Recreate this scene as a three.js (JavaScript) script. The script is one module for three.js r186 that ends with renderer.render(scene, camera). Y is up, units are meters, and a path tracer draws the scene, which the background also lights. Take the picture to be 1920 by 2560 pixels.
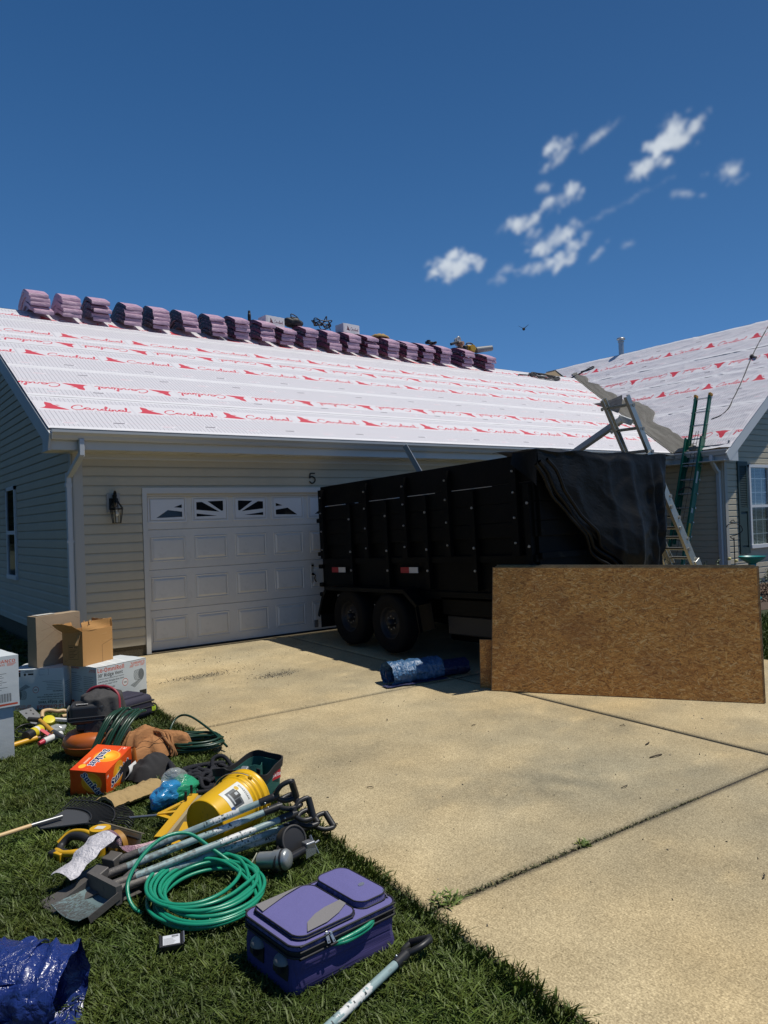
import * as THREE from 'three';
import { mergeGeometries, mergeVertices, toCreasedNormals } from 'three/addons/utils/BufferGeometryUtils.js';
import { RoundedBoxGeometry } from 'three/addons/geometries/RoundedBoxGeometry.js';
import { ConvexGeometry } from 'three/addons/geometries/ConvexGeometry.js';

// ---------------------------------------------------------------- camera, sky, sun, exposure
const scene = new THREE.Scene();
const CAM = new THREE.Vector3(-3.4148, 1.6264, 9.9709), YAW = 0.6293, PITCH = 0.0113, ROLL = -0.0345;
const camera = new THREE.PerspectiveCamera(2 * Math.atan(1280 / 1923) * 180 / Math.PI, 0.75, 0.1, 900);
{
  const fw = new THREE.Vector3(Math.sin(YAW) * Math.cos(PITCH), Math.sin(PITCH), -Math.cos(YAW) * Math.cos(PITCH));
  const r = new THREE.Vector3(Math.cos(YAW), 0, Math.sin(YAW)), u = new THREE.Vector3().crossVectors(r, fw);
  const r2 = r.clone().multiplyScalar(Math.cos(ROLL)).addScaledVector(u, Math.sin(ROLL));
  const u2 = r.clone().multiplyScalar(-Math.sin(ROLL)).addScaledVector(u, Math.cos(ROLL));
  camera.quaternion.setFromRotationMatrix(new THREE.Matrix4().makeBasis(r2, u2, fw.clone().negate()));
  camera.position.copy(CAM);
}
const SUN = new THREE.Vector3(0.33, 0.925, 0.19).normalize();
const EXPOSURE = 1.0, SUN_POWER = 4.2;

// periodic gradient noise, used by the sky and by every texture
function rng(seed) { let s = seed | 0; return () => { s = (s + 0x6d2b79f5) | 0; let t = Math.imul(s ^ (s >>> 15), 1 | s); t = (t + Math.imul(t ^ (t >>> 7), 61 | t)) ^ t; return ((t ^ (t >>> 14)) >>> 0) / 4294967296; }; }
const PERM = new Uint8Array(512), GRX = new Float32Array(256), GRY = new Float32Array(256), GRZ = new Float32Array(256);
{ const r = rng(77); const p = [...Array(256).keys()]; for (let i = 255; i > 0; i--) { const j = Math.floor(r() * (i + 1)); [p[i], p[j]] = [p[j], p[i]]; }
  for (let i = 0; i < 512; i++) PERM[i] = p[i & 255];
  for (let i = 0; i < 256; i++) { const a = r() * 6.2832, z = r() * 2 - 1, q = Math.sqrt(1 - z * z); GRX[i] = Math.cos(a) * q; GRY[i] = Math.sin(a) * q; GRZ[i] = z; } }
const fade = (t) => t * t * t * (t * (t * 6 - 15) + 10), mod = (a, n) => ((a % n) + n) % n, lerp = (a, b, t) => a + (b - a) * t;
const clamp = (x, a = 0, b = 1) => Math.min(b, Math.max(a, x)), sstep = (a, b, x) => { const t = clamp((x - a) / (b - a)); return t * t * (3 - 2 * t); };
function noise3(x, y, z = 0, per = 256) {
  const ix = Math.floor(x), iy = Math.floor(y), iz = Math.floor(z), fx = x - ix, fy = y - iy, fz = z - iz, u = fade(fx), v = fade(fy), w = fade(fz);
  const x0 = mod(ix, per) & 255, x1 = mod(ix + 1, per) & 255, y0 = mod(iy, per), y1 = mod(iy + 1, per), z0 = iz & 255, z1 = (iz + 1) & 255, P0 = PERM[x0], P1 = PERM[x1];
  const a = PERM[(P0 + y0) & 255], b = PERM[(P1 + y0) & 255], c = PERM[(P0 + y1) & 255], d = PERM[(P1 + y1) & 255], gx = fx - 1, gyy = fy - 1, gz = fz - 1;
  let h = PERM[a + z0]; const n0 = GRX[h] * fx + GRY[h] * fy + GRZ[h] * fz; h = PERM[b + z0]; const n1 = GRX[h] * gx + GRY[h] * fy + GRZ[h] * fz; h = PERM[c + z0]; const n2 = GRX[h] * fx + GRY[h] * gyy + GRZ[h] * fz; h = PERM[d + z0]; const n3 = GRX[h] * gx + GRY[h] * gyy + GRZ[h] * fz;
  h = PERM[a + z1]; const m0 = GRX[h] * fx + GRY[h] * fy + GRZ[h] * gz; h = PERM[b + z1]; const m1 = GRX[h] * gx + GRY[h] * fy + GRZ[h] * gz; h = PERM[c + z1]; const m2 = GRX[h] * fx + GRY[h] * gyy + GRZ[h] * gz; h = PERM[d + z1]; const m3 = GRX[h] * gx + GRY[h] * gyy + GRZ[h] * gz;
  const q0 = n0 + (n1 - n0) * u, q1 = n2 + (n3 - n2) * u, r0 = m0 + (m1 - m0) * u, r1 = m2 + (m3 - m2) * u, s0 = q0 + (q1 - q0) * v, s1 = r0 + (r1 - r0) * v;
  return 1.5 * (s0 + (s1 - s0) * w);
}
function fbm(x, y, z = 0, oct = 4, per = 256) { let s = 0, a = 0.5, f = 1; for (let i = 0; i < oct; i++) { s += a * noise3(x * f, y * f, z + i * 7.3, Math.min(256, per * f)); a *= 0.5; f *= 2; } return s; }

// the sky: clear deep blue air paling to the horizon, small fair-weather clouds low in the north-east
{
  const W = 2048, H = 1024, data = new Float32Array(W * H * 4);
  const clouds = [ // azimuth, elevation, half length, half height, tilt, density
    [-0.566, 0.425, 0.040, 0.019, 0.55, 1.15], [-0.592, 0.403, 0.034, 0.012, 0.35, 0.95], [-0.704, 0.431, 0.026, 0.013, 0.75, 0.95], [-0.650, 0.444, 0.026, 0.006, 0.55, 0.6],
    [-0.509, 0.381, 0.024, 0.012, -0.2, 0.7], [-0.697, 0.381, 0.026, 0.012, 0.3, 1.0], [-0.719, 0.396, 0.013, 0.007, 0.2, 0.6], [-0.753, 0.358, 0.027, 0.010, 0.4, 0.95],
    [-0.712, 0.335, 0.035, 0.013, 0.45, 0.85], [-0.693, 0.322, 0.035, 0.011, 0.75, 1.0], [-0.735, 0.343, 0.024, 0.009, 0.2, 0.6], [-0.840, 0.315, 0.036, 0.018, 0.05, 1.05],
    [-0.737, 0.306, 0.028, 0.010, 0.2, 0.7], [-0.552, 0.363, 0.022, 0.005, -0.3, 0.5], [-0.656, 0.317, 0.018, 0.004, 0.8, 0.5], [-0.778, 0.303, 0.018, 0.008, 0.5, 0.5],
    [-0.625, 0.321, 0.010, 0.006, 0.4, 0.4], [-0.63, 0.365, 0.06, 0.004, 0.35, 0.3],
    [0.9, 0.5, 0.06, 0.03, 0.2, 0.9], [1.7, 0.4, 0.08, 0.03, 0.1, 1.0], [2.6, 0.45, 0.07, 0.025, 0.3, 0.9], [-2.5, 0.35, 0.06, 0.02, 0.2, 0.9]];
  const sunCos = (x, y, z) => x * SUN.x + y * SUN.y + z * SUN.z;
  for (let j = 0; j < H; j++) {
    const el = ((j + 0.5) / H - 0.5) * Math.PI, y = Math.sin(el), ce = Math.cos(el);
    const t = Math.max(0, y);
    for (let i = 0; i < W; i++) {
      const az = ((i + 0.5) / W - 0.5) * 2 * Math.PI, x = Math.cos(az) * ce, z = Math.sin(az) * ce;
      const k = Math.exp(-t * 3.1), hz = Math.exp(-t * 14);
      let r = 0.002 + 0.128 * k + 0.10 * hz, g = 0.036 + 0.325 * k + 0.08 * hz, b = 0.138 + 0.645 * k + 0.03 * hz;
      const c = sunCos(x, y, z), glow = Math.pow(Math.max(0, c), 24) * 0.25 + Math.pow(Math.max(0, c), 4) * 0.03;
      r += glow; g += glow; b += glow;
      const near = clouds.some((q) => Math.abs(az - q[0]) < 0.11 && Math.abs(el - q[1]) < 0.09), warp = near ? fbm(az * 40, el * 40, 3, 3) : 0;
      if (near) for (const [ca, cel, L, Hh, tilt, den] of clouds) {
        const dx = (az - ca) * Math.cos(cel), dy = el - cel;
        if (Math.abs(dx) > 0.1 || Math.abs(dy) > 0.08) continue;
        const u = (dx * Math.cos(tilt) + dy * Math.sin(tilt)) / (L * 0.8) + warp * 0.5, v = (-dx * Math.sin(tilt) + dy * Math.cos(tilt)) / (Hh * 0.85) + fbm(az * 55 + 9, el * 55, 5, 3) * 0.7;
        const d2 = u * u + v * v; if (d2 > 3.4) continue;
        const ct = Math.cos(0.5), st = Math.sin(0.5), pa = az * ct + el * st, pb = -az * st + el * ct, wx = fbm(pa * 30, pb * 30, 6, 2) * 0.02, n = fbm(pa * 42 + wx * 40, pb * 74 + wx * 60, 1.7, 4) * 2.0 + fbm(pa * 170 + wx * 300, pb * 210, 4.1, 2) * 0.55;
        const dens = sstep(0.06, 1.25, (0.98 - d2 * 0.6 + n * 0.92) * den);
        const lit = 0.74 + 0.10 * clamp(v * 0.5 + 0.4);
        r = lerp(r, lit * 0.86, dens * 0.84); g = lerp(g, lit * 0.93, dens * 0.84); b = lerp(b, lit, dens * 0.84);
      }
      if (y < 0) { const m = sstep(0, -0.05, y); r = lerp(r, 0.09, m); g = lerp(g, 0.1, m); b = lerp(b, 0.08, m); }
      const o = (j * W + i) * 4; data[o] = r; data[o + 1] = g; data[o + 2] = b; data[o + 3] = 1;
    }
  }
  const sky = new THREE.DataTexture(data, W, H, THREE.RGBAFormat, THREE.FloatType);
  sky.mapping = THREE.EquirectangularReflectionMapping; sky.magFilter = sky.minFilter = THREE.LinearFilter; sky.wrapS = THREE.RepeatWrapping; sky.needsUpdate = true;
  scene.background = sky; scene.environment = sky;
}
const sun = new THREE.DirectionalLight(new THREE.Color(1, 0.955, 0.87), SUN_POWER);
sun.position.copy(SUN).multiplyScalar(60); sun.target.position.set(3, 1, 2); sun.position.add(sun.target.position);
sun.castShadow = true; sun.shadow.mapSize.set(4096, 4096);
Object.assign(sun.shadow.camera, { left: -25, right: 25, top: 25, bottom: -25, near: 1, far: 140 });
scene.add(sun, sun.target);

const renderer = new THREE.WebGLRenderer({ antialias: true });
renderer.setSize(768, 1024); renderer.toneMapping = THREE.LinearToneMapping; renderer.toneMappingExposure = EXPOSURE;
renderer.shadowMap.enabled = true; renderer.shadowMap.type = THREE.PCFSoftShadowMap;

// ---------------------------------------------------------------- helpers
const V = (x, y, z) => new THREE.Vector3(x, y, z), SLOPE = 0.0188;
const gy = (z) => (z < 0 ? 0 : -SLOPE * Math.min(z, 16));       // the drive falls gently away from the house
const used = new Map();
function numbered(n) { const k = used.get(n) || 0; used.set(n, k + 1); return k ? n + '_' + String(k).padStart(3, '0') : n; }
function tag(o, label, category, group, kind) { o.userData = { label, category }; if (group) o.userData.group = group; if (kind) o.userData.kind = kind; return o; }
function shade(m) { m.castShadow = m.receiveShadow = true; return m; }
function thing(name, label, category, pos = [0, 0, 0], turn = 0, group) {
  const o = new THREE.Group(); o.name = numbered(name); o.position.set(...pos); o.rotation.order = 'YXZ'; o.rotation.y = turn; scene.add(o); return tag(o, label, category, group);
}
function part(name, geo, material, parent) {
  const g = Array.isArray(geo) ? (geo.length > 1 ? merge(geo) : geo[0]) : geo;
  const m = shade(new THREE.Mesh(g, material)); m.name = name; parent.add(m); return m;
}
function solo(name, geo, material, label, category, group, kind) { const m = part(numbered(name), geo, material, scene); return tag(m, label, category, group, kind); }
function merge(list) {
  const keys = ['position', 'normal', 'uv'], anyColor = list.some((g) => g.attributes.color);
  const flat = list.map((g) => { const q = g.index ? g.toNonIndexed() : g.clone(); if (!q.attributes.normal) q.computeVertexNormals(); if (!q.attributes.uv) muv(q);
    if (anyColor && !q.attributes.color) q.setAttribute('color', new THREE.BufferAttribute(new Float32Array(q.attributes.position.count * 3).fill(1), 3));
    for (const k of Object.keys(q.attributes)) if (!keys.includes(k) && !(anyColor && k === 'color')) q.deleteAttribute(k); q.clearGroups(); return q; });
  return mergeGeometries(flat, false);
}
// uv in metres from the dominant axis of each face
function muv(g, s = 1) {
  const q = g.index ? g.toNonIndexed() : g; if (!q.attributes.normal) q.computeVertexNormals();
  const p = q.attributes.position, uv = new Float32Array(p.count * 2), a = V(), b = V(), c = V(), n = V();
  for (let i = 0; i < p.count; i += 3) {
    a.fromBufferAttribute(p, i); b.fromBufferAttribute(p, i + 1); c.fromBufferAttribute(p, i + 2); n.crossVectors(b.clone().sub(a), c.clone().sub(a));
    const ax = Math.abs(n.x), ay = Math.abs(n.y), az = Math.abs(n.z);
    [a, b, c].forEach((v, k) => { const [u, w] = ay >= ax && ay >= az ? [v.x, -v.z] : ax >= az ? [-v.z, v.y] : [v.x, v.y]; uv[(i + k) * 2] = u * s; uv[(i + k) * 2 + 1] = w * s; });
  }
  q.setAttribute('uv', new THREE.BufferAttribute(uv, 2)); return q;
}
const tf = (g, x = 0, y = 0, z = 0, rx = 0, ry = 0, rz = 0) => { const e = new THREE.Euler(rx, ry, rz, 'YXZ'); return g.applyMatrix4(new THREE.Matrix4().compose(V(x, y, z), new THREE.Quaternion().setFromEuler(e), V(1, 1, 1))); };
const box = (w, h, d, x = 0, y = 0, z = 0, rx = 0, ry = 0, rz = 0) => tf(muv(new THREE.BoxGeometry(w, h, d)), x, y, z, rx, ry, rz);
const rbox = (w, h, d, r, x = 0, y = 0, z = 0, rx = 0, ry = 0, rz = 0, seg = 2) => tf(muv(new RoundedBoxGeometry(w, h, d, seg, r)), x, y, z, rx, ry, rz);
const cyl = (r0, r1, h, x = 0, y = 0, z = 0, rx = 0, ry = 0, rz = 0, n = 16, open = false) => tf(new THREE.CylinderGeometry(r1, r0, h, n, 1, open), x, y, z, rx, ry, rz);
const ball = (r, x = 0, y = 0, z = 0, sx = 1, sy = 1, sz = 1, n = 12) => { const g = new THREE.SphereGeometry(r, n, Math.ceil(n * 0.7)); g.scale(sx, sy, sz); return g.translate(x, y, z); };
function bar(a, b, w, h = w, r = 0) { // a box from a to b
  const d = b.clone().sub(a), L = d.length(), g = r ? muv(new RoundedBoxGeometry(w, h, L, 2, r)) : muv(new THREE.BoxGeometry(w, h, L));
  const m = new THREE.Matrix4().lookAt(b, a, Math.abs(d.y / L) > 0.98 ? V(1, 0, 0) : V(0, 1, 0)); m.setPosition(a.clone().add(b).multiplyScalar(0.5)); return g.applyMatrix4(m);
}
function rod(a, b, r0, r1 = r0, n = 12) { const d = b.clone().sub(a), L = d.length(), g = new THREE.CylinderGeometry(r1, r0, L, n, Math.max(1, Math.round(L / 0.12))); g.applyQuaternion(new THREE.Quaternion().setFromUnitVectors(V(0, 1, 0), d.clone().normalize())); return g.translate((a.x + b.x) / 2, (a.y + b.y) / 2, (a.z + b.z) / 2); }
function tube(pts, r, seg = pts.length * 6, n = 6, closed = false) { return new THREE.TubeGeometry(new THREE.CatmullRomCurve3(pts, closed, 'catmullrom', 0.5), seg, r, n, closed); }
const lathe = (pts, n = 24) => new THREE.LatheGeometry(pts.map(([x, y]) => new THREE.Vector2(x, y)), n);
function prism(pts, depth, bevel = 0) { const s = new THREE.Shape(pts.map(([x, y]) => new THREE.Vector2(x, y))); const g = new THREE.ExtrudeGeometry(s, { depth, bevelEnabled: bevel > 0, bevelSize: bevel, bevelThickness: bevel, bevelSegments: 2, steps: 1 }); return muv(g); }
function quad(a, b, c, d, uv = [0, 0, 1, 0, 1, 1, 0, 1]) { const g = new THREE.BufferGeometry(); g.setAttribute('position', new THREE.Float32BufferAttribute([a, b, c, d].flatMap((v) => [v.x, v.y, v.z]), 3)); g.setAttribute('uv', new THREE.Float32BufferAttribute(uv, 2)); g.setIndex([0, 1, 2, 0, 2, 3]); g.computeVertexNormals(); return g; }
// a grid surface: f(u, v) -> Vector3, u and v from 0 to 1, uv scaled to (su, sv)
function grid(nu, nv, f, su = 1, sv = 1) {
  const p = [], uv = [], ix = [];
  for (let j = 0; j <= nv; j++) for (let i = 0; i <= nu; i++) { const v = f(i / nu, j / nv); p.push(v.x, v.y, v.z); uv.push(i / nu * su, j / nv * sv); }
  for (let j = 0; j < nv; j++) for (let i = 0; i < nu; i++) { const a = j * (nu + 1) + i, b = a + 1, c = a + nu + 1, d = c + 1; ix.push(a, b, d, a, d, c); }
  const g = new THREE.BufferGeometry(); g.setAttribute('position', new THREE.Float32BufferAttribute(p, 3)); g.setAttribute('uv', new THREE.Float32BufferAttribute(uv, 2)); g.setIndex(ix); g.computeVertexNormals(); return g;
}
// gives a grid surface a thickness
function thick(g, t) {
  const b = g.clone(), p = b.attributes.position, n = b.attributes.normal; for (let i = 0; i < p.count; i++) p.setXYZ(i, p.getX(i) - n.getX(i) * t, p.getY(i) - n.getY(i) * t, p.getZ(i) - n.getZ(i) * t);
  const ix = Array.from(b.index.array); for (let i = 0; i < ix.length; i += 3) [ix[i], ix[i + 1]] = [ix[i + 1], ix[i]]; b.setIndex(ix); b.computeVertexNormals();
  const edge = new Map(), gi = g.index.array; for (let i = 0; i < gi.length; i += 3) for (const [s, e] of [[gi[i], gi[i + 1]], [gi[i + 1], gi[i + 2]], [gi[i + 2], gi[i]]]) { const k = s < e ? s + '_' + e : e + '_' + s; edge.set(k, edge.has(k) ? null : [s, e]); }
  const pp = g.attributes.position, rim = [], ruv = []; for (const e of edge.values()) if (e) { const [s, k] = e, A = V().fromBufferAttribute(pp, s), B = V().fromBufferAttribute(pp, k), C = V().fromBufferAttribute(p, k), D = V().fromBufferAttribute(p, s); for (const q of [A, D, C, A, C, B]) { rim.push(q.x, q.y, q.z); ruv.push(g.attributes.uv.getX(s), g.attributes.uv.getY(s)); } }
  const r = new THREE.BufferGeometry(); r.setAttribute('position', new THREE.Float32BufferAttribute(rim, 3)); r.setAttribute('uv', new THREE.Float32BufferAttribute(ruv, 2)); r.computeVertexNormals();
  return merge([g, b, r]);
}
const lin = (r, g, b) => new THREE.Color().setRGB(r, g, b);
function M(color, rough = 0.7, o = {}) { const Mat = o.sheen || o.clearcoat || o.transmission || o.specularIntensity !== undefined || o.thickness !== undefined ? THREE.MeshPhysicalMaterial : THREE.MeshStandardMaterial; return new Mat({ color: Array.isArray(color) ? lin(...color) : color, roughness: rough, ...o }); }
// a texture computed from f(u, v) -> [r, g, b] in 0..255 sRGB (u, v run 0..1, period 1)
function ftex(n, f, rep = 1, srgb = true, m = n) { const d = new Uint8Array(n * m * 4); for (let j = 0; j < m; j++) for (let i = 0; i < n; i++) { const c = f(i / n, j / m), o = (j * n + i) * 4; d[o] = clamp(c[0], 0, 255); d[o + 1] = clamp(c[1], 0, 255); d[o + 2] = clamp(c[2], 0, 255); d[o + 3] = 255; }
  const t = new THREE.DataTexture(d, n, m); t.wrapS = t.wrapT = THREE.RepeatWrapping; t.magFilter = THREE.LinearFilter; t.minFilter = THREE.LinearMipmapLinearFilter; t.generateMipmaps = true; t.repeat.set(rep, rep); if (srgb) t.colorSpace = THREE.SRGBColorSpace; t.needsUpdate = true; return t; }
const gtex = (n, f, rep = 1) => ftex(n, (u, v) => { const c = f(u, v) * 255; return [c, c, c]; }, rep, false);
function ctex(w, h, draw, rep) { const c = document.createElement('canvas'); c.width = w; c.height = h; const x = c.getContext('2d'); draw(x, w, h); const t = new THREE.CanvasTexture(c); t.colorSpace = THREE.SRGBColorSpace; t.anisotropy = 8; if (rep) { t.wrapS = t.wrapT = THREE.RepeatWrapping; } return t; }
const pf = (u, v, f, o = 4, z = 0) => fbm(u * f, v * f, z, o, f);   // periodic fbm over one tile

// shared bump textures
const grainBump = gtex(512, (u, v) => 0.5 + pf(u, v, 64, 3) * 0.8);
const clothBump = gtex(512, (u, v) => 0.5 + 0.22 * Math.sin(u * 402) * Math.sin(v * 402) + pf(u, v, 8, 4) * 0.5);
const wrinkleBump = gtex(512, (u, v) => { let s = 0, a = 1; for (const [f, z] of [[4, 1], [9, 2], [18, 3], [36, 6]]) { s += a * (1 - Math.abs(pf(u + pf(u, v, 4, 2, 9) * 0.12, v + pf(u, v, 4, 2, 5) * 0.12, f, 2, z)) * 2.6); a *= 0.5; } return clamp(0.15 + s * 0.42); });
const scratch = gtex(512, (u, v) => clamp(0.45 + pf(u, v, 8, 5) * 0.7 + pf(u, v * 1, 48, 2) * 0.3));
// ---------------------------------------------------------------- ground, drive
const edgeX = (z) => -0.93 - 0.07 * (z - 2.4);                   // left edge of the drive
const RIGHT = 5.25;
{
  const zs = [-300, -60, -12, 0, 16, 60, 300], xs = [-300, -40, -8, 0, 8, 40, 300];
  const g = grid(xs.length - 1, zs.length - 1, (u, v) => { const i = Math.round(u * (xs.length - 1)), j = Math.round((1 - v) * (zs.length - 1)); return V(xs[i], gy(zs[j]) - 0.035, zs[j]); });
  const p = g.attributes.position, uv = new Float32Array(p.count * 2); for (let i = 0; i < p.count; i++) { uv[i * 2] = p.getX(i); uv[i * 2 + 1] = p.getZ(i); } g.setAttribute('uv', new THREE.BufferAttribute(uv, 2));
  const soil = ftex(512, (u, v) => { const n = pf(u, v, 8, 5) * 60, m = pf(u, v, 40, 3, 4) * 60; return [46 + n * 0.5 + m * 0.5, 52 + n * 0.6 + m * 0.4, 26 + n * 0.3 + m * 0.3]; }, 0.9);
  const m = part('ground', g, M([1, 1, 1], 0.95, { map: soil }), scene); m.userData.kind = 'structure';
}
const concreteTex = ftex(1024, (u, v) => {
  const big = pf(u, v, 5, 4) * 16, mid = pf(u, v, 40, 3, 3) * 26, fine = pf(u, v, 128, 2, 6) * 70 + pf(u, v, 250, 1, 2) * 44;
  const peb = pf(u, v, 110, 2, 11); let s = big + mid + fine, w = 0; if (peb > 0.33) w = (peb - 0.33) * 220; if (peb < -0.34) w = (peb + 0.34) * 330;
  return [173 + s + w, 157 + s * 0.96 + w, 124 + s * 0.85 + w];
}, 0.8);
const concreteBump = gtex(1024, (u, v) => 0.5 + pf(u, v, 128, 3) * 0.7 + pf(u, v, 20, 3, 4) * 0.35); concreteBump.repeat.set(0.8, 0.8);
const slabMat = M([1, 1, 1], 0.86, { map: concreteTex, bumpMap: concreteBump, bumpScale: 0.0022, vertexColors: true });
{
  const drive = new THREE.Group(); drive.name = 'driveway'; drive.userData.kind = 'structure'; scene.add(drive);
  const stains = [[-0.05, 1.85, 0.55, 0.2, 0.5], [0.62, 2.3, 0.36, 0.22, 0.42], [0.2, 2.05, 0.3, 0.1, 0.2], [0.1, 6.3, 0.7, 0.32, 0.34], [0.45, 6.6, 0.5, 0.25, 0.3], [0.9, 8.3, 0.7, 0.35, 0.24], [0.3, 8.7, 0.5, 0.3, 0.16], [1.5, 4.8, 0.45, 0.9, 0.2], [1.75, 6.2, 0.25, 0.8, 0.16], [0.6, 3.5, 0.5, 0.25, 0.16], [-0.6, 4.9, 0.6, 0.25, 0.08], [1.2, 5.0, 0.8, 0.2, 0.07], [0.9, 6.95, 1.2, 0.14, 0.13], [-0.3, 6.2, 0.4, 0.16, 0.12], [1.5, 8.2, 0.7, 0.5, 0.06]];
  const slab = (xa, xb, z0, z1) => {
    const c = 0.012, depth = 0.11, NX = Math.max(8, Math.round((xb(z0) - xa(z0)) / 0.05)), NZ = Math.round((z1 - z0) / 0.05);
    const g = grid(NX + 2, NZ + 2, (u, v) => {
      const i = Math.round(u * (NX + 2)), j = Math.round((1 - v) * (NZ + 2)), side = i === 0 || i === NX + 2 || j === 0 || j === NZ + 2;
      const fi = clamp((i - 1) / NX), fj = clamp((j - 1) / NZ), z = z0 + c + (z1 - z0 - 2 * c) * fj, x = lerp(xa(z) + c, xb(z) - c, fi);
      let y = gy(z) + 0.0016 * fbm(x * 1.3, z * 1.3, 1, 3);
      if (side) return V(x + (i === 0 ? -0.006 : i === NX + 2 ? 0.006 : 0), y - depth, z + (j === 0 ? -0.006 : j === NZ + 2 ? 0.006 : 0));
      const e = Math.min(fi * (xb(z) - xa(z)), (1 - fi) * (xb(z) - xa(z)), fj * (z1 - z0), (1 - fj) * (z1 - z0)); if (e < 0.02) y -= 0.007;
      return V(x, y, z);
    });
    const p = g.attributes.position, col = new Float32Array(p.count * 3), uv = new Float32Array(p.count * 2);
    for (let i = 0; i < p.count; i++) {
      const x = p.getX(i), z = p.getZ(i); uv[i * 2] = x; uv[i * 2 + 1] = z;
      let k = 0.92 + fbm(x * 0.45, z * 0.45, 8, 4) * 0.42 + fbm(x * 1.7 + 0.5 * z, z * 2.6, 2, 5) * 0.26, warm = 0.01 + fbm(x * 0.7, z * 0.7, 21, 3) * 0.10; const sc = fbm(x * 2.4 + z, z * 4.5 - x, 33, 5); if (sc > 0.16) k += (sc - 0.16) * 0.55;
      for (const [sx, sz, rx, rz, a] of stains) { const d = ((x - sx) / rx) ** 2 + ((z - sz) / rz) ** 2; if (d < 2.5) k -= a * 0.75 * Math.exp(-d * 1.6) * clamp(0.8 + fbm(x * 6, z * 6, 3, 4) * 2.2); }
      const e = Math.min(z - z0, z1 - z, xb(z) - x, xa(z) > 1 ? x - xa(z) : 9); k *= 1 - 0.30 * Math.exp(-e * 34) * clamp(0.45 + fbm(x * 3, z * 3, 5, 3) * 1.4);
      const e2 = Math.min(z1 - z); if (z1 > 7 && z1 < 7.5) k *= 1 - 0.16 * Math.exp(-e2 * 3.5) * clamp(0.6 + fbm(x * 2, z * 2, 15, 4) * 1.5);
      const gr = clamp((0.9 - k) * 0.7, -0.05, 0.2); warm -= gr * 0.22; col[i * 3] = k * (1 + warm); col[i * 3 + 1] = k; col[i * 3 + 2] = k * (0.97 - warm * 1.6);
    }
    g.setAttribute('color', new THREE.BufferAttribute(col, 3)); g.setAttribute('uv', new THREE.BufferAttribute(uv, 2));
    part('slab', g, slabMat, drive);
  };
  const rows = [0.06, 3.74, 7.23, 10.75, 14.3]; let k = 0;
  for (let r = 0; r < 4; r++) { slab(edgeX, () => 2.0, rows[r], rows[r + 1]); slab(() => 2.0, () => RIGHT, rows[r], rows[r + 1]); }
  // dirt filling the joints, and the sill in front of the garage door
  const dirt = M([0.055, 0.045, 0.032], 0.95, { bumpMap: grainBump, bumpScale: 0.004 });
  const joint = (x0, z0, x1, z1, w) => { const d = Math.hypot(x1 - x0, z1 - z0), nx = -(z1 - z0) / d * w, nz = (x1 - x0) / d * w; return quad(V(x0 - nx, gy(z0 - nz) - 0.013, z0 - nz), V(x0 + nx, gy(z0 + nz) - 0.013, z0 + nz), V(x1 + nx, gy(z1 + nz) - 0.013, z1 + nz), V(x1 - nx, gy(z1 - nz) - 0.013, z1 - nz)); };
  part('joint', [joint(-1.02, 3.74, RIGHT, 3.74, 0.02), joint(-1.25, 7.23, RIGHT, 7.23, 0.02), joint(-1.5, 10.75, RIGHT, 10.75, 0.02), joint(2, 0.06, 2, 3.71, 0.02), joint(2, 3.77, 2, 7.2, 0.02), joint(2, 7.26, 2, 14.2, 0.02)], dirt, drive);
}

// ---------------------------------------------------------------- the house
const sidingTex = ftex(512, (u, v) => { const n = pf(u, v, 6, 4) * 9, s = fbm(u * 8, v * 128, 3, 3, 8) * 7; return [191 + n + s, 181 + n + s, 158 + n + s]; }, 1);
const sidingMat = M([1, 1, 1], 0.55, { map: sidingTex, bumpMap: scratch, bumpScale: 0.0006 });
const trimMat = M([0.60, 0.59, 0.55], 0.45, { bumpMap: scratch, bumpScale: 0.0004 }), metalTrim = M([0.50, 0.51, 0.50], 0.38, { metalness: 0.15 }), dripMat = M([0.16, 0.165, 0.17], 0.4, { metalness: 0.3 });
const whiteMat = M([0.70, 0.71, 0.72], 0.4, { bumpMap: scratch, bumpScale: 0.0003 }), glassMat = M([0.012, 0.014, 0.016], 0.06, { specularIntensity: 0.8 });
const foundation = M([0.25, 0.24, 0.22], 0.9, { map: concreteTex, bumpMap: grainBump, bumpScale: 0.003 });
const house = thing('house', 'beige vinyl sided single storey house with attached garage and white underlayment on its roof', 'house');
const COURSE = 0.122, RX = -1.27, RIDGE_Z = -5.3, EAVE_Z = 0.45, EY = 2.85, PM = 0.5, WX = 11.35, WZ = 1.42, WEX = 11.1, PW = 0.73, WRX = 15.85, WEZ = 1.72;
const mainY = (z) => EY + PM * (z > RIDGE_Z ? EAVE_Z - z : EAVE_Z - (2 * RIDGE_Z - z)), wingY = (x) => EY + PW * (x < WRX ? x - WEX : 2 * WRX - x - WEX);
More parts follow.
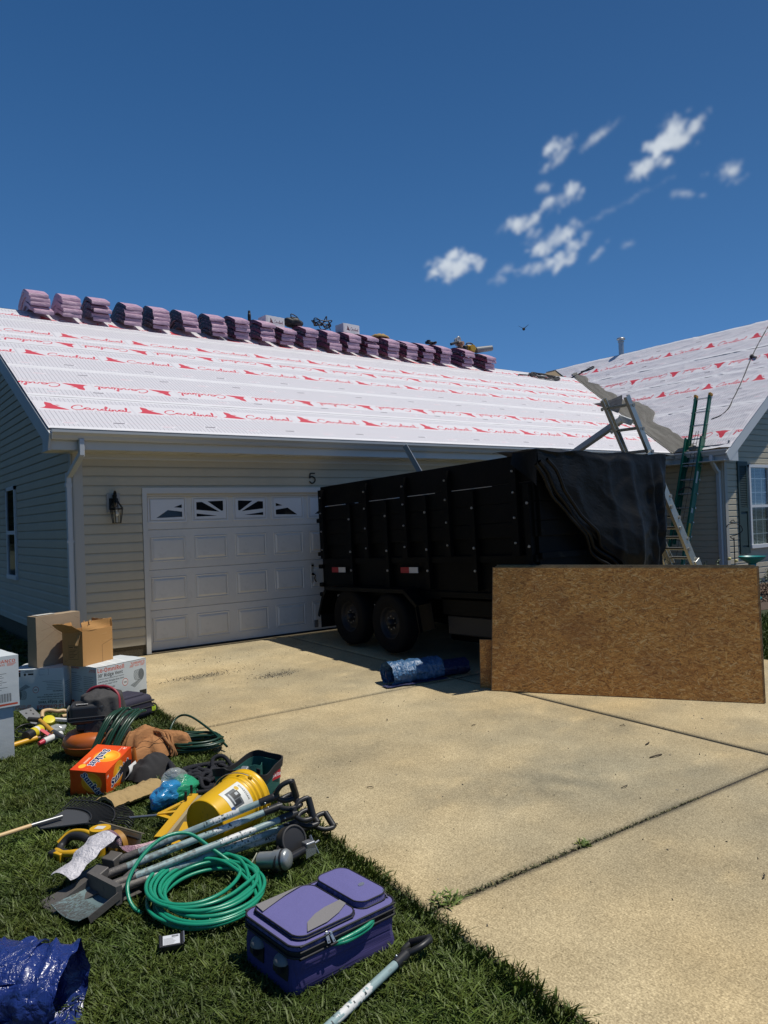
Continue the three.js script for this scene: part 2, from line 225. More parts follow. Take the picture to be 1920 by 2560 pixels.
// one siding board: a tapered course, butt edge proud at the bottom; length along x, front towards +z
function board(x0, x1, h = COURSE, x0t = x0, x1t = x1) {
  const s = [[-0.005, 0.021], [0.66 * h, 0.019], [0.80 * h, 0.015], [0.92 * h, 0.007], [h, 0.004]], P = [], I = [];
  const xs = (t, a, b) => lerp(a, b, t / h);
  for (const [y, z] of s) { P.push(xs(y, x0, x0t), y, z, xs(y, x1, x1t), y, z); } P.push(x0, 0, 0, x1, 0, 0);
  for (let k = 0; k < 4; k++) { const a = k * 2; I.push(a, a + 1, a + 3, a, a + 3, a + 2); } const q0 = P.length / 3 - 2; P.push(x0, -0.004, 0.013, x1, -0.004, 0.013, x0, 0.01, 0.012, x1, 0.01, 0.012); I.push(q0 + 2, q0 + 3, 1, q0 + 2, 1, 0, q0 + 4, q0 + 5, q0 + 3, q0 + 4, q0 + 3, q0 + 2);
  const g = new THREE.BufferGeometry(); g.setAttribute('position', new THREE.Float32BufferAttribute(P, 3)); g.setIndex(I); return muv(toCreasedNormals(g, 0.2));
}
const wallFront = part('wall', [box(0.9, 2.55, 0.14, -0.45, 1.335, -0.071), box(WX, 0.47, 0.14, WX / 2, 2.375, -0.071), box(WX - 4.95, 2.14, 0.14, (WX + 4.95) / 2, 1.07, -0.071), box(0.07, 2.14, 0.14, 4.915, 1.07, -0.071)], sidingMat, house);
const setB = (m, x, y, z, ry = 0) => { m.position.set(x, y, z); m.rotation.y = ry; return m; };
{ const left = board(-0.80, -0.065), over = board(-0.80, 5.9), over2 = board(5.91, WX), right = board(5.02, WX);
  for (let k = 0; k < 20; k++) { const y = 0.13 + k * COURSE; if (y < 2.05) { setB(part('siding_board', left, sidingMat, wallFront), 0, y, 0); setB(part('siding_board', right, sidingMat, wallFront), 0, y, 0); } else { setB(part('siding_board', over, sidingMat, wallFront), 0, y, 0); setB(part('siding_board', over2, sidingMat, wallFront), 0, y, 0); } } }
part('foundation', box(0.86, 0.2, 0.16, -0.47, 0.02, -0.07), foundation, house); part('foundation', box(6.3, 0.2, 0.16, 8.15, 0.02, -0.07), foundation, house);
part('frieze_board', [box(WX + 0.8, 0.05, 0.03, (WX - 0.8) / 2, 2.582, 0.016), box(WX + 0.8, 0.03, 0.016, (WX - 0.8) / 2, 2.54, 0.024)], trimMat, house);
// side wall under the left gable
const wallSide = part('wall', (() => { const g = prism([[0.0, -0.05], [0, 2.62], [RIDGE_Z, mainY(RIDGE_Z) - 0.16], [-10.6, 2.62], [-10.6, -0.05]].map(([z, y]) => [-z, y]), 0.1); return g.rotateY(Math.PI / 2).translate(-0.9, 0, 0); })(), sidingMat, house);
for (let k = 0; k < 46; k++) {
  const y = 0.2 + k * COURSE, front = (yy) => Math.min(-0.1, EAVE_Z - (yy + 0.17 - EY) / PM); const a0 = front(y), a1 = front(y + COURSE); if (a1 < RIDGE_Z + 0.15) break;
  const g = board(-10.6 - a0, a0, COURSE, -10.6 - a1, a1).rotateY(-Math.PI / 2), m = part('siding_board', g, sidingMat, wallSide); m.position.set(-0.9, y, 0);
}
part('foundation', [box(0.16, 0.32, 10.5, -0.83, 0.03, -5.28)], foundation, house);
part('corner_post', [box(0.105, 2.5, 0.03, -0.852, 1.35, 0.012), box(0.03, 2.5, 0.105, -0.918, 1.35, -0.045), box(0.012, 2.5, 0.012, -0.911, 1.35, 0.018)], M([0.48, 0.46, 0.41], 0.5), house);
{ // side window
  const w = part('window', [box(0.05, 1.5, 0.06, -0.925, 1.64, -3.49), box(0.05, 1.5, 0.06, -0.925, 1.64, -4.17), box(0.05, 0.06, 0.74, -0.925, 2.36, -3.83), box(0.06, 0.07, 0.78, -0.93, 0.915, -3.83), box(0.045, 0.06, 0.62, -0.924, 1.64, -3.83)], whiteMat, house);
  part('window_pane', box(0.012, 0.66, 0.62, -0.93, 2.0, -3.83), glassMat, w); part('window_pane', box(0.012, 0.66, 0.62, -0.926, 1.28, -3.83), glassMat, w);
}
// garage door
const doorTex = ftex(512, (u, v) => { const n = pf(u, v, 3, 5) * 12 + pf(u, v, 40, 2) * 4 - Math.max(0, pf(u, v, 14, 4, 7) - 0.26) * 45; return [212 + n, 210 + n, 204 + n]; }, 0.4), doorMat = M([1, 1, 1], 0.42, { map: doorTex, bumpMap: scratch, bumpScale: 0.0005 });
const gdoor = part('garage_door', [box(4.88, 2.12, 0.03, 2.44, 1.07, -0.115)], doorMat, house);
for (let s = 0; s < 4; s++) part('door_section', rbox(4.87, 0.529, 0.03, 0.006, 2.44, 0.012 + 0.533 * s + 0.2665, -0.092), doorMat, gdoor);
{
  const frame = (() => { // embossed panel: groove round a raised field
    const ring = (w, h, z0, w2, h2, z1) => { const g = new THREE.BufferGeometry(); const a = [[-w, -h], [w, -h], [w, h], [-w, h]], b = [[-w2, -h2], [w2, -h2], [w2, h2], [-w2, h2]]; const P = [], I = []; for (let i = 0; i < 4; i++) { const j = (i + 1) % 4, o = P.length / 3; P.push(...a[i], z0, ...a[j], z0, ...b[j], z1, ...b[i], z1); I.push(o, o + 1, o + 2, o, o + 2, o + 3); } g.setAttribute('position', new THREE.Float32BufferAttribute(P, 3)); g.setIndex(I); g.computeVertexNormals(); return muv(g); };
    const W = 0.245, H = 0.165; return merge([ring(W, H, 0.0, W - 0.008, H - 0.008, 0.011), ring(W - 0.008, H - 0.008, 0.011, W - 0.022, H - 0.022, 0.001), ring(W - 0.022, H - 0.022, 0.001, W - 0.05, H - 0.05, 0.016), muv(new THREE.PlaneGeometry((W - 0.05) * 2, (H - 0.05) * 2).translate(0, 0, 0.016))]);
  })();
  for (let s = 0; s < 3; s++) for (let k = 0; k < 8; k++) { const m = part('panel', frame, doorMat, gdoor); m.position.set(0.305 + 0.61 * k, 0.012 + 0.533 * s + 0.27, -0.0785); }
  // sunburst windows in the top section
  const W = 0.46, H = 0.27, X = (u) => (u - 0.5) * W, Y = (v) => (0.5 - v) * H;
  const cells = [
    [[[0.155, 0.91], [0.51, 0.515], [0.945, 0.615], [0.945, 0.885]], [[0.68, 0.39], [0.94, 0.245], [0.94, 0.435]]],
    [[[0.055, 0.15], [0.235, 0.135], [0.8, 0.66], [0.055, 0.545]], [[0.415, 0.115], [0.92, 0.085], [0.92, 0.6], [0.855, 0.625]], [[0.055, 0.72], [0.73, 0.86], [0.055, 0.895]]]];
  cells.push(cells[1].map((c) => c.map(([u, v]) => [1 - u, v]).reverse()), cells[0].map((c) => c.map(([u, v]) => [1 - u, v]).reverse()));
  for (let k = 0; k < 8; k++) {
    const sh = new THREE.Shape([[-W / 2, -H / 2], [W / 2, -H / 2], [W / 2, H / 2], [-W / 2, H / 2]].map(([a, b]) => new THREE.Vector2(a, b)));
    for (const c of cells[k % 4]) sh.holes.push(new THREE.Path(c.map(([u, v]) => new THREE.Vector2(X(u), Y(v)))));
    const plate = muv(new THREE.ExtrudeGeometry(sh, { depth: 0.008, bevelEnabled: true, bevelSize: -0.002, bevelThickness: 0.002, bevelSegments: 1, bevelOffset: 0.002 }));
    const x = 0.305 + 0.61 * k, y = 1.875;
    const fr = [box(W + 0.07, 0.018, 0.014, 0, H / 2 + 0.026, 0.006), box(W + 0.07, 0.018, 0.014, 0, -H / 2 - 0.026, 0.006), box(0.018, H + 0.034, 0.014, W / 2 + 0.026, 0, 0.006), box(0.018, H + 0.034, 0.014, -W / 2 - 0.026, 0, 0.006)];
    const f = part('door_window', [plate.translate(0, 0, 0.006), ...fr], whiteMat, gdoor); f.position.set(x, y, -0.077);
    cells[k % 4].forEach((c) => { const q = part('window_pane', prism(c.map(([u, v]) => [X(u), Y(v)]), 0.003, 0.003), glassMat, gdoor); q.position.set(x, y, -0.0745); });
  }
  part('handle_plate', [rbox(0.045, 0.3, 0.012, 0.005, 2.52, 0.88, -0.07)], M([0.55, 0.55, 0.52], 0.3, { metalness: 0.4 }), gdoor);
  part('handle', [cyl(0.016, 0.016, 0.02, 2.52, 0.99, -0.056, Math.PI / 2), cyl(0.02, 0.018, 0.03, 2.52, 0.86, -0.052, Math.PI / 2), tube([V(2.52, 0.86, -0.035), V(2.545, 0.84, -0.03), V(2.535, 0.79, -0.03), V(2.56, 0.74, -0.03)], 0.009)], M([0.02, 0.02, 0.02], 0.25, { metalness: 0.8 }), gdoor);
  part('lock', rbox(0.06, 0.11, 0.02, 0.004, 2.56, 0.11, -0.068), M([0.16, 0.16, 0.16], 0.5, { metalness: 0.4 }), gdoor);
  part('bottom_seal', box(4.86, 0.03, 0.04, 2.44, 0.003, -0.09), M([0.02, 0.02, 0.02], 0.8), gdoor);
}
part('door_trim', [box(0.06, 2.16, 0.06, -0.032, 1.075, 0.005), box(0.06, 2.16, 0.06, 4.912, 1.075, 0.005), box(5.0, 0.075, 0.06, 2.44, 2.125, 0.006), box(0.014, 2.1, 0.05, 0.006, 1.05, -0.045), box(4.9, 0.04, 0.05, 2.44, 2.07, -0.045)], trimMat, house);
part('door_sill', box(5.0, 0.12, 0.17, 2.44, -0.062, -0.035), foundation, house);
// eaves: soffit, fascia, gutter, drip edge
for (let x = RX + 0.02; x < WEX - 0.1; x += 0.31) part('soffit_panel', box(0.304, 0.01, 0.43, x + 0.152, 2.607 + 0.004 * Math.sin(x * 9), 0.212, 0.012, 0, 0.006 * Math.sin(x * 31)), trimMat, house);
part('fascia', [box(WEX - RX - 2.6, 0.2, 0.025, RX + (WEX - RX - 2.6) / 2, 2.702, 0.433), box(2.594, 0.2, 0.025, WEX - 1.297, 2.702, 0.434), box(0.4, 0.012, 0.44, RX + 0.2, 2.597, 0.22)], trimMat, house);
function gutterGeo(L) { const s = new THREE.Shape([[0, 0], [0.062, 0], [0.075, 0.02], [0.085, 0.05], [0.112, 0.078], [0.118, 0.082], [0.118, 0.112], [0.108, 0.112], [0.108, 0.088], [0.076, 0.056], [0.056, 0.008], [0.006, 0.008], [0.006, 0.105], [0, 0.105]].map(([a, b]) => new THREE.Vector2(a, b))); return muv(new THREE.ExtrudeGeometry(s, { depth: L, bevelEnabled: false })); }
{ const q = gutterGeo(WEX - RX + 0.1); const m = new THREE.Matrix4().makeBasis(V(0, 0, 1), V(0, 1, 0), V(1, 0, 0)); m.setPosition(RX + 0.005, 2.705, 0.447); q.applyMatrix4(m); q.computeVertexNormals();
  part('gutter', [q, box(0.004, 0.11, 0.115, RX + 0.003, 2.76, 0.505)], metalTrim, house); }
part('drip_edge', [box(WEX - RX - 0.02, 0.05, 0.006, RX + (WEX - RX) / 2, 2.822, EAVE_Z + 0.012), box(WEX - RX - 0.02, 0.006, 0.08, RX + (WEX - RX) / 2, 2.844, EAVE_Z - 0.02, 0.4636)], dripMat, house);
// downspout at the left corner
const spoutMat = M([0.52, 0.54, 0.55], 0.4, { metalness: 0.1 });
function spout(pts, w, d) { const g = []; for (let i = 0; i < pts.length - 1; i++) { g.push(bar(pts[i], pts[i + 1], w, d, 0.008)); } return g; }
part('downspout', [...spout([V(-0.93, 2.72, 0.5), V(-0.93, 2.52, 0.5)], 0.075, 0.06), ...spout([V(-0.93, 2.54, 0.51), V(-0.95, 2.32, 0.02)], 0.07, 0.062), ...spout([V(-0.96, 2.36, -0.02), V(-0.96, 0.05, -0.02)], 0.072, 0.06), rbox(0.082, 0.05, 0.074, 0.006, -0.96, 2.2, -0.02), box(0.1, 0.03, 0.012, -0.95, 1.5, 0.012)], spoutMat, house);
// roof decks and rakes
{ const deck = M([0.3, 0.22, 0.13], 0.9), L = Math.hypot(EAVE_Z - RIDGE_Z, (EAVE_Z - RIDGE_Z) * PM), ang = Math.atan(PM), mid = (EAVE_Z + RIDGE_Z) / 2;
  const off = 0.06, roof = part('roof', [box(17.6, 0.05, L, RX + 8.8, mainY(mid) - 0.045, mid, ang), box(17.6, 0.05, L, RX + 8.8, mainY(mid) - 0.045, 2 * RIDGE_Z - mid, -ang)], deck, house);
  const wl = Math.hypot(WRX - WEX, (WRX - WEX) * PW), wa = Math.atan(PW), wm = (WEX + WRX) / 2;
  part('roof', [box(wl, 0.05, 9.2, wm, wingY(wm) - 0.055, WEZ - 4.6, 0, 0, wa), box(wl, 0.05, 9.2, 2 * WRX - wm, wingY(wm) - 0.055, WEZ - 4.6, 0, 0, -wa)], deck, house);
  const rake = M([0.50, 0.52, 0.53], 0.45);
  const rk = (z0, z1) => bar(V(RX - 0.012, mainY(z0) - 0.135, z0), V(RX - 0.012, mainY(z1) - 0.135, z1), 0.024, 0.19);
  part('rake_board', [rk(EAVE_Z + 0.06, RIDGE_Z), rk(2 * RIDGE_Z - EAVE_Z, RIDGE_Z), box(0.022, 0.24, 0.28, RX - 0.011, 2.70, 0.33)], rake, house);
  part('rake_soffit', [bar(V(RX + 0.19, mainY(0.3) - 0.2, 0.3), V(RX + 0.19, mainY(RIDGE_Z) - 0.2, RIDGE_Z), 0.36, 0.015)], rake, house);
  const wr = (x0, x1) => bar(V(x0, wingY(x0) - 0.125, WEZ + 0.012), V(x1, wingY(x1) - 0.125, WEZ + 0.012), 0.024, 0.2);
  part('rake_board', [wr(WEX - 0.1, WRX), wr(2 * WRX - WEX + 0.1, WRX), box(0.34, 0.24, 0.02, WEX + 0.11, 2.70, WEZ + 0.008)], M([0.62, 0.64, 0.65], 0.45), house);
  part('rake_soffit', [bar(V(WEX, wingY(WEX) - 0.21, WEZ - 0.1), V(WRX, wingY(WRX) - 0.21, WEZ - 0.1), 0.2, 0.015), bar(V(WEX + 0.02, 2.59, 0), V(WEX + 0.02, 2.59, WEZ), 0.46, 0.012)], trimMat, house);
}
// ---- wing
part('wall', (() => prism([[WX, -0.05], [20.35, -0.05], [20.35, 2.62], [WRX, wingY(WRX) - 0.2], [WX, 2.62]], 0.1).translate(0, 0, WZ - 0.1))(), sidingMat, house);
const wallWing = house.children[house.children.length - 1];
for (let k = 0; k < 50; k++) { const y = 0.14 + k * COURSE, a = (yy) => Math.max(WX + 0.1, WEX + (yy + 0.25 - EY) / PW), x0 = a(y), x0t = a(y + COURSE), x1 = 2 * WRX - Math.max(x0, WX), x1t = 2 * WRX - Math.max(x0t, WX); if (x0t > WRX - 0.1) break;
  if (y > 0.62 && y < 2.45) { setB(part('siding_board', board(x0, 11.83), sidingMat, wallWing), 0, y, WZ); setB(part('siding_board', board(14.6, x1), sidingMat, wallWing), 0, y, WZ); } else setB(part('siding_board', board(x0, x1, COURSE, x0t, x1t), sidingMat, wallWing), 0, y, WZ); }
const wallShade = part('wall', box(0.1, 2.66, WZ - 0.1, WX + 0.051, 1.28, (WZ - 0.1) / 2), sidingMat, house);
for (let k = 0; k < 20; k++) { const g = board(0, WZ - 0.1); g.rotateY(-Math.PI / 2); const m = part('siding_board', g, sidingMat, wallShade); m.position.set(WX, 0.14 + k * COURSE, 0.0); }
part('corner_post', [box(0.03, 2.5, 0.1, WX - 0.014, 1.35, WZ - 0.05), box(0.1, 2.5, 0.03, WX + 0.055, 1.35, WZ + 0.012)], M([0.42, 0.40, 0.35], 0.5), house);
part('fascia', [box(0.025, 0.2, WEZ - 0.44, WEX + 0.012, 2.702, (WEZ + 0.44) / 2)], trimMat, house);
{ const q = gutterGeo(WEZ - 0.56); const m = new THREE.Matrix4().makeBasis(V(-1, 0, 0), V(0, 1, 0), V(0, 0, 1)); m.setPosition(WEX, 2.705, 0.565); q.applyMatrix4(m); const ix = q.attributes.position; q.computeVertexNormals(); part('gutter', q, metalTrim, house); }
part('downspout', [...spout([V(WEX - 0.05, 2.72, 1.36), V(WEX - 0.05, 2.56, 1.36)], 0.075, 0.065), ...spout([V(WEX - 0.05, 2.58, 1.36), V(WX - 0.05, 2.36, 1.35)], 0.07, 0.065), ...spout([V(WX - 0.055, 2.42, 1.35), V(WX - 0.055, 0.0, 1.35)], 0.078, 0.07)], spoutMat, house);
{ // gable window with grille, blind and shutter
  const x0 = 12.24, x1 = 13.86, y0 = 0.79, y1 = 2.54, z = WZ + 0.03, mx = (x0 + x1) / 2, my = (y0 + y1) / 2;
  const fr = part('window', [box(0.06, y1 - y0, 0.07, x0 + 0.03, my, z), box(0.06, y1 - y0, 0.07, x1 - 0.03, my, z), box(x1 - x0, 0.06, 0.072, mx, y1 - 0.03, z), box(x1 - x0 + 0.04, 0.075, 0.09, mx, y0 + 0.03, z + 0.006), box(x1 - x0 - 0.12, 0.055, 0.06, mx, my, z), box(0.06, y1 - y0 - 0.1, 0.066, mx, my, z)], whiteMat, house);
  const mun = []; for (const hx of [x0, mx]) for (let k = 1; k < 3; k++) mun.push(box(0.018, y1 - y0 - 0.14, 0.012, hx + 0.03 + (mx - x0 - 0.03) * k / 3, my, z - 0.014)); for (const k of [1, 2, 4, 5]) mun.push(box(x1 - x0 - 0.14, 0.018, 0.0125, mx, y0 + (y1 - y0) * k / 6, z - 0.014));
  part('muntin', mun, whiteMat, fr);
  for (const hx of [x0, mx]) for (const hy of [y0, my]) part('window_pane', box((x1 - x0) / 2 - 0.07, (y1 - y0) / 2 - 0.06, 0.004, hx + (x1 - x0) / 4, hy + (y1 - y0) / 4, z - 0.003), M([0.9, 0.93, 0.92], 0.03, { transmission: 1, ior: 1.5, thickness: 0 }), fr);
  part('window_back', box(x1 - x0 - 0.05, y1 - y0 - 0.05, 0.01, mx, my, WZ + 0.005), M([0.03, 0.035, 0.04], 0.9), fr);
  const sl = []; for (let y = y0 + 0.06; y < y1 - 0.06; y += 0.03) sl.push(box(0.62, 0.021, 0.003, x0 + 0.36, y, WZ + 0.017, 0.2), box(0.5, 0.021, 0.003, mx + 0.45, y, WZ + 0.017, 0.2)); part('blind', sl, M([0.42, 0.45, 0.43], 0.6), fr);
  const sm = M([0.035, 0.06, 0.055], 0.5), sx0 = 11.83, sx1 = 12.2, sy0 = 0.68, sy1 = 2.6, sw = sx1 - sx0, smx = (sx0 + sx1) / 2;
  const s = part('shutter', [box(0.055, sy1 - sy0, 0.04, sx0 + 0.027, (sy0 + sy1) / 2, z), box(0.055, sy1 - sy0, 0.04, sx1 - 0.027, (sy0 + sy1) / 2, z), box(sw - 0.11, 0.09, 0.04, smx, sy1 - 0.045, z), box(sw - 0.11, 0.08, 0.04, smx, 1.6, z), box(sw - 0.11, 0.13, 0.04, smx, sy0 + 0.065, z), box(sw - 0.06, sy1 - sy0 - 0.06, 0.012, smx, (sy0 + sy1) / 2, z - 0.01)], sm, house);
  const lv = []; for (let y = 1.66; y < sy1 - 0.1; y += 0.036) lv.push(box(sw - 0.12, 0.03, 0.006, smx, y, z + 0.008, -0.6)); part('louvre', lv, sm, s); part('panel', rbox(sw - 0.13, 0.68, 0.03, 0.008, smx, 1.19, z - 0.006), sm, s);
}
// house number
part('house_number', (() => { const o = []; const P = [V(0.1, 0.14, 0), V(0.02, 0.14, 0), V(0.005, 0.07, 0), V(0.05, 0.085, 0), V(0.1, 0.05, 0), V(0.09, 0.01, 0), V(0.045, -0.008, 0), V(0.0, 0.02, 0)]; const c = (a, b) => bar(a, b, 0.02, 0.02, 0.004); o.push(c(P[0], P[1]), c(P[1], P[2])); o.push(tube([P[2], V(0.04, 0.092, 0), V(0.085, 0.08, 0), V(0.102, 0.045, 0), V(0.085, 0.008, 0), V(0.045, -0.008, 0), V(0.0, 0.02, 0)], 0.011, 30, 8)); return merge(o).translate(2.462, 2.232, 0.028); })(), M([0.05, 0.045, 0.035], 0.4, { metalness: 0.6 }), house);
// ---- printed underlayment, laid in courses
function cardinal(x, k, red) { // bird and script, drawn from (0, 0) at the bird's tail; k = pixels per metre
  x.save(); x.scale(k, k * 1.28); x.fillStyle = red; x.strokeStyle = red;
  x.beginPath(); [[0, 0], [0.045, 0.015], [0.075, 0.045], [0.092, 0.085], [0.088, 0.13], [0.105, 0.20], [0.135, 0.185], [0.175, 0.165], [0.19, 0.12], [0.215, 0.105], [0.235, 0.07], [0.27, 0.045], [0.31, 0.02], [0.355, -0.022], [0.28, -0.02], [0.15, -0.012]].forEach(([a, b], i) => i ? x.lineTo(a, -b) : x.moveTo(a, -b)); x.closePath(); x.fill();
  x.beginPath(); [[0.215, 0.125], [0.245, 0.118], [0.268, 0.095], [0.235, 0.098]].forEach(([a, b], i) => i ? x.lineTo(a, -b) : x.moveTo(a, -b)); x.fill();
  x.translate(0.375, 0); x.scale(0.0069, 0.0069); x.lineWidth = 2.5; x.lineCap = x.lineJoin = 'round';
  x.beginPath(); x.moveTo(23, -15); x.bezierCurveTo(27, -19, 22, -22, 16, -20); x.bezierCurveTo(4, -16, 0, -6, 5, -2); x.bezierCurveTo(10, 2, 20, -1, 25, -6); // C
  x.bezierCurveTo(27, -12, 37, -12, 36, -8); x.bezierCurveTo(35, -2, 26, -1, 26, -5); x.bezierCurveTo(27, -9, 33, -10, 36, -9); x.lineTo(35, -3); x.bezierCurveTo(36, 0, 40, -2, 43, -8); // a
  x.lineTo(44, -9); x.bezierCurveTo(46, -7, 49, -8, 50, -8); x.lineTo(48, -2); x.bezierCurveTo(50, 0, 53, -3, 55, -5); // r
  x.bezierCurveTo(57, -11, 66, -10, 65, -7); x.bezierCurveTo(63, -1, 56, -1, 56, -5); x.bezierCurveTo(58, -9, 63, -10, 67, -12); x.bezierCurveTo(72, -18, 71, -23, 68, -20); x.bezierCurveTo(65, -15, 63, -3, 65, -2); x.bezierCurveTo(68, -1, 71, -5, 72, -9); // d
  x.moveTo(72, -8); x.lineTo(70.5, -2); x.bezierCurveTo(72, 0, 75, -3, 77, -8); x.lineTo(75.5, -1); x.bezierCurveTo(77, -6, 81, -9, 83, -8); x.lineTo(81.5, -2); x.bezierCurveTo(83, 0, 86, -3, 88, -6); // i n
  x.bezierCurveTo(90, -11, 98, -10, 97, -7); x.bezierCurveTo(95, -1, 88, -1, 89, -5); x.bezierCurveTo(91, -9, 96, -9, 98, -8); x.lineTo(97, -3); x.bezierCurveTo(98, 0, 101, -3, 103, -7); // a
  x.bezierCurveTo(107, -14, 108, -21, 105.5, -19); x.bezierCurveTo(103, -14, 101, -3, 103, -1.5); x.bezierCurveTo(105, -0.5, 108, -2, 110, -3); x.stroke(); // l
  x.beginPath(); x.arc(74, -13, 1.6, 0, 7); x.fill();
  x.fillStyle = '#a9a2a6'; x.font = 'bold 6.6px sans-serif'; const t = 'BUILDING MATERIALS'; [...t].forEach((c, i) => x.fillText(c, 6 + i * 5.6, 8)); x.restore();
}
function underlayTex(h, rows, phase = 0) { // h: course height in metres; rows: [distance from the lower edge, inverted, shift]
  const k = 820, W = 1.22, w = Math.round(W * k), hh = Math.round(h * k);
  return ctex(w, hh, (x) => {
    x.fillStyle = '#cdcbd0'; x.fillRect(0, 0, w, hh);
    x.strokeStyle = '#6e6c74'; x.lineWidth = 4.0; for (let i = 0; i < 22; i++) { const px = (i + 0.5) * w / 22; x.beginPath(); x.moveTo(px, 0); x.lineTo(px, hh); x.stroke(); }
    x.strokeStyle = '#a9a8ae'; x.lineWidth = 2.4; for (let y = 6; y < hh; y += 0.031 * k) { x.beginPath(); x.moveTo(0, y); x.lineTo(w, y); x.stroke(); }
    x.strokeStyle = '#d9a9b0'; x.lineWidth = 2; for (let y = 40; y < hh; y += 0.31 * k) { x.beginPath(); x.moveTo(0, y); x.lineTo(w, y); x.stroke(); }
    x.fillStyle = '#d8d7da'; x.fillRect(0, hh - 0.085 * k, w, 0.085 * k); x.fillRect(0, 0, w, 0.08 * k);
    for (const [d, inv, shift = 0] of rows) for (const o of [-w, 0, w]) {
      const y0 = hh - d * k; x.fillStyle = '#d2d0d4';
      x.save(); x.translate(o + shift * k, y0); if (inv) { x.translate(w * 0.97, 0); x.rotate(Math.PI); }
      x.fillRect(-0.01 * k, -0.29 * k, 1.19 * k, 0.37 * k); x.translate(0.02 * k, 0); cardinal(x, k, '#c43a49'); x.restore();
    }
    const small = (px, py, c, n) => { x.fillStyle = '#d6d4d8'; x.fillRect(px - 8, py - 34, 150, 46); x.fillStyle = c; for (let i = 0; i < n; i++) x.fillRect(px + (i % 2) * 10, py - 26 + i * (34 / n), 120 - (i % 3) * 26, 34 / n - 4); };
    for (const d of [0.2, 0.62, 1.05]) if (!rows.some(([r]) => Math.abs(r + 0.08 - d) < 0.34) && d < h - 0.1) { small(w * 0.12 + phase * 60, hh - d * k, '#b98d98', 5); small(w * 0.62 + phase * 60, hh - (d + 0.06) * k, '#77727a', 1); }
  }, true);
}
{
  const roof = house.children.filter((c) => c.name === 'roof'), cs = Math.sqrt(1 + PM * PM), cw = Math.sqrt(1 + PW * PW);
  // main slope: s runs up the slope from the eave
  const strips = [[0, 1.27, [[0.74, false, -0.03]]], [1.24, 2.63, [[0.62, true, -0.31]]], [2.60, 3.95, [[0.74, false, 0.23]]], [3.92, 4.53, [[0.32, true, 0.1]]], [4.50, 5.57, [[0.2, false, 1.06]]], [5.54, 6.44, [[0.36, false, 0.96]]]];
  strips.forEach(([s0, s1, rows], i) => {
    const tex = underlayTex(s1 - s0, rows, i % 2), off = 0.004 + 0.002 * (i % 2), zOf = (s) => EAVE_Z + 0.02 - s / cs, end = (s) => Math.min(16.2, WEX + (EAVE_Z - zOf(s)) / (PW / PM) + 0.25);
    const x0 = RX - 0.01, nu = 240, g = grid(nu, 20, (u, v) => { const s = lerp(s0, s1, v), z = zOf(s), x = lerp(x0, end(s), u); const rw = 1 - Math.abs(fbm(x * 1.1 + s * 0.8, s * 1.7 - x * 0.3, 51 + i, 3)) * 5, wr = 0.003 * fbm(x * 3, s * 9, i, 3) + 0.005 * Math.max(0, rw) ** 2 * sstep(0, 0.1, v) * sstep(1, 0.9, v); return V(x, mainY(z) - 0.018 + off * (1 - v * 0.6) + 0.004 + wr + 0.012, z); });
    const p = g.attributes.position, uv = g.attributes.uv; for (let q = 0; q < p.count; q++) uv.setXY(q, p.getX(q) / 1.22, uv.getY(q));
    part('underlayment_strip', g, M([1, 1, 1], 0.5, { map: tex, bumpMap: wrinkleBump, bumpScale: 0.0012 }), roof[0]);
  });
  part('underlayment_strip', grid(40, 8, (u, v) => { const s = lerp(0, 6.44, v), z = 2 * RIDGE_Z - (EAVE_Z - s / cs); return V(lerp(RX, 16, 1 - u), mainY(z) + 0.006, z); }, 14, 5), M([0.55, 0.55, 0.57], 0.5), roof[0]);
  // wing slope: text runs towards the gable
  const wst = [[0, 1.75, [[0.64, true, 0.33]]], [1.72, 3.32, [[0.96, false, -0.19]]], [3.28, 4.42, [[0.64, true, 0.02]]], [4.38, 5.89, [[0.62, false, 0.02]]]];
  const fold = (a, b, i) => { let f = 0; const rid = 1 - Math.abs(fbm(a * 0.9 + fbm(a, b, 3, 2), b * 2.4 - a * 0.5, 11 + i, 3)) * 4; f += Math.max(0, rid) ** 2 * 0.012; const r2 = 1 - Math.abs(fbm(a * 2.2 - b, b * 3.1, 31 + i, 2)) * 5; f += Math.max(0, r2) ** 2 * 0.006; return f; };
  wst.forEach(([s0, s1, rows], i) => {
    const tex = underlayTex(s1 - s0, rows, i % 2), xOf = (s) => WEX - 0.02 + s / cw, start = (s) => EAVE_Z - (xOf(s) - WEX) * (PW / PM) - 0.3;
    const g = grid(130, 44, (u, v) => { const s = lerp(s0, s1, v), x = xOf(s), z = lerp(start(s), WEZ + 0.03, u), y = wingY(Math.min(x, WRX)), f = fold(z, s, i) * sstep(0, 0.1, u) * sstep(1, 0.96, u); return V(x - f * 0.6, y + 0.004 + 0.008 * (1 - v * 0.6) + f, z); });
    const p = g.attributes.position, uv = g.attributes.uv; for (let q = 0; q < p.count; q++) uv.setXY(q, p.getZ(q) / 1.22, uv.getY(q));
    part('underlayment_strip', g, M([1, 1, 1], 0.5, { map: tex, bumpMap: wrinkleBump, bumpScale: 0.003 }), roof[1]);
  });
  part('underlayment_strip', grid(8, 4, (u, v) => { const x = lerp(WRX, 2 * WRX - WEX, v); return V(x, wingY(x) + 0.008, lerp(WEZ, -7.2, 1 - u)); }), M([0.6, 0.6, 0.62], 0.5), roof[1]);
  // torn grey valley liner, lapping on to both slopes
  const zv = (x) => EAVE_Z - (x - WEX) * (PW / PM), felt = ftex(256, (u, v) => { const n = pf(u, v, 6, 4) * 34 + pf(u, v, 50, 2) * 26; return [118 + n, 115 + n, 107 + n]; });
  const R = rng(5), feltMat = M([1, 1, 1], 0.9, { map: felt, bumpMap: grainBump, bumpScale: 0.003 });
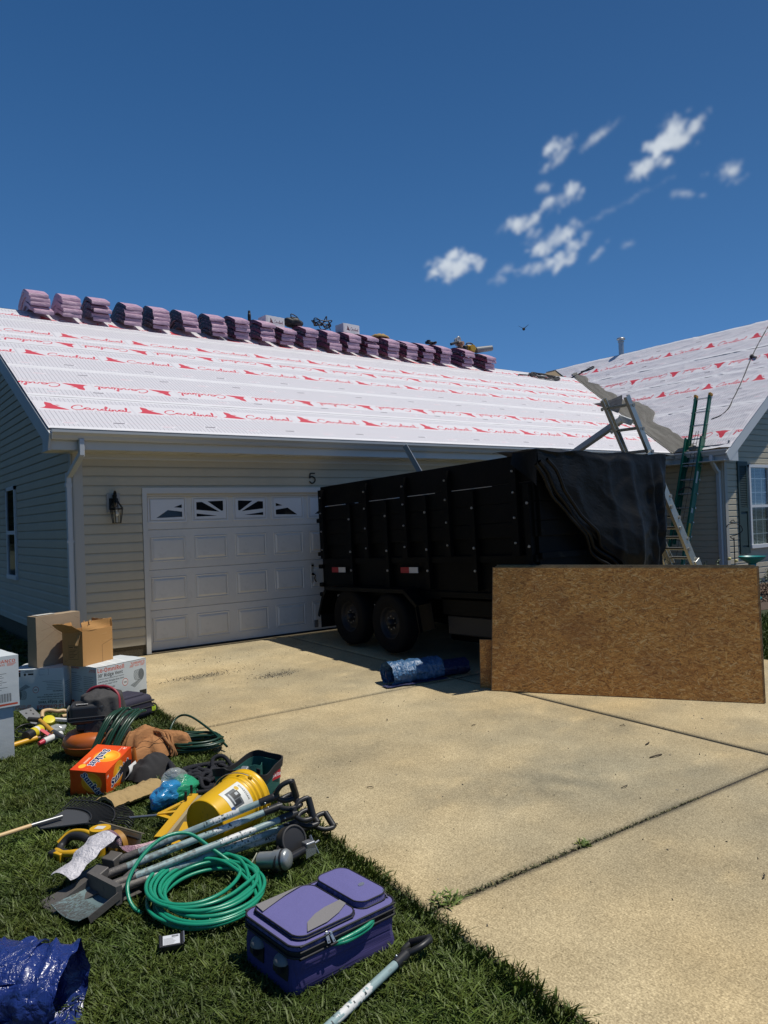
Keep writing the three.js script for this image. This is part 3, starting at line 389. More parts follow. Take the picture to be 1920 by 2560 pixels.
  part('valley_liner', thick(grid(70, 8, (u, v) => { const x = lerp(WEX - 0.05, 15.3, u), z = zv(x), rag = 0.20 + 0.17 * fbm(u * 9, 1, 4, 3) * 2 + 0.3 * Math.exp(-(((u - 0.42) * 9) ** 2)) + (0.16 + 0.2 * Math.max(0, 0.5 - u)) * clamp(2 - u * 2), t = v * rag; return V(x, wingY(x) + 0.028 + 0.012 * fbm(u * 12, v * 3, 2, 3) + 0.02 * v, z + t * 1.2); }), 0.004), feltMat, roof[1]);
  part('valley_liner', thick(grid(70, 5, (u, v) => { const x = lerp(WEX - 0.05, 15.2, u), z = zv(x), rag = 0.05 + 0.05 * fbm(u * 12, 7, 4, 3), t = v * rag; return V(x - t * 1.2, mainY(z) + 0.022 + 0.006 * fbm(u * 12, v * 3, 2, 3), z); }), 0.003), feltMat, roof[0]);
  part('felt_flap', thick(grid(12, 10, (u, v) => { const a = V(12.38, mainY(-1.6) + 0.03, -2.0), b = V(12.62, 4.1, -1.45); return V(lerp(12.40, 12.75, u) + 0.1 * v, lerp(3.98, 4.14, u) + v * 0.45 - 0.05 * Math.sin(u * 3), lerp(-2.85, -2.1, u) + 0.08 * Math.sin(v * 2.4)); }), 0.004), feltMat, roof[1]);
}
{ const p = part('vent_pipe', [cyl(0.075, 0.075, 0.6, 15.92, 6.48, -4.28, 0, 0, 0, 20), lathe([[0.076, 0], [0.12, 0.02], [0.125, 0.05], [0.1, 0.075], [0, 0.08]], 20).translate(15.92, 6.76, -4.28), cyl(0.095, 0.095, 0.02, 15.92, 6.72, -4.28, 0, 0, 0, 20)], M([0.42, 0.43, 0.43], 0.35, { metalness: 0.7 }), house); }
// ---------------------------------------------------------------- shingle bundles along the ridge
const ordinal = (n) => ['first', 'second', 'third', 'fourth', 'fifth', 'sixth', 'seventh', 'eighth', 'ninth', 'tenth', 'eleventh', 'twelfth', 'thirteenth', 'fourteenth', 'fifteenth', 'sixteenth', 'seventeenth', 'eighteenth', 'nineteenth', 'twentieth'][n - 1];
const STACKS = [-0.14, 0.36, 0.9, 1.5, 2.04, 2.68, 3.28, 3.82, 4.4, 4.9, 5.47, 6.12, 6.61, 7.18, 7.77, 8.31, 8.88, 9.44, 10.22, 11.03];
const stackTop = [];
{
  const pinkTex = (seed) => ctex(512, 256, (x, w, h) => { const r = rng(seed); x.fillStyle = '#bd9bae'; x.fillRect(0, 0, w, h); for (let i = 0; i < 260; i++) { const l = r(); x.fillStyle = `rgba(${l > 0.5 ? '226,200,214' : '128,88,112'},${0.08 + r() * 0.22})`; x.save(); x.translate(r() * w, r() * h); x.rotate((r() - 0.5) * 0.7); x.fillRect(-40 * r(), -3, 20 + r() * 90, 2 + r() * 7); x.restore(); }
    x.fillStyle = 'rgba(110,60,90,0.35)'; x.fillRect(0, h - 26, w, 12); });
  const darkTex = ctex(512, 128, (x, w, h) => { const r = rng(9); x.fillStyle = '#2a1d28'; x.fillRect(0, 0, w, h); for (let i = 0; i < 40; i++) { x.fillStyle = ['#4a2a40', '#1b131a', '#7a4662', '#3a2433'][i % 4]; x.fillRect(r() * w, r() * h, 20 + r() * 70, 4 + r() * 14); } x.fillStyle = '#b79aab'; for (let i = 0; i < 6; i++) x.fillRect(20 + i * 80, 40, 44, 10); });
  const pinks = [3, 4, 5].map((s) => M([1, 1, 1], 0.42, { map: pinkTex(s), bumpMap: wrinkleBump, bumpScale: 0.005 })), dark = M([1, 1, 1], 0.45, { map: darkTex, bumpMap: wrinkleBump, bumpScale: 0.004 }), magenta = M([0.16, 0.03, 0.07], 0.45, { bumpMap: wrinkleBump, bumpScale: 0.004 });
  const bend = (s) => -PM * (Math.sqrt(s * s + 0.14 * 0.14) - 0.14);
  const forms = []; // a bundle sagging over the ridge; groups: sides dark, wrapper pink
  for (let v = 0; v < 6; v++) {
    const T = 0.082, g = new THREE.BoxGeometry(0.335, T * 0.9, 0.98, 6, 3, 18), p = g.attributes.position, r = rng(40 + v), ph = r() * 50;
    for (let i = 0; i < p.count; i++) {
      let x = p.getX(i), y = p.getY(i), z = p.getZ(i); const ty = y / T * 2, tx = x / 0.1675, tz = z / 0.49;
      x *= 1 - 0.012 * ty * ty; z *= 1 - 0.014 * ty * ty; y -= 0.002 * Math.max(0, ty) * (Math.abs(tx) ** 6 + Math.abs(tz) ** 10) * 0.9;
      y += 0.0035 * noise3(x * 9 + ph, z * 7, v); x += 0.005 * noise3(z * 7, y * 12 + ph, v + 4); z += 0.012 * noise3(x * 6, y * 12 + ph, v + 8);
      p.setXYZ(i, x, y + bend(z) + T / 2, z);
    }
    g.computeVertexNormals(); forms.push(g);
  }
  const R = rng(1234);
  STACKS.forEach((sx, si) => {
    const n = [5, 5, 5, 5, 5, 5, 5, 5, 5, 4, 5, 5, 5, 5, 5, 5, 5, 5, 5, 4][si]; let y = mainY(RIDGE_Z) + 0.012; const lean = (R() - 0.5) * 0.03;
    for (let k = 0; k < n; k++) {
      const place = k === 0 ? 'lowest' : k === n - 1 ? 'topmost' : ordinal(k + 1) + ' from the bottom';
      const label = `pink wrapped shingle bundle, ${place} in the ${ordinal(si + 1)} ridge stack from the left`;
      const side = si < 2 ? pinks[k % 3] : si < 7 ? dark : (k % 2 ? dark : magenta), pk = pinks[(k + si) % 3];
      const m = new THREE.Mesh(forms[(si * 3 + k) % 6], [side, side, pk, pk, pk, pk]); shade(m); m.name = numbered('shingle_bundle'); scene.add(m);
      m.position.set(sx + lean * k + (R() - 0.5) * 0.03, y, RIDGE_Z + (R() - 0.5) * 0.12 + 0.02); m.rotation.y = (R() - 0.5) * 0.05; tag(m, label, 'shingle bundle', 'shingle bundles stacked along the roof ridge');
      y += 0.0775;
    }
    stackTop.push([sx + lean * n, y]);
  });
}
// ---- things left lying on the bundles
{
  const white = (w, h) => ctex(256, 128, (x, W, H) => { x.fillStyle = '#dcdcde'; x.fillRect(0, 0, W, H); x.strokeStyle = '#8c8a92'; for (let i = 0; i < 5; i++) { x.beginPath(); x.moveTo(4 + i * 5, 0); x.lineTo(4 + i * 5, H); x.stroke(); } x.save(); x.translate(46, 88); x.scale(0.62, 0.9); cardinal(x, 270, '#5a2233'); x.restore(); });
  const mk = (i, dx, label) => { const [x, y] = stackTop[i], t = thing('carton', label, 'box', [x + dx, y + 0.005, RIDGE_Z - 0.05], 0.12, 'white printed cartons on the ridge'); const plain = M([0.68, 0.68, 0.7], 0.6), pr = M([1, 1, 1], 0.6, { map: white() }); const g = new THREE.BoxGeometry(0.5, 0.21, 0.3).translate(0, 0.1, 0); const m = new THREE.Mesh(g, [plain, plain, plain, plain, pr, plain]); shade(m); m.name = 'box_body'; t.add(m); part('flap', box(0.49, 0.006, 0.14, 0, 0.208, 0.075), plain, t); };
  mk(9, -0.16, 'white printed carton on the tenth shingle stack from the left'); mk(13, -0.32, 'white printed carton on the fourteenth shingle stack from the left');
  const black = M([0.018, 0.018, 0.02], 0.6, { bumpMap: wrinkleBump, bumpScale: 0.006 }), yel = M([0.5, 0.3, 0.03], 0.45), grey = M([0.25, 0.25, 0.25], 0.4, { metalness: 0.5 });
  { const [x, y] = stackTop[10], t = thing('tool_bag', 'black soft tool bag slumped on the eleventh shingle stack', 'bag', [x - 0.14, y, RIDGE_Z - 0.05]); const g = ball(0.2, 0, 0.09, 0, 1.15, 0.62, 0.8, 20), p = g.attributes.position; for (let i = 0; i < p.count; i++) { const k = 1 + 0.25 * noise3(p.getX(i) * 7, p.getY(i) * 7, p.getZ(i) * 7); p.setXYZ(i, p.getX(i) * k - 0.2 * p.getY(i), Math.max(0, p.getY(i) * k), p.getZ(i) * k); } g.computeVertexNormals(); part('bag_body', g, black, t); part('strap', tube([V(-0.1, 0.12, 0.1), V(-0.12, 0.26, 0.1), V(0, 0.22, 0.12), V(0.08, 0.14, 0.12)], 0.012), black, t); part('handle', bar(V(-0.4, 0.06, 0.02), V(0.1, 0.08, 0.1), 0.03, 0.03, 0.008), black, t); }
  { const [x, y] = stackTop[11], pts = [], r = rng(3); for (let i = 0; i < 46; i++) { const a = i * 0.55; pts.push(V(x + 0.02 + Math.cos(a) * (0.12 + r() * 0.14), y + 0.03 + r() * 0.16 + 0.1 * (Math.sin(a * 0.23) ** 2), RIDGE_Z + Math.sin(a) * (0.1 + r() * 0.14))); } solo('cable_coil', tube(pts, 0.012, 320, 6), M([0.02, 0.02, 0.022], 0.45), 'tangled black cable coil lying on the twelfth shingle stack', 'cable'); }
  { const [x, y] = stackTop[14], g = ball(0.24, 0, 0, 0, 1.1, 0.4, 0.9, 22), p = g.attributes.position; for (let i = 0; i < p.count; i++) p.setXYZ(i, p.getX(i) * (1 + 0.2 * noise3(p.getX(i) * 8, p.getZ(i) * 8, 3)), Math.max(0, p.getY(i)) * (1 + 0.5 * noise3(p.getX(i) * 11, p.getZ(i) * 11, 1)), p.getZ(i)); g.computeVertexNormals(); solo('sack', g.translate(x - 0.05, y, RIDGE_Z), M([0.33, 0.22, 0.08], 0.9, { bumpMap: wrinkleBump, bumpScale: 0.008 }), 'crumpled tan sack on the fifteenth shingle stack from the left', 'sack'); }
  { const [x, y] = stackTop[8]; const t = thing('drinks_bottle', 'dark upright bottle standing on the ninth shingle stack', 'bottle', [x - 0.16, y, RIDGE_Z - 0.06]); part('bottle_body', lathe([[0, 0], [0.036, 0], [0.036, 0.14], [0.03, 0.17], [0, 0.17]]), black, t); part('cap', cyl(0.03, 0.026, 0.06, 0, 0.2, 0), black, t); }
  { const [x, y] = stackTop[17]; const t = thing('nail_gun', 'small dark nail gun resting on the eighteenth shingle stack', 'nail gun', [x - 0.1, y + 0.04, RIDGE_Z]); part('gun_body', [rbox(0.3, 0.07, 0.09, 0.02, 0, 0.02, 0), cyl(0.05, 0.05, 0.08, -0.1, 0.03, 0.05)], black, t); part('handle', rbox(0.05, 0.05, 0.16, 0.015, 0.05, 0.01, 0.1), black, t); part('nose', rbox(0.06, 0.03, 0.04, 0.01, 0.17, 0.03, 0), grey, t); }
  { const [x, y] = stackTop[18]; const t = thing('circular_saw', 'pale grey circular saw lying on the nineteenth shingle stack', 'saw', [x + 0.05, y, RIDGE_Z], 0.3); part('blade_guard', [cyl(0.12, 0.12, 0.05, 0.02, 0.19, 0, Math.PI / 2, 0, 0.2, 24), tube([V(-0.06, 0.2, 0.03), V(0, 0.32, 0.03), V(0.1, 0.3, 0.03), V(0.13, 0.2, 0.03)], 0.02)], M([0.5, 0.5, 0.48], 0.4, { metalness: 0.4 }), t); part('motor', [cyl(0.06, 0.055, 0.17, 0.02, 0.13, 0.09, Math.PI / 2), rbox(0.14, 0.08, 0.1, 0.02, 0.06, 0.08, 0.05)], M([0.34, 0.2, 0.12], 0.5), t); part('base_plate', box(0.3, 0.006, 0.16, 0, 0.01, 0.04), grey, t); part('handle', bar(V(-0.42, 0.05, 0.05), V(-0.02, 0.18, 0.04), 0.06, 0.07, 0.02), black, t); }
  { const [x, y] = stackTop[19]; const t = thing('leaf_blower', 'yellow and black blower with grey tube on the last shingle stack', 'leaf blower', [x - 0.12, y, RIDGE_Z], -0.1); part('engine', [rbox(0.26, 0.2, 0.22, 0.04, -0.16, 0.12, 0), cyl(0.09, 0.09, 0.1, -0.16, 0.12, 0.13, Math.PI / 2)], yel, t); part('handle', tube([V(-0.3, 0.16, 0.02), V(-0.24, 0.27, 0.02), V(-0.08, 0.27, 0.02), V(-0.02, 0.17, 0.02)], 0.018), black, t); part('fan_housing', rbox(0.12, 0.18, 0.2, 0.04, -0.33, 0.11, 0), black, t); const tu = part('tube', rod(V(0.02, 0.1, 0.05), V(0.56, 0.2, 0.05), 0.085, 0.075, 20), M([0.16, 0.17, 0.18], 0.5), t); part('nozzle', cyl(0.062, 0.062, 0.01, 0.563, 0.2, 0.05, 0, 0, Math.PI / 2 + 0.18), M([0.015, 0.015, 0.015], 0.8), tu); }
  { const pts = [], r = rng(8); for (let i = 0; i < 60; i++) { const a = i * 0.5, z = -4.85 + Math.sin(a) * (0.12 + r() * 0.1) * 1.2, x = 13.15 + Math.cos(a) * (0.34 + r() * 0.3); pts.push(V(x, mainY(z) + 0.035 + r() * 0.05, z)); } pts.unshift(V(12.0, mainY(-4.75) + 0.03, -4.75), V(12.3, mainY(-4.85) + 0.03, -4.85)); solo('rope_coil', tube(pts, 0.016, 420, 6), M([0.035, 0.037, 0.04], 0.8), 'loose coil of dark rope on the main roof by the valley', 'rope'); }
  { const w = (x, z, d = 0.02) => V(x, wingY(x) + d, z); const t = thing('safety_line', 'thin dark rope running down the right wing roof with a knot', 'rope'); part('rope', tube([w(15.8, 0.3), w(15.0, 0.42), w(14.2, 0.58), w(13.3, 0.82), w(12.7, 0.95), w(12.35, 1.02), w(12.15, 0.97), w(12.05, 0.8)], 0.013, 120, 6), M([0.022, 0.022, 0.025], 0.8), t); part('knot', [...[0, 1, 2, 3].map((i) => tf(new THREE.TorusGeometry(0.035, 0.016, 6, 12), 14.22, wingY(14.22) + 0.05, 0.58, i * 0.9, i * 1.3, 0)), bar(w(14.22, 0.58, 0.05), w(14.12, 0.74, 0.06), 0.04, 0.03)], M([0.025, 0.025, 0.028], 0.7), t); }
  { const w = (x, z, d = 0.03) => V(x, wingY(x) + d, z); solo('roof_cable', tube([w(14.98, -6.2), w(14.95, -5.9), w(15.02, -5.6), w(15.2, -5.3), w(15.45, -5.0), w(15.35, -4.9), w(15.3, -5.3)], 0.022, 70, 6), M([0.02, 0.02, 0.022], 0.7), 'short black cable lying at the top of the valley on the wing roof', 'cable'); }
}

// ---------------------------------------------------------------- dump trailer
{
  const t = thing('dump_trailer', 'black high sided tandem axle dump trailer backed up to the garage door', 'trailer', [2.4, 0, 0.56]); t.rotation.x = -0.029;
  const paint = ftex(256, (u, v) => { const n = pf(u, v, 6, 4) * 14 + pf(u, v, 40, 2) * 8; return [9 + n * 0.5, 10.5 + n * 0.5, 11 + n * 0.5]; }), blackM = M([1, 1, 1], 0.5, { specularIntensity: 0.22, map: paint, bumpMap: scratch, bumpScale: 0.001 }), woodB = M([1, 1, 1], 0.6, { specularIntensity: 0.25, map: paint, bumpMap: scratch, bumpScale: 0.003 }), bare = M([0.45, 0.44, 0.42], 0.6), boltM = M([0.5, 0.5, 0.5], 0.35, { metalness: 0.7 }), rub = M([0.008, 0.008, 0.008], 0.85, { specularIntensity: 0.3, bumpMap: grainBump, bumpScale: 0.002 });
  const L = 4.08, Wd = 2.06, sideP = (name, geo, m) => part(name, geo, m, t);
  // steel body
  for (const x of [0, Wd]) sideP('side_panel', [box(0.012, 1.1, L, x, 1.17, L / 2), box(0.05, 0.07, L + 0.02, x + (x ? 0.02 : -0.02), 1.075, L / 2), box(0.05, 0.09, L, x + (x ? 0.02 : -0.02), 0.66, L / 2)], blackM);
  sideP('floor', box(Wd, 0.08, L, Wd / 2, 0.66, L / 2), blackM); sideP('front_panel', [box(Wd, 1.46, 0.03, Wd / 2, 1.38, L), box(Wd, 0.06, 0.06, Wd / 2, 1.1, L + 0.02)], blackM); sideP('tailgate', [box(Wd, 1.14, 0.05, Wd / 2, 1.2, -0.03), box(0.07, 1.12, 0.09, 0.05, 1.2, -0.07), box(0.07, 1.12, 0.09, Wd - 0.05, 1.2, -0.07)], blackM);
  // wooden side boards, each a plank
  const planks = [[1.86, 2.14], [1.66, 1.85], [1.46, 1.655], [1.3, 1.455]];
  for (const x of [0, Wd]) for (const [a, b] of planks) sideP('plank', rbox(0.032, b - a, L + 0.02, 0.005, x + (x ? 0.018 : -0.018), (a + b) / 2 + 0.0, L / 2), woodB);
  for (const [a, b] of planks) sideP('plank', rbox(Wd - 0.02, b - a, 0.032, 0.005, Wd / 2, (a + b) / 2, L + 0.03), woodB);
  for (const [z0, z1] of [[0.2, 0.55], [1.2, 1.75], [2.0, 2.55], [2.85, 3.5]]) sideP('scuff', box(0.006, 0.006, z1 - z0, -0.037, 1.853, (z0 + z1) / 2), bare);
  // stakes: long timber ones and steel ribs
  for (const z of [0.05, 1.15, 1.98, 2.78, 3.85]) { const s = sideP('stake', box(0.05, 0.98, 0.1, -0.06, 1.6, z), woodB); for (const y of [1.98, 1.76, 1.5, 1.24]) part('bolt', cyl(0.011, 0.011, 0.02, -0.09, y, z + 0.01, 0, 0, Math.PI / 2, 8), boltM, s); }
  for (const z of [0.75, 1.58, 2.38, 3.2, 4.02]) { const s = sideP('steel_rib', box(0.06, 1.1, 0.08, -0.045, 1.28, z), blackM); for (const y of [1.64, 1.2, 0.95]) part('bolt', cyl(0.014, 0.014, 0.016, -0.08, y, z + 0.015, 0, 0, Math.PI / 2, 8), boltM, s); }
  for (const z of [0.32, 1.92]) { sideP('reflector', box(0.006, 0.07, 0.17, -0.051, 0.955, z), M([0.32, 0.012, 0.018], 0.3)); sideP('reflector', box(0.006, 0.07, 0.17, -0.051, 0.955, z + 0.171), M([0.55, 0.55, 0.55], 0.3)); }
  // lower chassis, front steps
  sideP('chassis_rail', [box(0.1, 0.16, L + 0.1, 0.35, 0.54, L / 2), box(0.1, 0.16, L + 0.1, Wd - 0.35, 0.54, L / 2)], blackM);
  sideP('side_skirt', [box(0.03, 0.17, 1.35, -0.015, 0.53, 3.25), box(0.05, 0.025, 1.35, -0.02, 0.63, 3.25)], blackM); sideP('tool_box', rbox(0.3, 0.22, 1.1, 0.02, 0.16, 0.32, 3.15), M([0.03, 0.026, 0.022], 0.6)); sideP('tool_box', rbox(0.3, 0.34, 1.3, 0.02, Wd - 0.2, 0.26, 3.1), blackM); sideP('chain_bin', rbox(1.2, 0.54, 1.2, 0.02, Wd / 2, 0.33, 2.75), blackM); sideP('hydraulic_tank', rbox(0.5, 0.28, 0.5, 0.03, 0.9, 0.4, 3.3), blackM);
  sideP('rear_bumper', [box(Wd, 0.1, 0.1, Wd / 2, 0.5, -0.02), box(0.1, 0.24, 0.05, 0.08, 0.36, 0.02)], blackM); for (const y of [1.66, 1.18, 1.0, 0.74, 0.6]) sideP('hinge', rbox(0.07, 0.06, 0.09, 0.01, -0.01, y, -0.1), blackM);
  sideP('side_skirt', box(0.03, 0.56, 1.8, Wd - 0.02, 0.36, 3.2), blackM); sideP('mud_flap', box(0.012, 0.64, 0.66, Wd - 0.06, 0.28, 0.24), rub); sideP('mud_flap', box(0.6, 0.5, 0.012, Wd - 0.36, 0.33, 0.06), rub); sideP('mud_flap', box(0.24, 0.34, 0.012, -0.09, 0.33, 0.14), rub); sideP('mud_flap', box(0.26, 0.42, 0.012, Wd + 0.12, 0.22, 2.42), rub);
  // fenders
  const fend = [[0.14, 0.34], [0.26, 0.6], [0.36, 0.73], [2.12, 0.73], [2.36, 0.56], [2.42, 0.26]];
  for (const x of [-0.125, Wd + 0.125]) { const g = []; for (let i = 0; i < fend.length - 1; i++) g.push(bar(V(x, fend[i][1], fend[i][0]), V(x, fend[i + 1][1], fend[i + 1][0]), 0.25, 0.012)); for (let i = 0; i < fend.length - 1; i++) g.push(bar(V(x + (x < 0 ? -0.12 : 0.12), fend[i][1] - 0.02, fend[i][0]), V(x + (x < 0 ? -0.12 : 0.12), fend[i + 1][1] - 0.02, fend[i + 1][0]), 0.014, 0.045)); sideP('fender', g, blackM); }
  // wheels
  const tyreP = [[0.20, -0.09], [0.235, -0.105], [0.32, -0.112], [0.352, -0.1], [0.37, -0.075], [0.372, -0.03], [0.366, -0.026], [0.372, -0.02], [0.373, 0.02], [0.366, 0.026], [0.372, 0.03], [0.37, 0.075], [0.352, 0.1], [0.32, 0.112], [0.235, 0.105], [0.20, 0.09]];
  const rimM = M([0.02, 0.02, 0.021], 0.45, { specularIntensity: 0.5 });
  for (const x of [-0.12, Wd + 0.12]) for (const z of [0.86, 1.76]) {
    const o = x < 0 ? -1 : 1, w = part('wheel', lathe(tyreP, 48).rotateZ(-Math.PI / 2 * o).translate(x, 0.345 + (z - 0.86) * -0.036, z), rub, t), cy = 0.345 + (z - 0.86) * -0.036;
    part('rim', lathe([[0, 0.03], [0.06, 0.03], [0.075, 0.045], [0.1, 0.05], [0.13, 0.03], [0.16, 0.02], [0.175, 0.06], [0.195, 0.085], [0.208, 0.09], [0.208, 0.075]], 40).rotateZ(-Math.PI / 2 * o).translate(x, cy, z), rimM, w);
    part('hub', lathe([[0, 0.12], [0.03, 0.118], [0.045, 0.1], [0.05, 0.05], [0.05, 0.02]], 20).rotateZ(-Math.PI / 2 * o).translate(x, cy, z), rimM, w);
    const nuts = []; for (let k = 0; k < 8; k++) nuts.push(cyl(0.011, 0.011, 0.025, x + o * 0.055, cy + Math.cos(k * 0.785) * 0.08, z + Math.sin(k * 0.785) * 0.08, 0, 0, Math.PI / 2, 6)); part('wheel_nut', nuts, M([0.2, 0.2, 0.2], 0.4, { metalness: 0.8 }), w);
  }
  sideP('axle', [cyl(0.04, 0.04, Wd, Wd / 2, 0.345, 0.86, 0, 0, Math.PI / 2), cyl(0.04, 0.04, Wd, Wd / 2, 0.32, 1.76, 0, 0, Math.PI / 2)], blackM);
  sideP('tongue', [bar(V(0.35, 0.5, L), V(Wd / 2, 0.46, L + 1.3), 0.08, 0.12), bar(V(Wd - 0.35, 0.5, L), V(Wd / 2, 0.46, L + 1.3), 0.08, 0.12)], blackM); sideP('jack', [cyl(0.035, 0.035, 0.6, Wd / 2, 0.3, L + 1.15), cyl(0.08, 0.08, 0.02, Wd / 2, 0.0, L + 1.15)], blackM);
  // torn off roofing heaped inside
  { const g = grid(30, 40, (u, v) => V(0.04 + u * (Wd - 0.08), 1.5 + 0.35 * fbm(u * 3, v * 6, 2, 4) + 0.25 * Math.sin(u * 3.1) * Math.sin(v * 3.1), 0.05 + v * (L - 0.1))); const m = part('debris_load', g, M([0.09, 0.085, 0.08], 0.95, { bumpMap: wrinkleBump, bumpScale: 0.02 }), t); m.userData.kind = 'stuff'; }
}
{ // length of old gutter standing up out of the load
  const a = V(3.5, 1.4, 2.1), b = V(3.18, 2.67, 1.46); solo('metal_strip', [bar(a, b, 0.02, 0.075, 0.004), bar(a.clone().add(V(0.02, 0, -0.03)), b.clone().add(V(0.02, 0, -0.03)), 0.05, 0.008)], M([0.42, 0.43, 0.42], 0.35, { metalness: 0.6 }), 'bent metal strip sticking up out of the trailer load', 'metal strip');
  const c = V(4.3, 2.2, 3.05), d = V(4.3, 2.74, 4.27); solo('downspout_scrap', [bar(c, d, 0.085, 0.07, 0.01), bar(V(4.3, 2.76, 4.22), V(4.34, 2.69, 4.36), 0.09, 0.075, 0.01)], M([0.48, 0.49, 0.48], 0.4, { metalness: 0.2 }), 'grey scrap of downspout slanting above the trailer beside the aluminium ladder', 'downspout');
}
{ // black tarpaulin over the front of the trailer
  const tarpTex = ftex(256, (u, v) => { const w = 6 * (Math.sin(u * 1206) + Math.sin(v * 1206)), n = pf(u, v, 6, 4) * 10; return [13 + w * 0.5 + n * 0.6, 14.5 + w * 0.5 + n * 0.6, 15 + w * 0.5 + n * 0.6]; }, 2);
  const m = M([1, 1, 1], 0.5, { map: tarpTex, bumpMap: wrinkleBump, bumpScale: 0.004, specularIntensity: 0.42, sheen: 0.12, sheenRoughness: 0.5, sheenColor: lin(0.3, 0.31, 0.32) });
  const t = thing('tarpaulin', 'black woven tarpaulin draped over the front end of the trailer', 'tarpaulin'), fz = 4.69, top = 2.275;
  const fold = (x, y) => { const d = 2.3 - y, g = (c, w, k, s = 0) => k * Math.exp(-(((x - c - s * d) / w) ** 2)) * sstep(0, 0.4, d); const ridge = (q) => Math.max(0, 1 - Math.abs(q) * 4.5); return g(4.13, 0.05, 0.045, 0.02) + g(4.32, 0.06, 0.06, -0.02) + g(3.72, 0.07, 0.035, 0.03) + g(3.35, 0.05, 0.02, 0.06) + 0.16 * Math.exp(-(((x - 3.62) / 0.4) ** 2) - (((y - 1.3) / 0.45) ** 2)) + 0.03 * noise3(x * 1.5, y * 1.1, 4) + 0.016 * ridge(noise3(x * 1.6 + y * 1.9, y * 1.0 - x * 0.6, 9)) + 0.012 * ridge(noise3(x * 2.3 - y * 0.8, y * 2.1, 19)) + 0.004 * noise3(x * 9, y * 5, 2); };
  const front = grid(120, 90, (u, v) => { const xr = 4.5 - 0.10 * sstep(0.3, 0.6, v) - 0.34 * sstep(0.5, 1, v), x = lerp(2.32, xr, u), bottom = x < 3.6 ? lerp(2.05, 0.95, clamp((x - 2.32) / 1.28)) : lerp(0.95, 0.72, clamp((x - 3.6) / 0.5)); const y = lerp(top + 0.012 * Math.sin(x * 9), bottom + 0.03 * fbm(x * 4, 1, 7, 3), v); const wrapR = x > 4.45 ? (x - 4.45) * 0.9 : 0; return V(x + 0.03 * noise3(y * 2, x * 2, 5), y, fz + 0.02 + fold(x, y) * sstep(0, 0.08, v) - wrapR); }, 4, 3);
  part('front_drape', thick(front, 0.004), m, t);
  const lid = grid(90, 40, (u, v) => { const x = lerp(2.3, 4.56, u), z = lerp(fz + 0.022, 4.1 + 0.2 * u, v), lump = 0.07 * Math.exp(-(((x - 2.6) / 0.35) ** 2)) + 0.03 * fbm(x * 3, z * 3, 3, 3); return V(x, top + 0.012 * Math.sin(x * 9) * (1 - v) + (lump - 0.02) * sstep(0, 0.3, v) - 0.25 * sstep(0.2, 1, v) * Math.sin(Math.PI * clamp((x - 2.36) / 2.1)), z); }, 4, 1.5);
  part('top_drape', thick(lid, 0.004), m, t);
  const sideG = grid(30, 20, (u, v) => { const z = lerp(4.38, fz + 0.02, u), b = lerp(2.16, 1.92, u); const y = lerp(top, b, v); return V(2.315 - 0.02 * v * (1 + Math.sin(z * 16)), y, z); }, 0.5, 0.5); part('side_drape', thick(sideG, 0.004), m, t);
  // the gathered hem hanging diagonally across the front
  const hem = []; for (let i = 0; i <= 16; i++) { const q = i / 16; hem.push(V(2.3 + 1.34 * q + 0.02 * Math.sin(i * 1.7), 2.16 - 1.24 * q - 0.12 * Math.sin(q * 3.1), fz + 0.06 + 0.05 * Math.sin(i * 1.1) * q)); }
  part('hem', [tube(hem, 0.024, 90, 8), tube(hem.map((p, i) => p.clone().add(V(0.08 + 0.02 * Math.sin(i), 0.02, 0.03))), 0.02, 90, 7), tube(hem.map((p, i) => p.clone().add(V(-0.05, -0.03 - 0.03 * Math.sin(i * 0.7), 0.0))), 0.018, 90, 7)], m, t);
  part('flap_end', thick(grid(20, 40, (u, v) => V(lerp(4.42, 4.70, u * (0.2 + 0.8 * Math.sin(v * 3.0))) - 0.3 * v * v, lerp(2.05, 1.05, v), fz - 0.15 - 0.25 * u + 0.04 * Math.sin(v * 17 + u * 4)), 0.5, 1.5), 0.004), m, t);
}
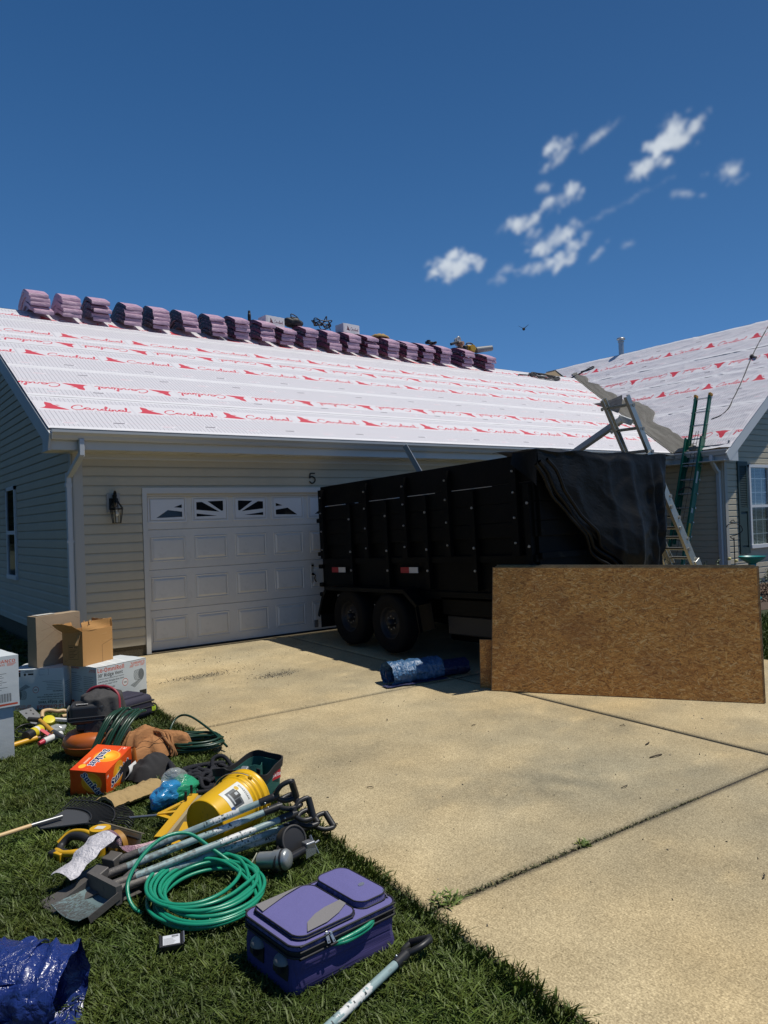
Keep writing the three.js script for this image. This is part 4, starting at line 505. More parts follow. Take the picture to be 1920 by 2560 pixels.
// ---------------------------------------------------------------- ladders
{
  const alu = M([0.48, 0.47, 0.42], 0.38, { metalness: 0.75, bumpMap: scratch, bumpScale: 0.0008 }), aluD = M([0.32, 0.30, 0.26], 0.45, { metalness: 0.6 });
  const t = thing('extension_ladder', 'worn aluminium extension ladder leaning on the right side of the trailer', 'ladder');
  const foot = (z) => V(5.76, gy(z) + 0.02, z), dir = V(-1.22, 1.96, 0).normalize(), zs = [4.2, 4.62], Lb = 2.7, out = V(dir.y, -dir.x, 0); // out = outward normal (towards the foot side)
  const P = (z, s, o = 0) => foot(z).addScaledVector(dir, s).addScaledVector(out, o);
  const channel = (z, s0, s1, o, sg, w = 0.072) => [bar(P(z, s0, o), P(z, s1, o), 0.012, w).translate(0, 0, 0), bar(P(z - sg * 0.018, s0, o + w / 2 - 0.005), P(z - sg * 0.018, s1, o + w / 2 - 0.005), 0.034, 0.008), bar(P(z - sg * 0.018, s0, o - w / 2 + 0.005), P(z - sg * 0.018, s1, o - w / 2 + 0.005), 0.034, 0.008)];
  zs.forEach((z, i) => { const sg = i ? 1 : -1; part('rail', channel(z, 0, Lb + 0.1, 0, sg), alu, t); part('fly_rail', channel(z - sg * 0.035, 1.15, 3.5, 0.075, sg), alu, t); part('foot_pad', [bar(P(z, -0.02, 0), P(z, 0.1, 0), 0.05, 0.1, 0.01)], M([0.02, 0.02, 0.02], 0.8), t); });
  for (let k = 0; k < 9; k++) { const s = 0.22 + k * 0.305; part('rung', [cyl(0.016, 0.016, 0.44, 0, 0, 0, Math.PI / 2, 0, 0, 10), box(0.06, 0.012, 0.4, 0, 0.012, 0)].map((g) => tf(g, 0, 0, 0)).map((g) => g.translate(P(4.41, s).x, P(4.41, s).y, 4.41)), alu, t); }
  for (let k = 0; k < 8; k++) { const s = 1.25 + k * 0.305; part('rung', [cyl(0.015, 0.015, 0.37, 0, 0, 0, Math.PI / 2, 0, 0, 10), box(0.05, 0.012, 0.34, 0, 0.012, 0)].map((g) => g.translate(P(4.41, s, 0.075).x, P(4.41, s, 0.075).y, 4.41)), alu, t); for (const z of zs) part('rivet', cyl(0.022, 0.022, 0.012, P(z, s, 0.06).x, P(z, s, 0.06).y, z + (z > 4.4 ? 0.008 : -0.008), Math.PI / 2, 0, 0, 10), aluD, t); }
  for (let k = 0; k < 8; k++) for (const z of zs) part('rivet', cyl(0.024, 0.024, 0.014, P(z, 0.22 + k * 0.305).x, P(z, 0.22 + k * 0.305).y, z + (z > 4.4 ? 0.009 : -0.009), Math.PI / 2, 0, 0, 10), aluD, t);
  part('rung_lock', [bar(P(4.62, 1.05, 0.05), P(4.62, 1.25, 0.05), 0.05, 0.1, 0.008), bar(P(4.2, 1.05, 0.05), P(4.2, 1.25, 0.05), 0.05, 0.1, 0.008)], alu, t);
  part('label_sticker', bar(P(4.63, 0.62, 0), P(4.63, 0.78, 0), 0.004, 0.055), M([0.6, 0.58, 0.55], 0.5), t);
}
{
  const green = M([0.008, 0.13, 0.075], 0.38), alu = M([0.55, 0.56, 0.55], 0.32, { metalness: 0.8 }), gold = M([0.45, 0.22, 0.02], 0.5);
  const t = thing('fibreglass_ladder', 'green fibreglass extension ladder leaning on the eave of the right wing', 'ladder');
  const za = 0.78, zb = 1.16, base = V(10.16, gy(0.8) + 0.02, 0), dir = V(0.95, 2.86, 0).normalize(), out = V(-dir.y, dir.x, 0);
  const P = (z, s, o = 0) => base.clone().addScaledVector(dir, s).addScaledVector(out, o).add(V(0, 0, z));
  const ch = (z, s0, s1, o, sg) => [bar(P(z, s0, o), P(z, s1, o), 0.012, 0.085), bar(P(z - sg * 0.018, s0, o + 0.038), P(z - sg * 0.018, s1, o + 0.038), 0.036, 0.009), bar(P(z - sg * 0.018, s0, o - 0.038), P(z - sg * 0.018, s1, o - 0.038), 0.036, 0.009)];
  [[za, -1], [zb, 1]].forEach(([z, sg]) => { part('rail', ch(z, 0, 3.25, 0.09, sg), green, t); part('fly_rail', ch(z - sg * 0.02, 1.0, 4.2, 0, sg), green, t); part('end_cap', bar(P(z - sg * 0.025, 4.19, 0), P(z - sg * 0.025, 4.25, 0), 0.055, 0.1, 0.012), gold, t); part('foot_pad', bar(P(z, -0.03, 0.09), P(z, 0.08, 0.09), 0.06, 0.1, 0.01), gold, t); });
  for (let k = 0; k < 14; k++) { const s = 0.25 + k * 0.3; if (s > 1.05) part('rung', rod(P(za, s, 0), P(zb, s, 0), 0.017, 0.017, 10), alu, t); if (s < 3.2) part('rung', rod(P(za, s - 0.02, 0.09), P(zb, s - 0.02, 0.09), 0.017, 0.017, 10), alu, t); for (const z of [za, zb]) part('rivet', [cyl(0.018, 0.018, 0.02, P(z, s, s > 1.05 ? 0 : 0.09).x, P(z, s, s > 1.05 ? 0 : 0.09).y, z + (z > 1 ? 0.012 : -0.012), Math.PI / 2, 0, 0, 8)], alu, t); }
  const sx = M([1, 1, 1], 0.5, { map: ctex(64, 256, (x, w, h) => { x.fillStyle = '#d9dcd8'; x.fillRect(0, 0, w, h); x.fillStyle = '#14503a'; x.save(); x.translate(16, 240); x.rotate(-Math.PI / 2); x.font = 'bold 44px sans-serif'; x.fillText('250 lb', 10, 36); x.restore(); }) });
  part('label_sticker', bar(P(zb + 0.008, 2.25, 0.09), P(zb + 0.008, 2.5, 0.09), 0.003, 0.055), M([0.55, 0.58, 0.56], 0.5), t); part('label_sticker', bar(P(zb + 0.008, 1.62, 0.09), P(zb + 0.008, 1.72, 0.09), 0.003, 0.06), M([0.5, 0.52, 0.5], 0.5), t); part('label_sticker', bar(P(zb + 0.008, 1.05, 0.09), P(zb + 0.008, 1.4, 0.09), 0.003, 0.065), M([0.55, 0.38, 0.03], 0.5), t);
  part('rope', [tube([P(0.97, 3.4, 0.05), P(0.95, 2.6, 0.12), P(0.9, 1.6, 0.16), P(0.88, 0.3, 0.2)], 0.006, 40, 5), tube([P(1.02, 3.4, 0.05), P(1.06, 2.2, 0.14), P(1.05, 0.3, 0.22)], 0.006, 40, 5), tube([P(za, 2.0, 0.1), P(0.9, 2.14, 0.12), P(1.08, 2.14, 0.12), P(zb, 1.98, 0.1)], 0.012, 24, 6)], M([0.03, 0.03, 0.03], 0.8), t);
  part('standoff', [bar(P(za + 0.06, 3.08, -0.04), P(zb + 0.5, 3.08, -0.04), 0.025, 0.025), bar(P(zb + 0.5, 3.0, -0.05), P(zb + 0.5, 3.16, -0.05), 0.03, 0.03)], M([0.3, 0.3, 0.3], 0.5, { metalness: 0.5 }), t);
}
// ---------------------------------------------------------------- oriented strand board leaning on the trailer tongue
{
  const osbTex = (seed, w, h, sx, sy) => ctex(w, h, (x) => { const r = rng(seed); x.fillStyle = '#c08a48'; x.fillRect(0, 0, w, h);
    const pal = ['#dfa355', '#c48640', '#a26d31', '#e6b66c', '#d0954b', '#b07837', '#895a29', '#d89f53', '#c28841', '#e8c283'];
    for (let i = 0; i < 26000; i++) { const L = (14 + r() * 52) * sx, T = (3 + r() * 10) * sy; x.save(); x.translate(r() * w, r() * h); x.rotate((r() - 0.5) * (r() < 0.3 ? 3.1 : 1.3)); x.globalAlpha = 0.35 + r() * 0.5; x.fillStyle = pal[Math.floor(r() * pal.length)]; x.beginPath(); x.moveTo(-L / 2, -T / 2 + r() * 3); x.lineTo(L / 2 - r() * 12, -T / 2); x.lineTo(L / 2, T / 2 - r() * 4); x.lineTo(-L / 2 + r() * 14, T / 2); x.closePath(); x.fill(); if (r() < 0.2) { x.globalAlpha = 0.45; x.strokeStyle = '#4d331c'; x.lineWidth = 0.8 + r(); x.beginPath(); x.moveTo(-L / 2, T / 2); x.lineTo(L / 2, T / 2 - 2); x.stroke(); } x.restore(); }
    x.globalAlpha = 1; for (let i = 0; i < 2600; i++) { x.fillStyle = `rgba(52,32,16,${0.3 + r() * 0.5})`; x.beginPath(); x.ellipse(r() * w, r() * h, 1 + r() * 3, 0.8 + r() * 2, r() * 3, 0, 7); x.fill(); }
    for (let k = 1; k < 7; k++) for (let q = 0; q < 9; q++) { const px = w * k / 7 + (r() - 0.5) * 14, py = h * (q + r() * 0.8) / 9; x.fillStyle = 'rgba(45,30,18,0.55)'; x.fillRect(px, py, 2.2, 10 + r() * 30); }
    x.globalAlpha = 0.30; for (let i = 0; i < 26; i++) { const g = x.createRadialGradient(0, 0, 0, 0, 0, 1); void g; x.fillStyle = r() > 0.5 ? '#6d4526' : '#8c5a30'; x.beginPath(); x.ellipse(r() * w, r() * h, 60 + r() * 170, 40 + r() * 100, r(), 0, 7); x.globalAlpha = 0.10; x.fill(); }
    x.globalAlpha = 1; x.strokeStyle = 'rgba(70,55,40,0.45)'; x.lineWidth = 10; x.strokeRect(0, 0, w, h); });
  const T1 = osbTex(11, 2048, 1024, 1, 1), T2 = osbTex(12, 512, 512, 1, 1), fm = M([1, 1, 1], 0.75, { map: T1, bumpMap: scratch, bumpScale: 0.0015 }), fm2 = M([1, 1, 1], 0.75, { map: T2, bumpMap: scratch, bumpScale: 0.0015 }), edge = M([0.13, 0.12, 0.085], 0.9, { bumpMap: grainBump, bumpScale: 0.002 });
  const sheet = (label, w, h, x, y, z, ry, rx, rz, m) => { const t = thing('strand_board', label, 'OSB sheet', [x, y, z], ry, 'strand board sheets leaning by the trailer'); t.rotation.x = rx; t.rotation.z = rz;
    part('face', [tf(new THREE.PlaneGeometry(w - 0.004, h - 0.004), 0, h / 2, 0.0056), tf(new THREE.PlaneGeometry(w - 0.004, h - 0.004), 0, h / 2, -0.0056, 0, Math.PI)], m, t); part('edge', rbox(w, h, 0.011, 0.0015, 0, h / 2, 0), edge, t); };
  const ry = -0.926, back = V(Math.sin(ry), 0, Math.cos(ry)), C = V(2.583, -0.102, 5.401), al = V(Math.cos(ry), 0, -Math.sin(ry));
  sheet('large brown strand board sheet, front one of the leaning stack', 2.44, 1.22, C.x, C.y, C.z, ry, -0.186, -0.017, fm);
  for (let i = 1; i < 5; i++) { const d = -0.016 * i - 0.004, s = [0, 0.02, -0.012, 0.035, 0.01][i], p = C.clone().addScaledVector(back, d).addScaledVector(al, s); sheet(`large strand board sheet, ${['', 'second', 'third', 'fourth', 'rearmost'][i]} from the front of the leaning stack`, 2.44 - 0.01 * i, 1.22 + [0, 0.006, -0.004, 0.012, 0.018][i], p.x, p.y + 0.004, p.z, ry + 0.004 * (i % 2), -0.186 - 0.002 * i, -0.017 + 0.003 * (i % 3 - 1), fm); }
  const q = C.clone().addScaledVector(back, -0.13).addScaledVector(al, -1.14); sheet('short strand board offcut showing past the left end of the stack', 0.42, 0.5, q.x, q.y, q.z, ry + 0.03, -0.06, -0.01, fm2);
}
// ---------------------------------------------------------------- things on the lawn
const W = (x, h, z) => V(x, gy(z) + h, z);
const blackP = M([0.016, 0.016, 0.017], 0.4), blackR = M([0.02, 0.02, 0.02], 0.75, { bumpMap: grainBump, bumpScale: 0.001 }), yellowP = M([0.60, 0.34, 0.012], 0.42, { bumpMap: scratch, bumpScale: 0.0006 }), steel = M([0.45, 0.46, 0.46], 0.3, { metalness: 0.85 }), castGrey = M([0.33, 0.35, 0.35], 0.38, { metalness: 0.55, bumpMap: scratch, bumpScale: 0.0008 }), woodM = M([0.48, 0.30, 0.13], 0.55, { bumpMap: scratch, bumpScale: 0.001 });
// a carton with its own print on each face: order px, nx, py, ny, pz, nz
function carton(name, label, category, pos, ry, w, h, d, mats, group, bulge = 0.006, seed = 1) {
  const t = thing(name, label, category, pos, ry, group), g = new THREE.BoxGeometry(w, h, d, 8, 8, 8).translate(0, h / 2, 0), p = g.attributes.position;
  for (let i = 0; i < p.count; i++) { const x = p.getX(i), y = p.getY(i), z = p.getZ(i), ex = 1 - (2 * x / w) ** 2, ez = 1 - (2 * z / d) ** 2, ey = 1 - (2 * y / h - 1) ** 2; p.setXYZ(i, x + Math.sign(x) * bulge * ey * ez * (Math.abs(x) > w / 2 - 1e-4 ? 1 : 0) + 0.003 * noise3(y * 9, z * 9, seed), y + (y > h - 1e-4 ? bulge * ex * ez * 0.6 : 0) + 0.003 * noise3(x * 8, z * 8, seed + 3), z + Math.sign(z) * bulge * ex * ey * (Math.abs(z) > d / 2 - 1e-4 ? 1 : 0) + 0.003 * noise3(x * 9, y * 9, seed + 5)); }
  g.computeVertexNormals(); const m = shade(new THREE.Mesh(g, mats)); m.name = 'box_body'; t.add(m); return t;
}
const lines = (x, a, b, y, n, dy, r, c = '#4c5255') => { x.fillStyle = c; for (let i = 0; i < n; i++) x.fillRect(a, y + i * dy, (b - a) * (0.6 + 0.4 * r()), 5.5); };
const lomanco = (x, px, py, s) => { x.save(); x.translate(px, py); x.scale(s, s); x.fillStyle = '#c9502f'; x.font = 'bold 30px sans-serif'; x.fillText('LOMANCO', 16, 26); x.font = 'bold 18px sans-serif'; x.fillText('VENTS', 50, 45); for (let i = 0; i < 4; i++) { x.fillRect(-2 - i * 3, 30 + i * 5, 46 - i * 2, 2.4); x.fillRect(116, 30 + i * 5, 54 - i * 6, 2.4); x.fillRect(2 + i * 3, 4 + i * 5, 12, 2.4); } x.restore(); };
const ventRoll = (x, px, py, s, flip) => { x.save(); x.translate(px, py); x.scale(flip ? -s : s, s); x.lineWidth = 2.2; x.strokeStyle = '#3b4042'; x.fillStyle = '#aab0b0'; x.beginPath(); x.moveTo(-46, -50); x.lineTo(20, -54); x.lineTo(20, 44); x.lineTo(-46, 40); x.ellipse(-46, -5, 26, 46, 0, Math.PI / 2, Math.PI * 1.5); x.fill(); x.stroke(); x.fillStyle = '#7d8384'; x.beginPath(); x.ellipse(20, -5, 34, 50, 0, 0, 7); x.fill(); x.stroke(); for (let k = 1; k < 6; k++) { x.beginPath(); x.ellipse(20, -5, 34 - k * 5.5, 50 - k * 8, 0, 0, 7); x.stroke(); } x.fillStyle = '#3b4042'; for (let i = 0; i < 26; i++) { x.beginPath(); x.arc(-64 + (i * 37) % 60, -44 + (i * 23) % 80, 2.4, 0, 7); x.fill(); } x.fillStyle = '#9aa0a0'; x.beginPath(); x.moveTo(-20, 44); x.lineTo(-112, 78); x.lineTo(-66, 104); x.lineTo(34, 44); x.closePath(); x.fill(); x.stroke(); x.beginPath(); x.moveTo(-6, 44); x.lineTo(-88, 92); x.stroke(); x.restore(); };
const badge = (x, px, py, r) => { x.strokeStyle = '#b5452a'; x.lineWidth = r * 0.16; x.fillStyle = '#e0dfdb'; x.beginPath(); x.arc(px, py, r, 0, 7); x.fill(); x.stroke(); x.fillStyle = '#2b2b2b'; x.font = `bold ${r * 0.72}px sans-serif`; x.textAlign = 'center'; x.fillText('330', px, py + r * 0.26); x.font = `${r * 0.26}px sans-serif`; x.textAlign = 'left'; };
const boxWhite = '#c9cfcf';
const ventFront = (en) => (x, w, h) => { const r = rng(21); x.fillStyle = boxWhite; x.fillRect(0, 0, w, h); x.fillStyle = '#c4431f'; x.font = 'bold 92px sans-serif'; x.fillText('Lo-OmniRoll', 14, 92); x.fillStyle = '#15181a'; x.font = 'bold 74px sans-serif'; x.fillText("30' Ridge Vent", 20, 166); x.font = 'bold 24px sans-serif'; x.fillText(en ? '30 ft roll of low profile ridge ventilation' : '30 pies de rollo de ventilación para cumbrera', 22, 204); x.font = 'bold 36px sans-serif'; x.fillText('Low-Profile Shingle-Over Vent', 24, 252); x.font = 'bold 26px sans-serif'; x.fillText('1 ft. wide vent  Model: LOR-30', 28, 290); x.font = 'bold 44px sans-serif'; x.fillText(en ? 'Features:' : 'Características:', 28, 356); lines(x, 36, 440, 376, 6, 30, r, '#3e4447'); x.fillStyle = '#3e4447'; lomanco(x, w - 340, 20, 1.85); ventRoll(x, w - 150, h * 0.40, 1.75); badge(x, w * 0.55, h * 0.50, 56); x.strokeStyle = '#6a7072'; x.lineWidth = 4; x.strokeRect(300, h - 110, 190, 100); x.fillStyle = boxWhite; x.fillRect(320, h - 116, 60, 110); x.fillStyle = '#15181a'; x.fillRect(w - 420, h - 104, 110, 32); x.fillRect(w - 160, h - 130, 150, 80); x.beginPath(); x.arc(w - 250, h - 92, 24, 0, 7); x.fill(); lines(x, w - 420, w - 200, h - 56, 3, 14, r, '#2a3033'); x.fillStyle = '#b9492b'; x.fillRect(w - 160, h - 40, 156, 28); x.fillStyle = '#3a3030'; x.fillRect(0, 0, w, 7); };
const ventSide = (x, w, h) => { const r = rng(31); x.fillStyle = boxWhite; x.fillRect(0, 0, w, h); x.fillStyle = '#c9502f'; x.font = 'bold 44px sans-serif'; x.fillText('Lo-OmniRoll', 14, 52); lomanco(x, w - 210, 34, 1.1); x.fillStyle = '#33383a'; x.font = 'bold 22px sans-serif'; x.fillText('INSTALLATION', 24, 130); for (const c of [30, w / 2 + 10]) lines(x, c, c + w / 2 - 50, 160, 9, 30, r, '#555c5f'); x.fillStyle = '#b9492b'; x.beginPath(); x.arc(46, h - 30, 56, 0, 7); x.fill(); x.fillStyle = '#ddd'; x.font = 'bold 18px sans-serif'; x.fillText('MADE IN', 10, h - 40); };
const ventEnd = (x, w, h) => { const r = rng(41); x.fillStyle = boxWhite; x.fillRect(0, 0, w, h); lomanco(x, w - 330, 40, 1.8); x.fillStyle = '#33383a'; x.font = 'bold 24px sans-serif'; x.fillText('INSTRUCCIONES', w - 420, 196); lines(x, w - 440, w - 110, 216, 3, 24, r); lines(x, w - 440, w - 110, 300, 3, 24, r); lines(x, w - 440, w - 110, 390, 2, 24, r); x.strokeStyle = '#2b2f31'; x.lineWidth = 9; x.beginPath(); x.arc(w - 390, h - 130, 66, 0, 7); x.stroke(); x.fillStyle = '#2b2f31'; x.font = 'bold 64px sans-serif'; x.fillText('UL', w - 430, h - 106); for (let i = 0; i < 24; i++) x.fillRect(w - 250 + i * 7, h - 170, 2 + (i * 7) % 4, 104); x.fillStyle = '#b9492b'; x.fillRect(w - 420, h - 44, 400, 24); };
const plainWhite = (x, w, h) => { x.fillStyle = '#c3c9cb'; x.fillRect(0, 0, w, h); x.strokeStyle = 'rgba(90,95,98,0.4)'; x.lineWidth = 4; x.beginPath(); x.moveTo(0, h / 2); x.lineTo(w, h / 2); x.stroke(); x.fillStyle = '#3a3f42'; x.fillRect(w * 0.1, h * 0.2, 70, 16); x.fillRect(w * 0.1, h * 0.28, 50, 12); x.strokeStyle = 'rgba(230,235,236,0.7)'; x.lineWidth = 10; for (let i = 0; i < 4; i++) { x.beginPath(); x.moveTo(w * 0.2 * i, h); x.lineTo(w * (0.2 * i + 0.15), 0); x.stroke(); } };
const cardM = (draw, w = 1024, h = 640, up = false) => { const t = ctex(w, h, (x) => { if (up) { x.translate(w, h); x.rotate(Math.PI); } draw(x, w, h); }); return M([1, 1, 1], 0.62, { map: t, bumpMap: scratch, bumpScale: 0.0008 }); };
{
  const top = cardM(plainWhite, 512, 512), front = cardM(ventFront(false)), frontE = cardM((x, w, h) => { ventFront(true)(x, w, h); x.fillStyle = '#c9502f'; x.beginPath(); x.arc(w * 0.2, h - 20, 0, 0, 7); x.fill(); }, 1024, 760, true), side = cardM(ventSide, 768, 640), sideU = cardM(ventSide, 768, 640, true), end = cardM(ventEnd, 900, 640);
  const grp = 'white ridge vent cartons beside the garage corner';
  carton('vent_carton', 'white ridge vent carton facing the drive, open brown box standing on it', 'box', [-1.186, -0.042, 2.24], 0.352, 0.569, 0.386, 0.40, [side, side, top, top, front, front], grp, 0.005, 2);
  carton('vent_carton', 'white ridge vent carton with its print upside down under the tall brown box', 'box', [-1.733, -0.038, 2.025], -0.52, 0.46, 0.385, 0.36, [sideU, sideU, top, top, frontE, frontE], grp, 0.005, 5);
  const plain = M([0.50, 0.53, 0.54], 0.6, { bumpMap: scratch, bumpScale: 0.001 });
  carton('vent_carton', 'blank white carton at the left edge, lower of the two stacked there', 'box', [-2.60, gy(3.38) - 0.01, 3.37], 0.1, 0.6, 0.39, 0.4, [plain, plain, top, plain, plain, plain], grp, 0.01, 7);
  carton('vent_carton', 'white ridge vent carton at the left edge, upper of the two stacked there', 'box', [-2.575, gy(3.38) + 0.382, 3.40], 0.14, 0.62, 0.385, 0.4, [side, side, top, plain, end, end], grp, 0.006, 9);
  const kraftTex = (c, s) => ctex(512, 512, (x, w, h) => { const r = rng(s); x.fillStyle = c; x.fillRect(0, 0, w, h); for (let i = 0; i < 900; i++) { x.fillStyle = `rgba(${r() > 0.5 ? '255,235,200' : '70,45,20'},${0.03 + r() * 0.06})`; x.fillRect(r() * w, r() * h, 2 + r() * 40, 1 + r() * 2); } x.strokeStyle = 'rgba(80,55,30,0.35)'; x.lineWidth = 3; for (let i = 0; i < 4; i++) { x.beginPath(); x.moveTo(r() * w, r() * h); x.lineTo(r() * w, r() * h); x.stroke(); } });
  const greyK = M([1, 1, 1], 0.75, { map: kraftTex('#a08c72', 3), bumpMap: scratch, bumpScale: 0.001 }), kraft = M([1, 1, 1], 0.7, { map: kraftTex('#b98a52', 4), bumpMap: scratch, bumpScale: 0.001 }), inside = M([0.45, 0.27, 0.11], 0.75);
  const tall = carton('cardboard_box', 'tall flat closed cardboard box standing on a white carton', 'box', [-1.622, 0.346, 1.985], 0.40, 0.487, 0.485, 0.135, greyK, undefined, 0.006, 11); part('label_sticker', box(0.2, 0.002, 0.08, -0.12, 0.4925, 0.01), M([0.55, 0.53, 0.48], 0.6), tall);
  // open, torn box: four walls, flaps
  const t = thing('cardboard_box', 'opened brown cardboard box with torn flaps on a white carton', 'box', [-1.36, 0.345, 2.17], 0.551), w = 0.40, h = 0.33, d = 0.25;
  const printed = M([1, 1, 1], 0.7, { map: ctex(512, 512, (x, a, b) => { x.drawImage(kraftTex('#b98a52', 6).image, 0, 0); x.fillStyle = '#3a2a18'; x.strokeStyle = '#3a2a18'; x.lineWidth = 4; x.strokeRect(150, 210, 250, 200); for (let i = 0; i < 6; i++) x.fillRect(165, 270 + i * 22, 200 - (i % 3) * 40, 6); for (let i = 0; i < 3; i++) { x.beginPath(); x.arc(310 + i * 28, 238, 9, 0, 7); x.fill(); } x.fillRect(165, 230, 100, 12); }) });
  part('side_panel', box(w, h, 0.006, 0, h / 2, d / 2 - 0.003), kraft, t); part('side_panel', box(w, h, 0.006, 0, h / 2, -d / 2 + 0.003), kraft, t); part('side_panel', box(0.006, h, d - 0.012, w / 2 - 0.003, h / 2, 0), kraft, t); part('side_panel', (() => { const g = new THREE.BoxGeometry(0.006, h, d - 0.012).translate(-w / 2 + 0.003, h / 2, 0); return g; })(), printed, t); part('bottom', box(w - 0.02, 0.006, d - 0.02, 0, 0.005, 0), inside, t);
  const flap = (x, y, z, ww, dd, rx, ry = 0, rz = 0) => { const g = grid(10, 6, (u, v) => V((u - 0.5) * ww, v * dd + (v > 0.9 ? 0.012 * noise3(u * 9, x * 9, 2) : 0), 0.008 * Math.sin(u * 5 + v * 3)), 1, 0.4); tf(g, x, y, z, rx, ry, rz); return thick(g, 0.004); };
  part('flap', flap(0, h, d / 2 - 0.004, w, 0.085, -0.12), kraft, t); part('flap', flap(-w / 2 + 0.06, h, -d / 2 + 0.01, 0.2, 0.07, -0.5, 0.2), kraft, t); part('flap', flap(-w / 2, h - 0.01, 0.0, d, 0.15, 0.95, -Math.PI / 2), kraft, t); part('flap', flap(w / 2, h, 0, d, 0.08, -0.2, Math.PI / 2), kraft, t);
  part('torn_piece', [tf(thick(grid(8, 6, (u, v) => V(u * 0.09, 0.04 * Math.sin(u * 4 + v * 5) + 0.03 * noise3(u * 5, v * 5, 1), v * 0.05), 1, 1), 0.003), -0.16, h + 0.04, d / 2 - 0.05, 0.3, 0.2, 0.5), tf(thick(grid(8, 6, (u, v) => V((u - 0.5) * 0.028 * (1 - v * 0.7), -v * 0.1, 0.012 * Math.cos(u * 3)), 1, 1), 0.003), -w / 2 - 0.015, h - 0.03, d / 2 - 0.03, 0.2, 0.6, -0.3)], inside, t);
}
// ---- polar heap of cloth: a soft mound with folds
function heapGeo(rx, rz, h, seed, o = {}) {
  const NR = o.nr || 26, NT = o.nt || 64, f = o.fold ?? 0.03, ex = o.ex || 2.2;
  return grid(NT, NR, (u, v) => { const th = u * 6.2832, c = Math.cos(th), s = Math.sin(th), R = 1 + (o.rag ?? 0.22) * noise3(c * 1.6 + seed, s * 1.6, seed * 1.7), rho = v; const x = c * rho * R * rx, z = s * rho * R * rz; const fo = (1 - Math.abs(fbm(x * (o.ff || 7) + seed + 0.25 * noise3(x * 5, z * 5, seed), z * (o.ff || 7) * (o.an || 0.45), seed, 3)) * 4); let y = h * (1 - rho ** ex) * (1 + 0.3 * noise3(x * 5, z * 5, seed + 3)) + f * Math.max(-0.4, fo) * (1 - rho ** 6) * (0.4 + h * 3) + 0.012 * (1 - rho); return V(x, Math.max(-0.02, y), z); }, o.su || 1, o.sv || 1);
}
const heap = (name, label, category, x, z, rot, rx, rz, h, seed, mat, o, lift = 0) => { const t = thing(name, label, category, [x, gy(z) + lift, z], rot); part('cloth', heapGeo(rx, rz, h, seed, o), mat, t); return t; };
const fabric = (c, b = 0.004) => M(c, 0.9, { bumpMap: wrinkleBump, bumpScale: b, sheen: 0.25, sheenRoughness: 0.6 });
{ // compressor under a dark garment
  const t = thing('air_compressor', 'orange pancake air compressor with black motor cover on the grass', 'air compressor', [-1.80, gy(3.86) - 0.01, 3.86], 0);
  part('tank', lathe([[0, 0.02], [0.14, 0.02], [0.19, 0.05], [0.208, 0.1], [0.2, 0.15], [0.17, 0.185], [0.1, 0.2], [0, 0.2]], 40), M([0.42, 0.10, 0.015], 0.35), t); part('tank_seam', tf(new THREE.TorusGeometry(0.208, 0.005, 6, 48), 0, 0.1, 0, Math.PI / 2), M([0.3, 0.07, 0.012], 0.4), t);
  const c = part('motor_cover', [rbox(0.25, 0.15, 0.2, 0.03, -0.02, 0.33, 0, 0, -0.35), rbox(0.2, 0.06, 0.18, 0.02, 0.0, 0.235, 0, 0, -0.35), rbox(0.262, 0.012, 0.212, 0.005, -0.02, 0.31, 0, 0, -0.35), rbox(0.262, 0.012, 0.212, 0.005, -0.02, 0.285, 0, 0, -0.35)], M([0.03, 0.031, 0.033], 0.38), t);
  part('label_sticker', (() => { const g = new THREE.PlaneGeometry(0.085, 0.04); return tf(g, -0.075, 0.4085, 0.055, -Math.PI / 2, -0.35); })(), M([1, 1, 1], 0.5, { map: ctex(128, 64, (x) => { x.fillStyle = '#1c1c1c'; x.fillRect(0, 0, 128, 64); x.strokeStyle = '#ddd'; x.lineWidth = 5; x.strokeRect(4, 4, 120, 56); x.fillStyle = '#e8e8e8'; x.font = 'bold 30px sans-serif'; x.fillText('RIDGID', 12, 42); }) }), c);
  part('control_panel', rbox(0.012, 0.1, 0.13, 0.004, -0.152, 0.33, -0.043, 0, -0.35), M([0.16, 0.16, 0.14], 0.4), c);
  part('carry_handle', tube([V(-0.02, 0.3, -0.14), V(0.02, 0.46, -0.12), V(0.12, 0.5, -0.03), V(0.19, 0.44, 0.06), V(0.18, 0.28, 0.12)], 0.012), M([0.28, 0.02, 0.035], 0.5), t); part('gauge', cyl(0.022, 0.022, 0.03, 0.1, 0.26, 0.12, Math.PI / 2), steel, t);
}
{ const t = thing('work_jacket', 'dark grey work jacket thrown over the compressor motor', 'jacket', [-1.70, gy(3.85), 3.83], 0.5);
  const g = grid(72, 34, (u, v) => { const th = u * 6.2832, c = Math.cos(th), s = Math.sin(th), lob = 1 + 0.25 * noise3(c * 1.7, s * 1.7, 3); const top = Math.min(v, 0.45) / 0.45, drop = clamp((v - 0.45) / 0.55); const len = (0.14 + 0.17 * (0.5 + 0.5 * noise3(c * 1.4 + 4, s * 1.4, 8)) + (s > 0.3 ? 0.06 : 0)) * drop; const r = 0.155 * top * lob + 0.035 * drop + 0.022 * Math.sin(th * 9 + noise3(c * 2, s * 2, 2) * 3) * drop; return V(c * r, 0.475 - 0.05 * top * top - len + 0.02 * fbm(c * top * 2, s * top * 2, 6, 3), s * r * 0.95); }, 2, 1);
  part('cloth', thick(g, 0.004), M([0.050, 0.048, 0.047], 0.9, { bumpMap: wrinkleBump, bumpScale: 0.006 }), t); }
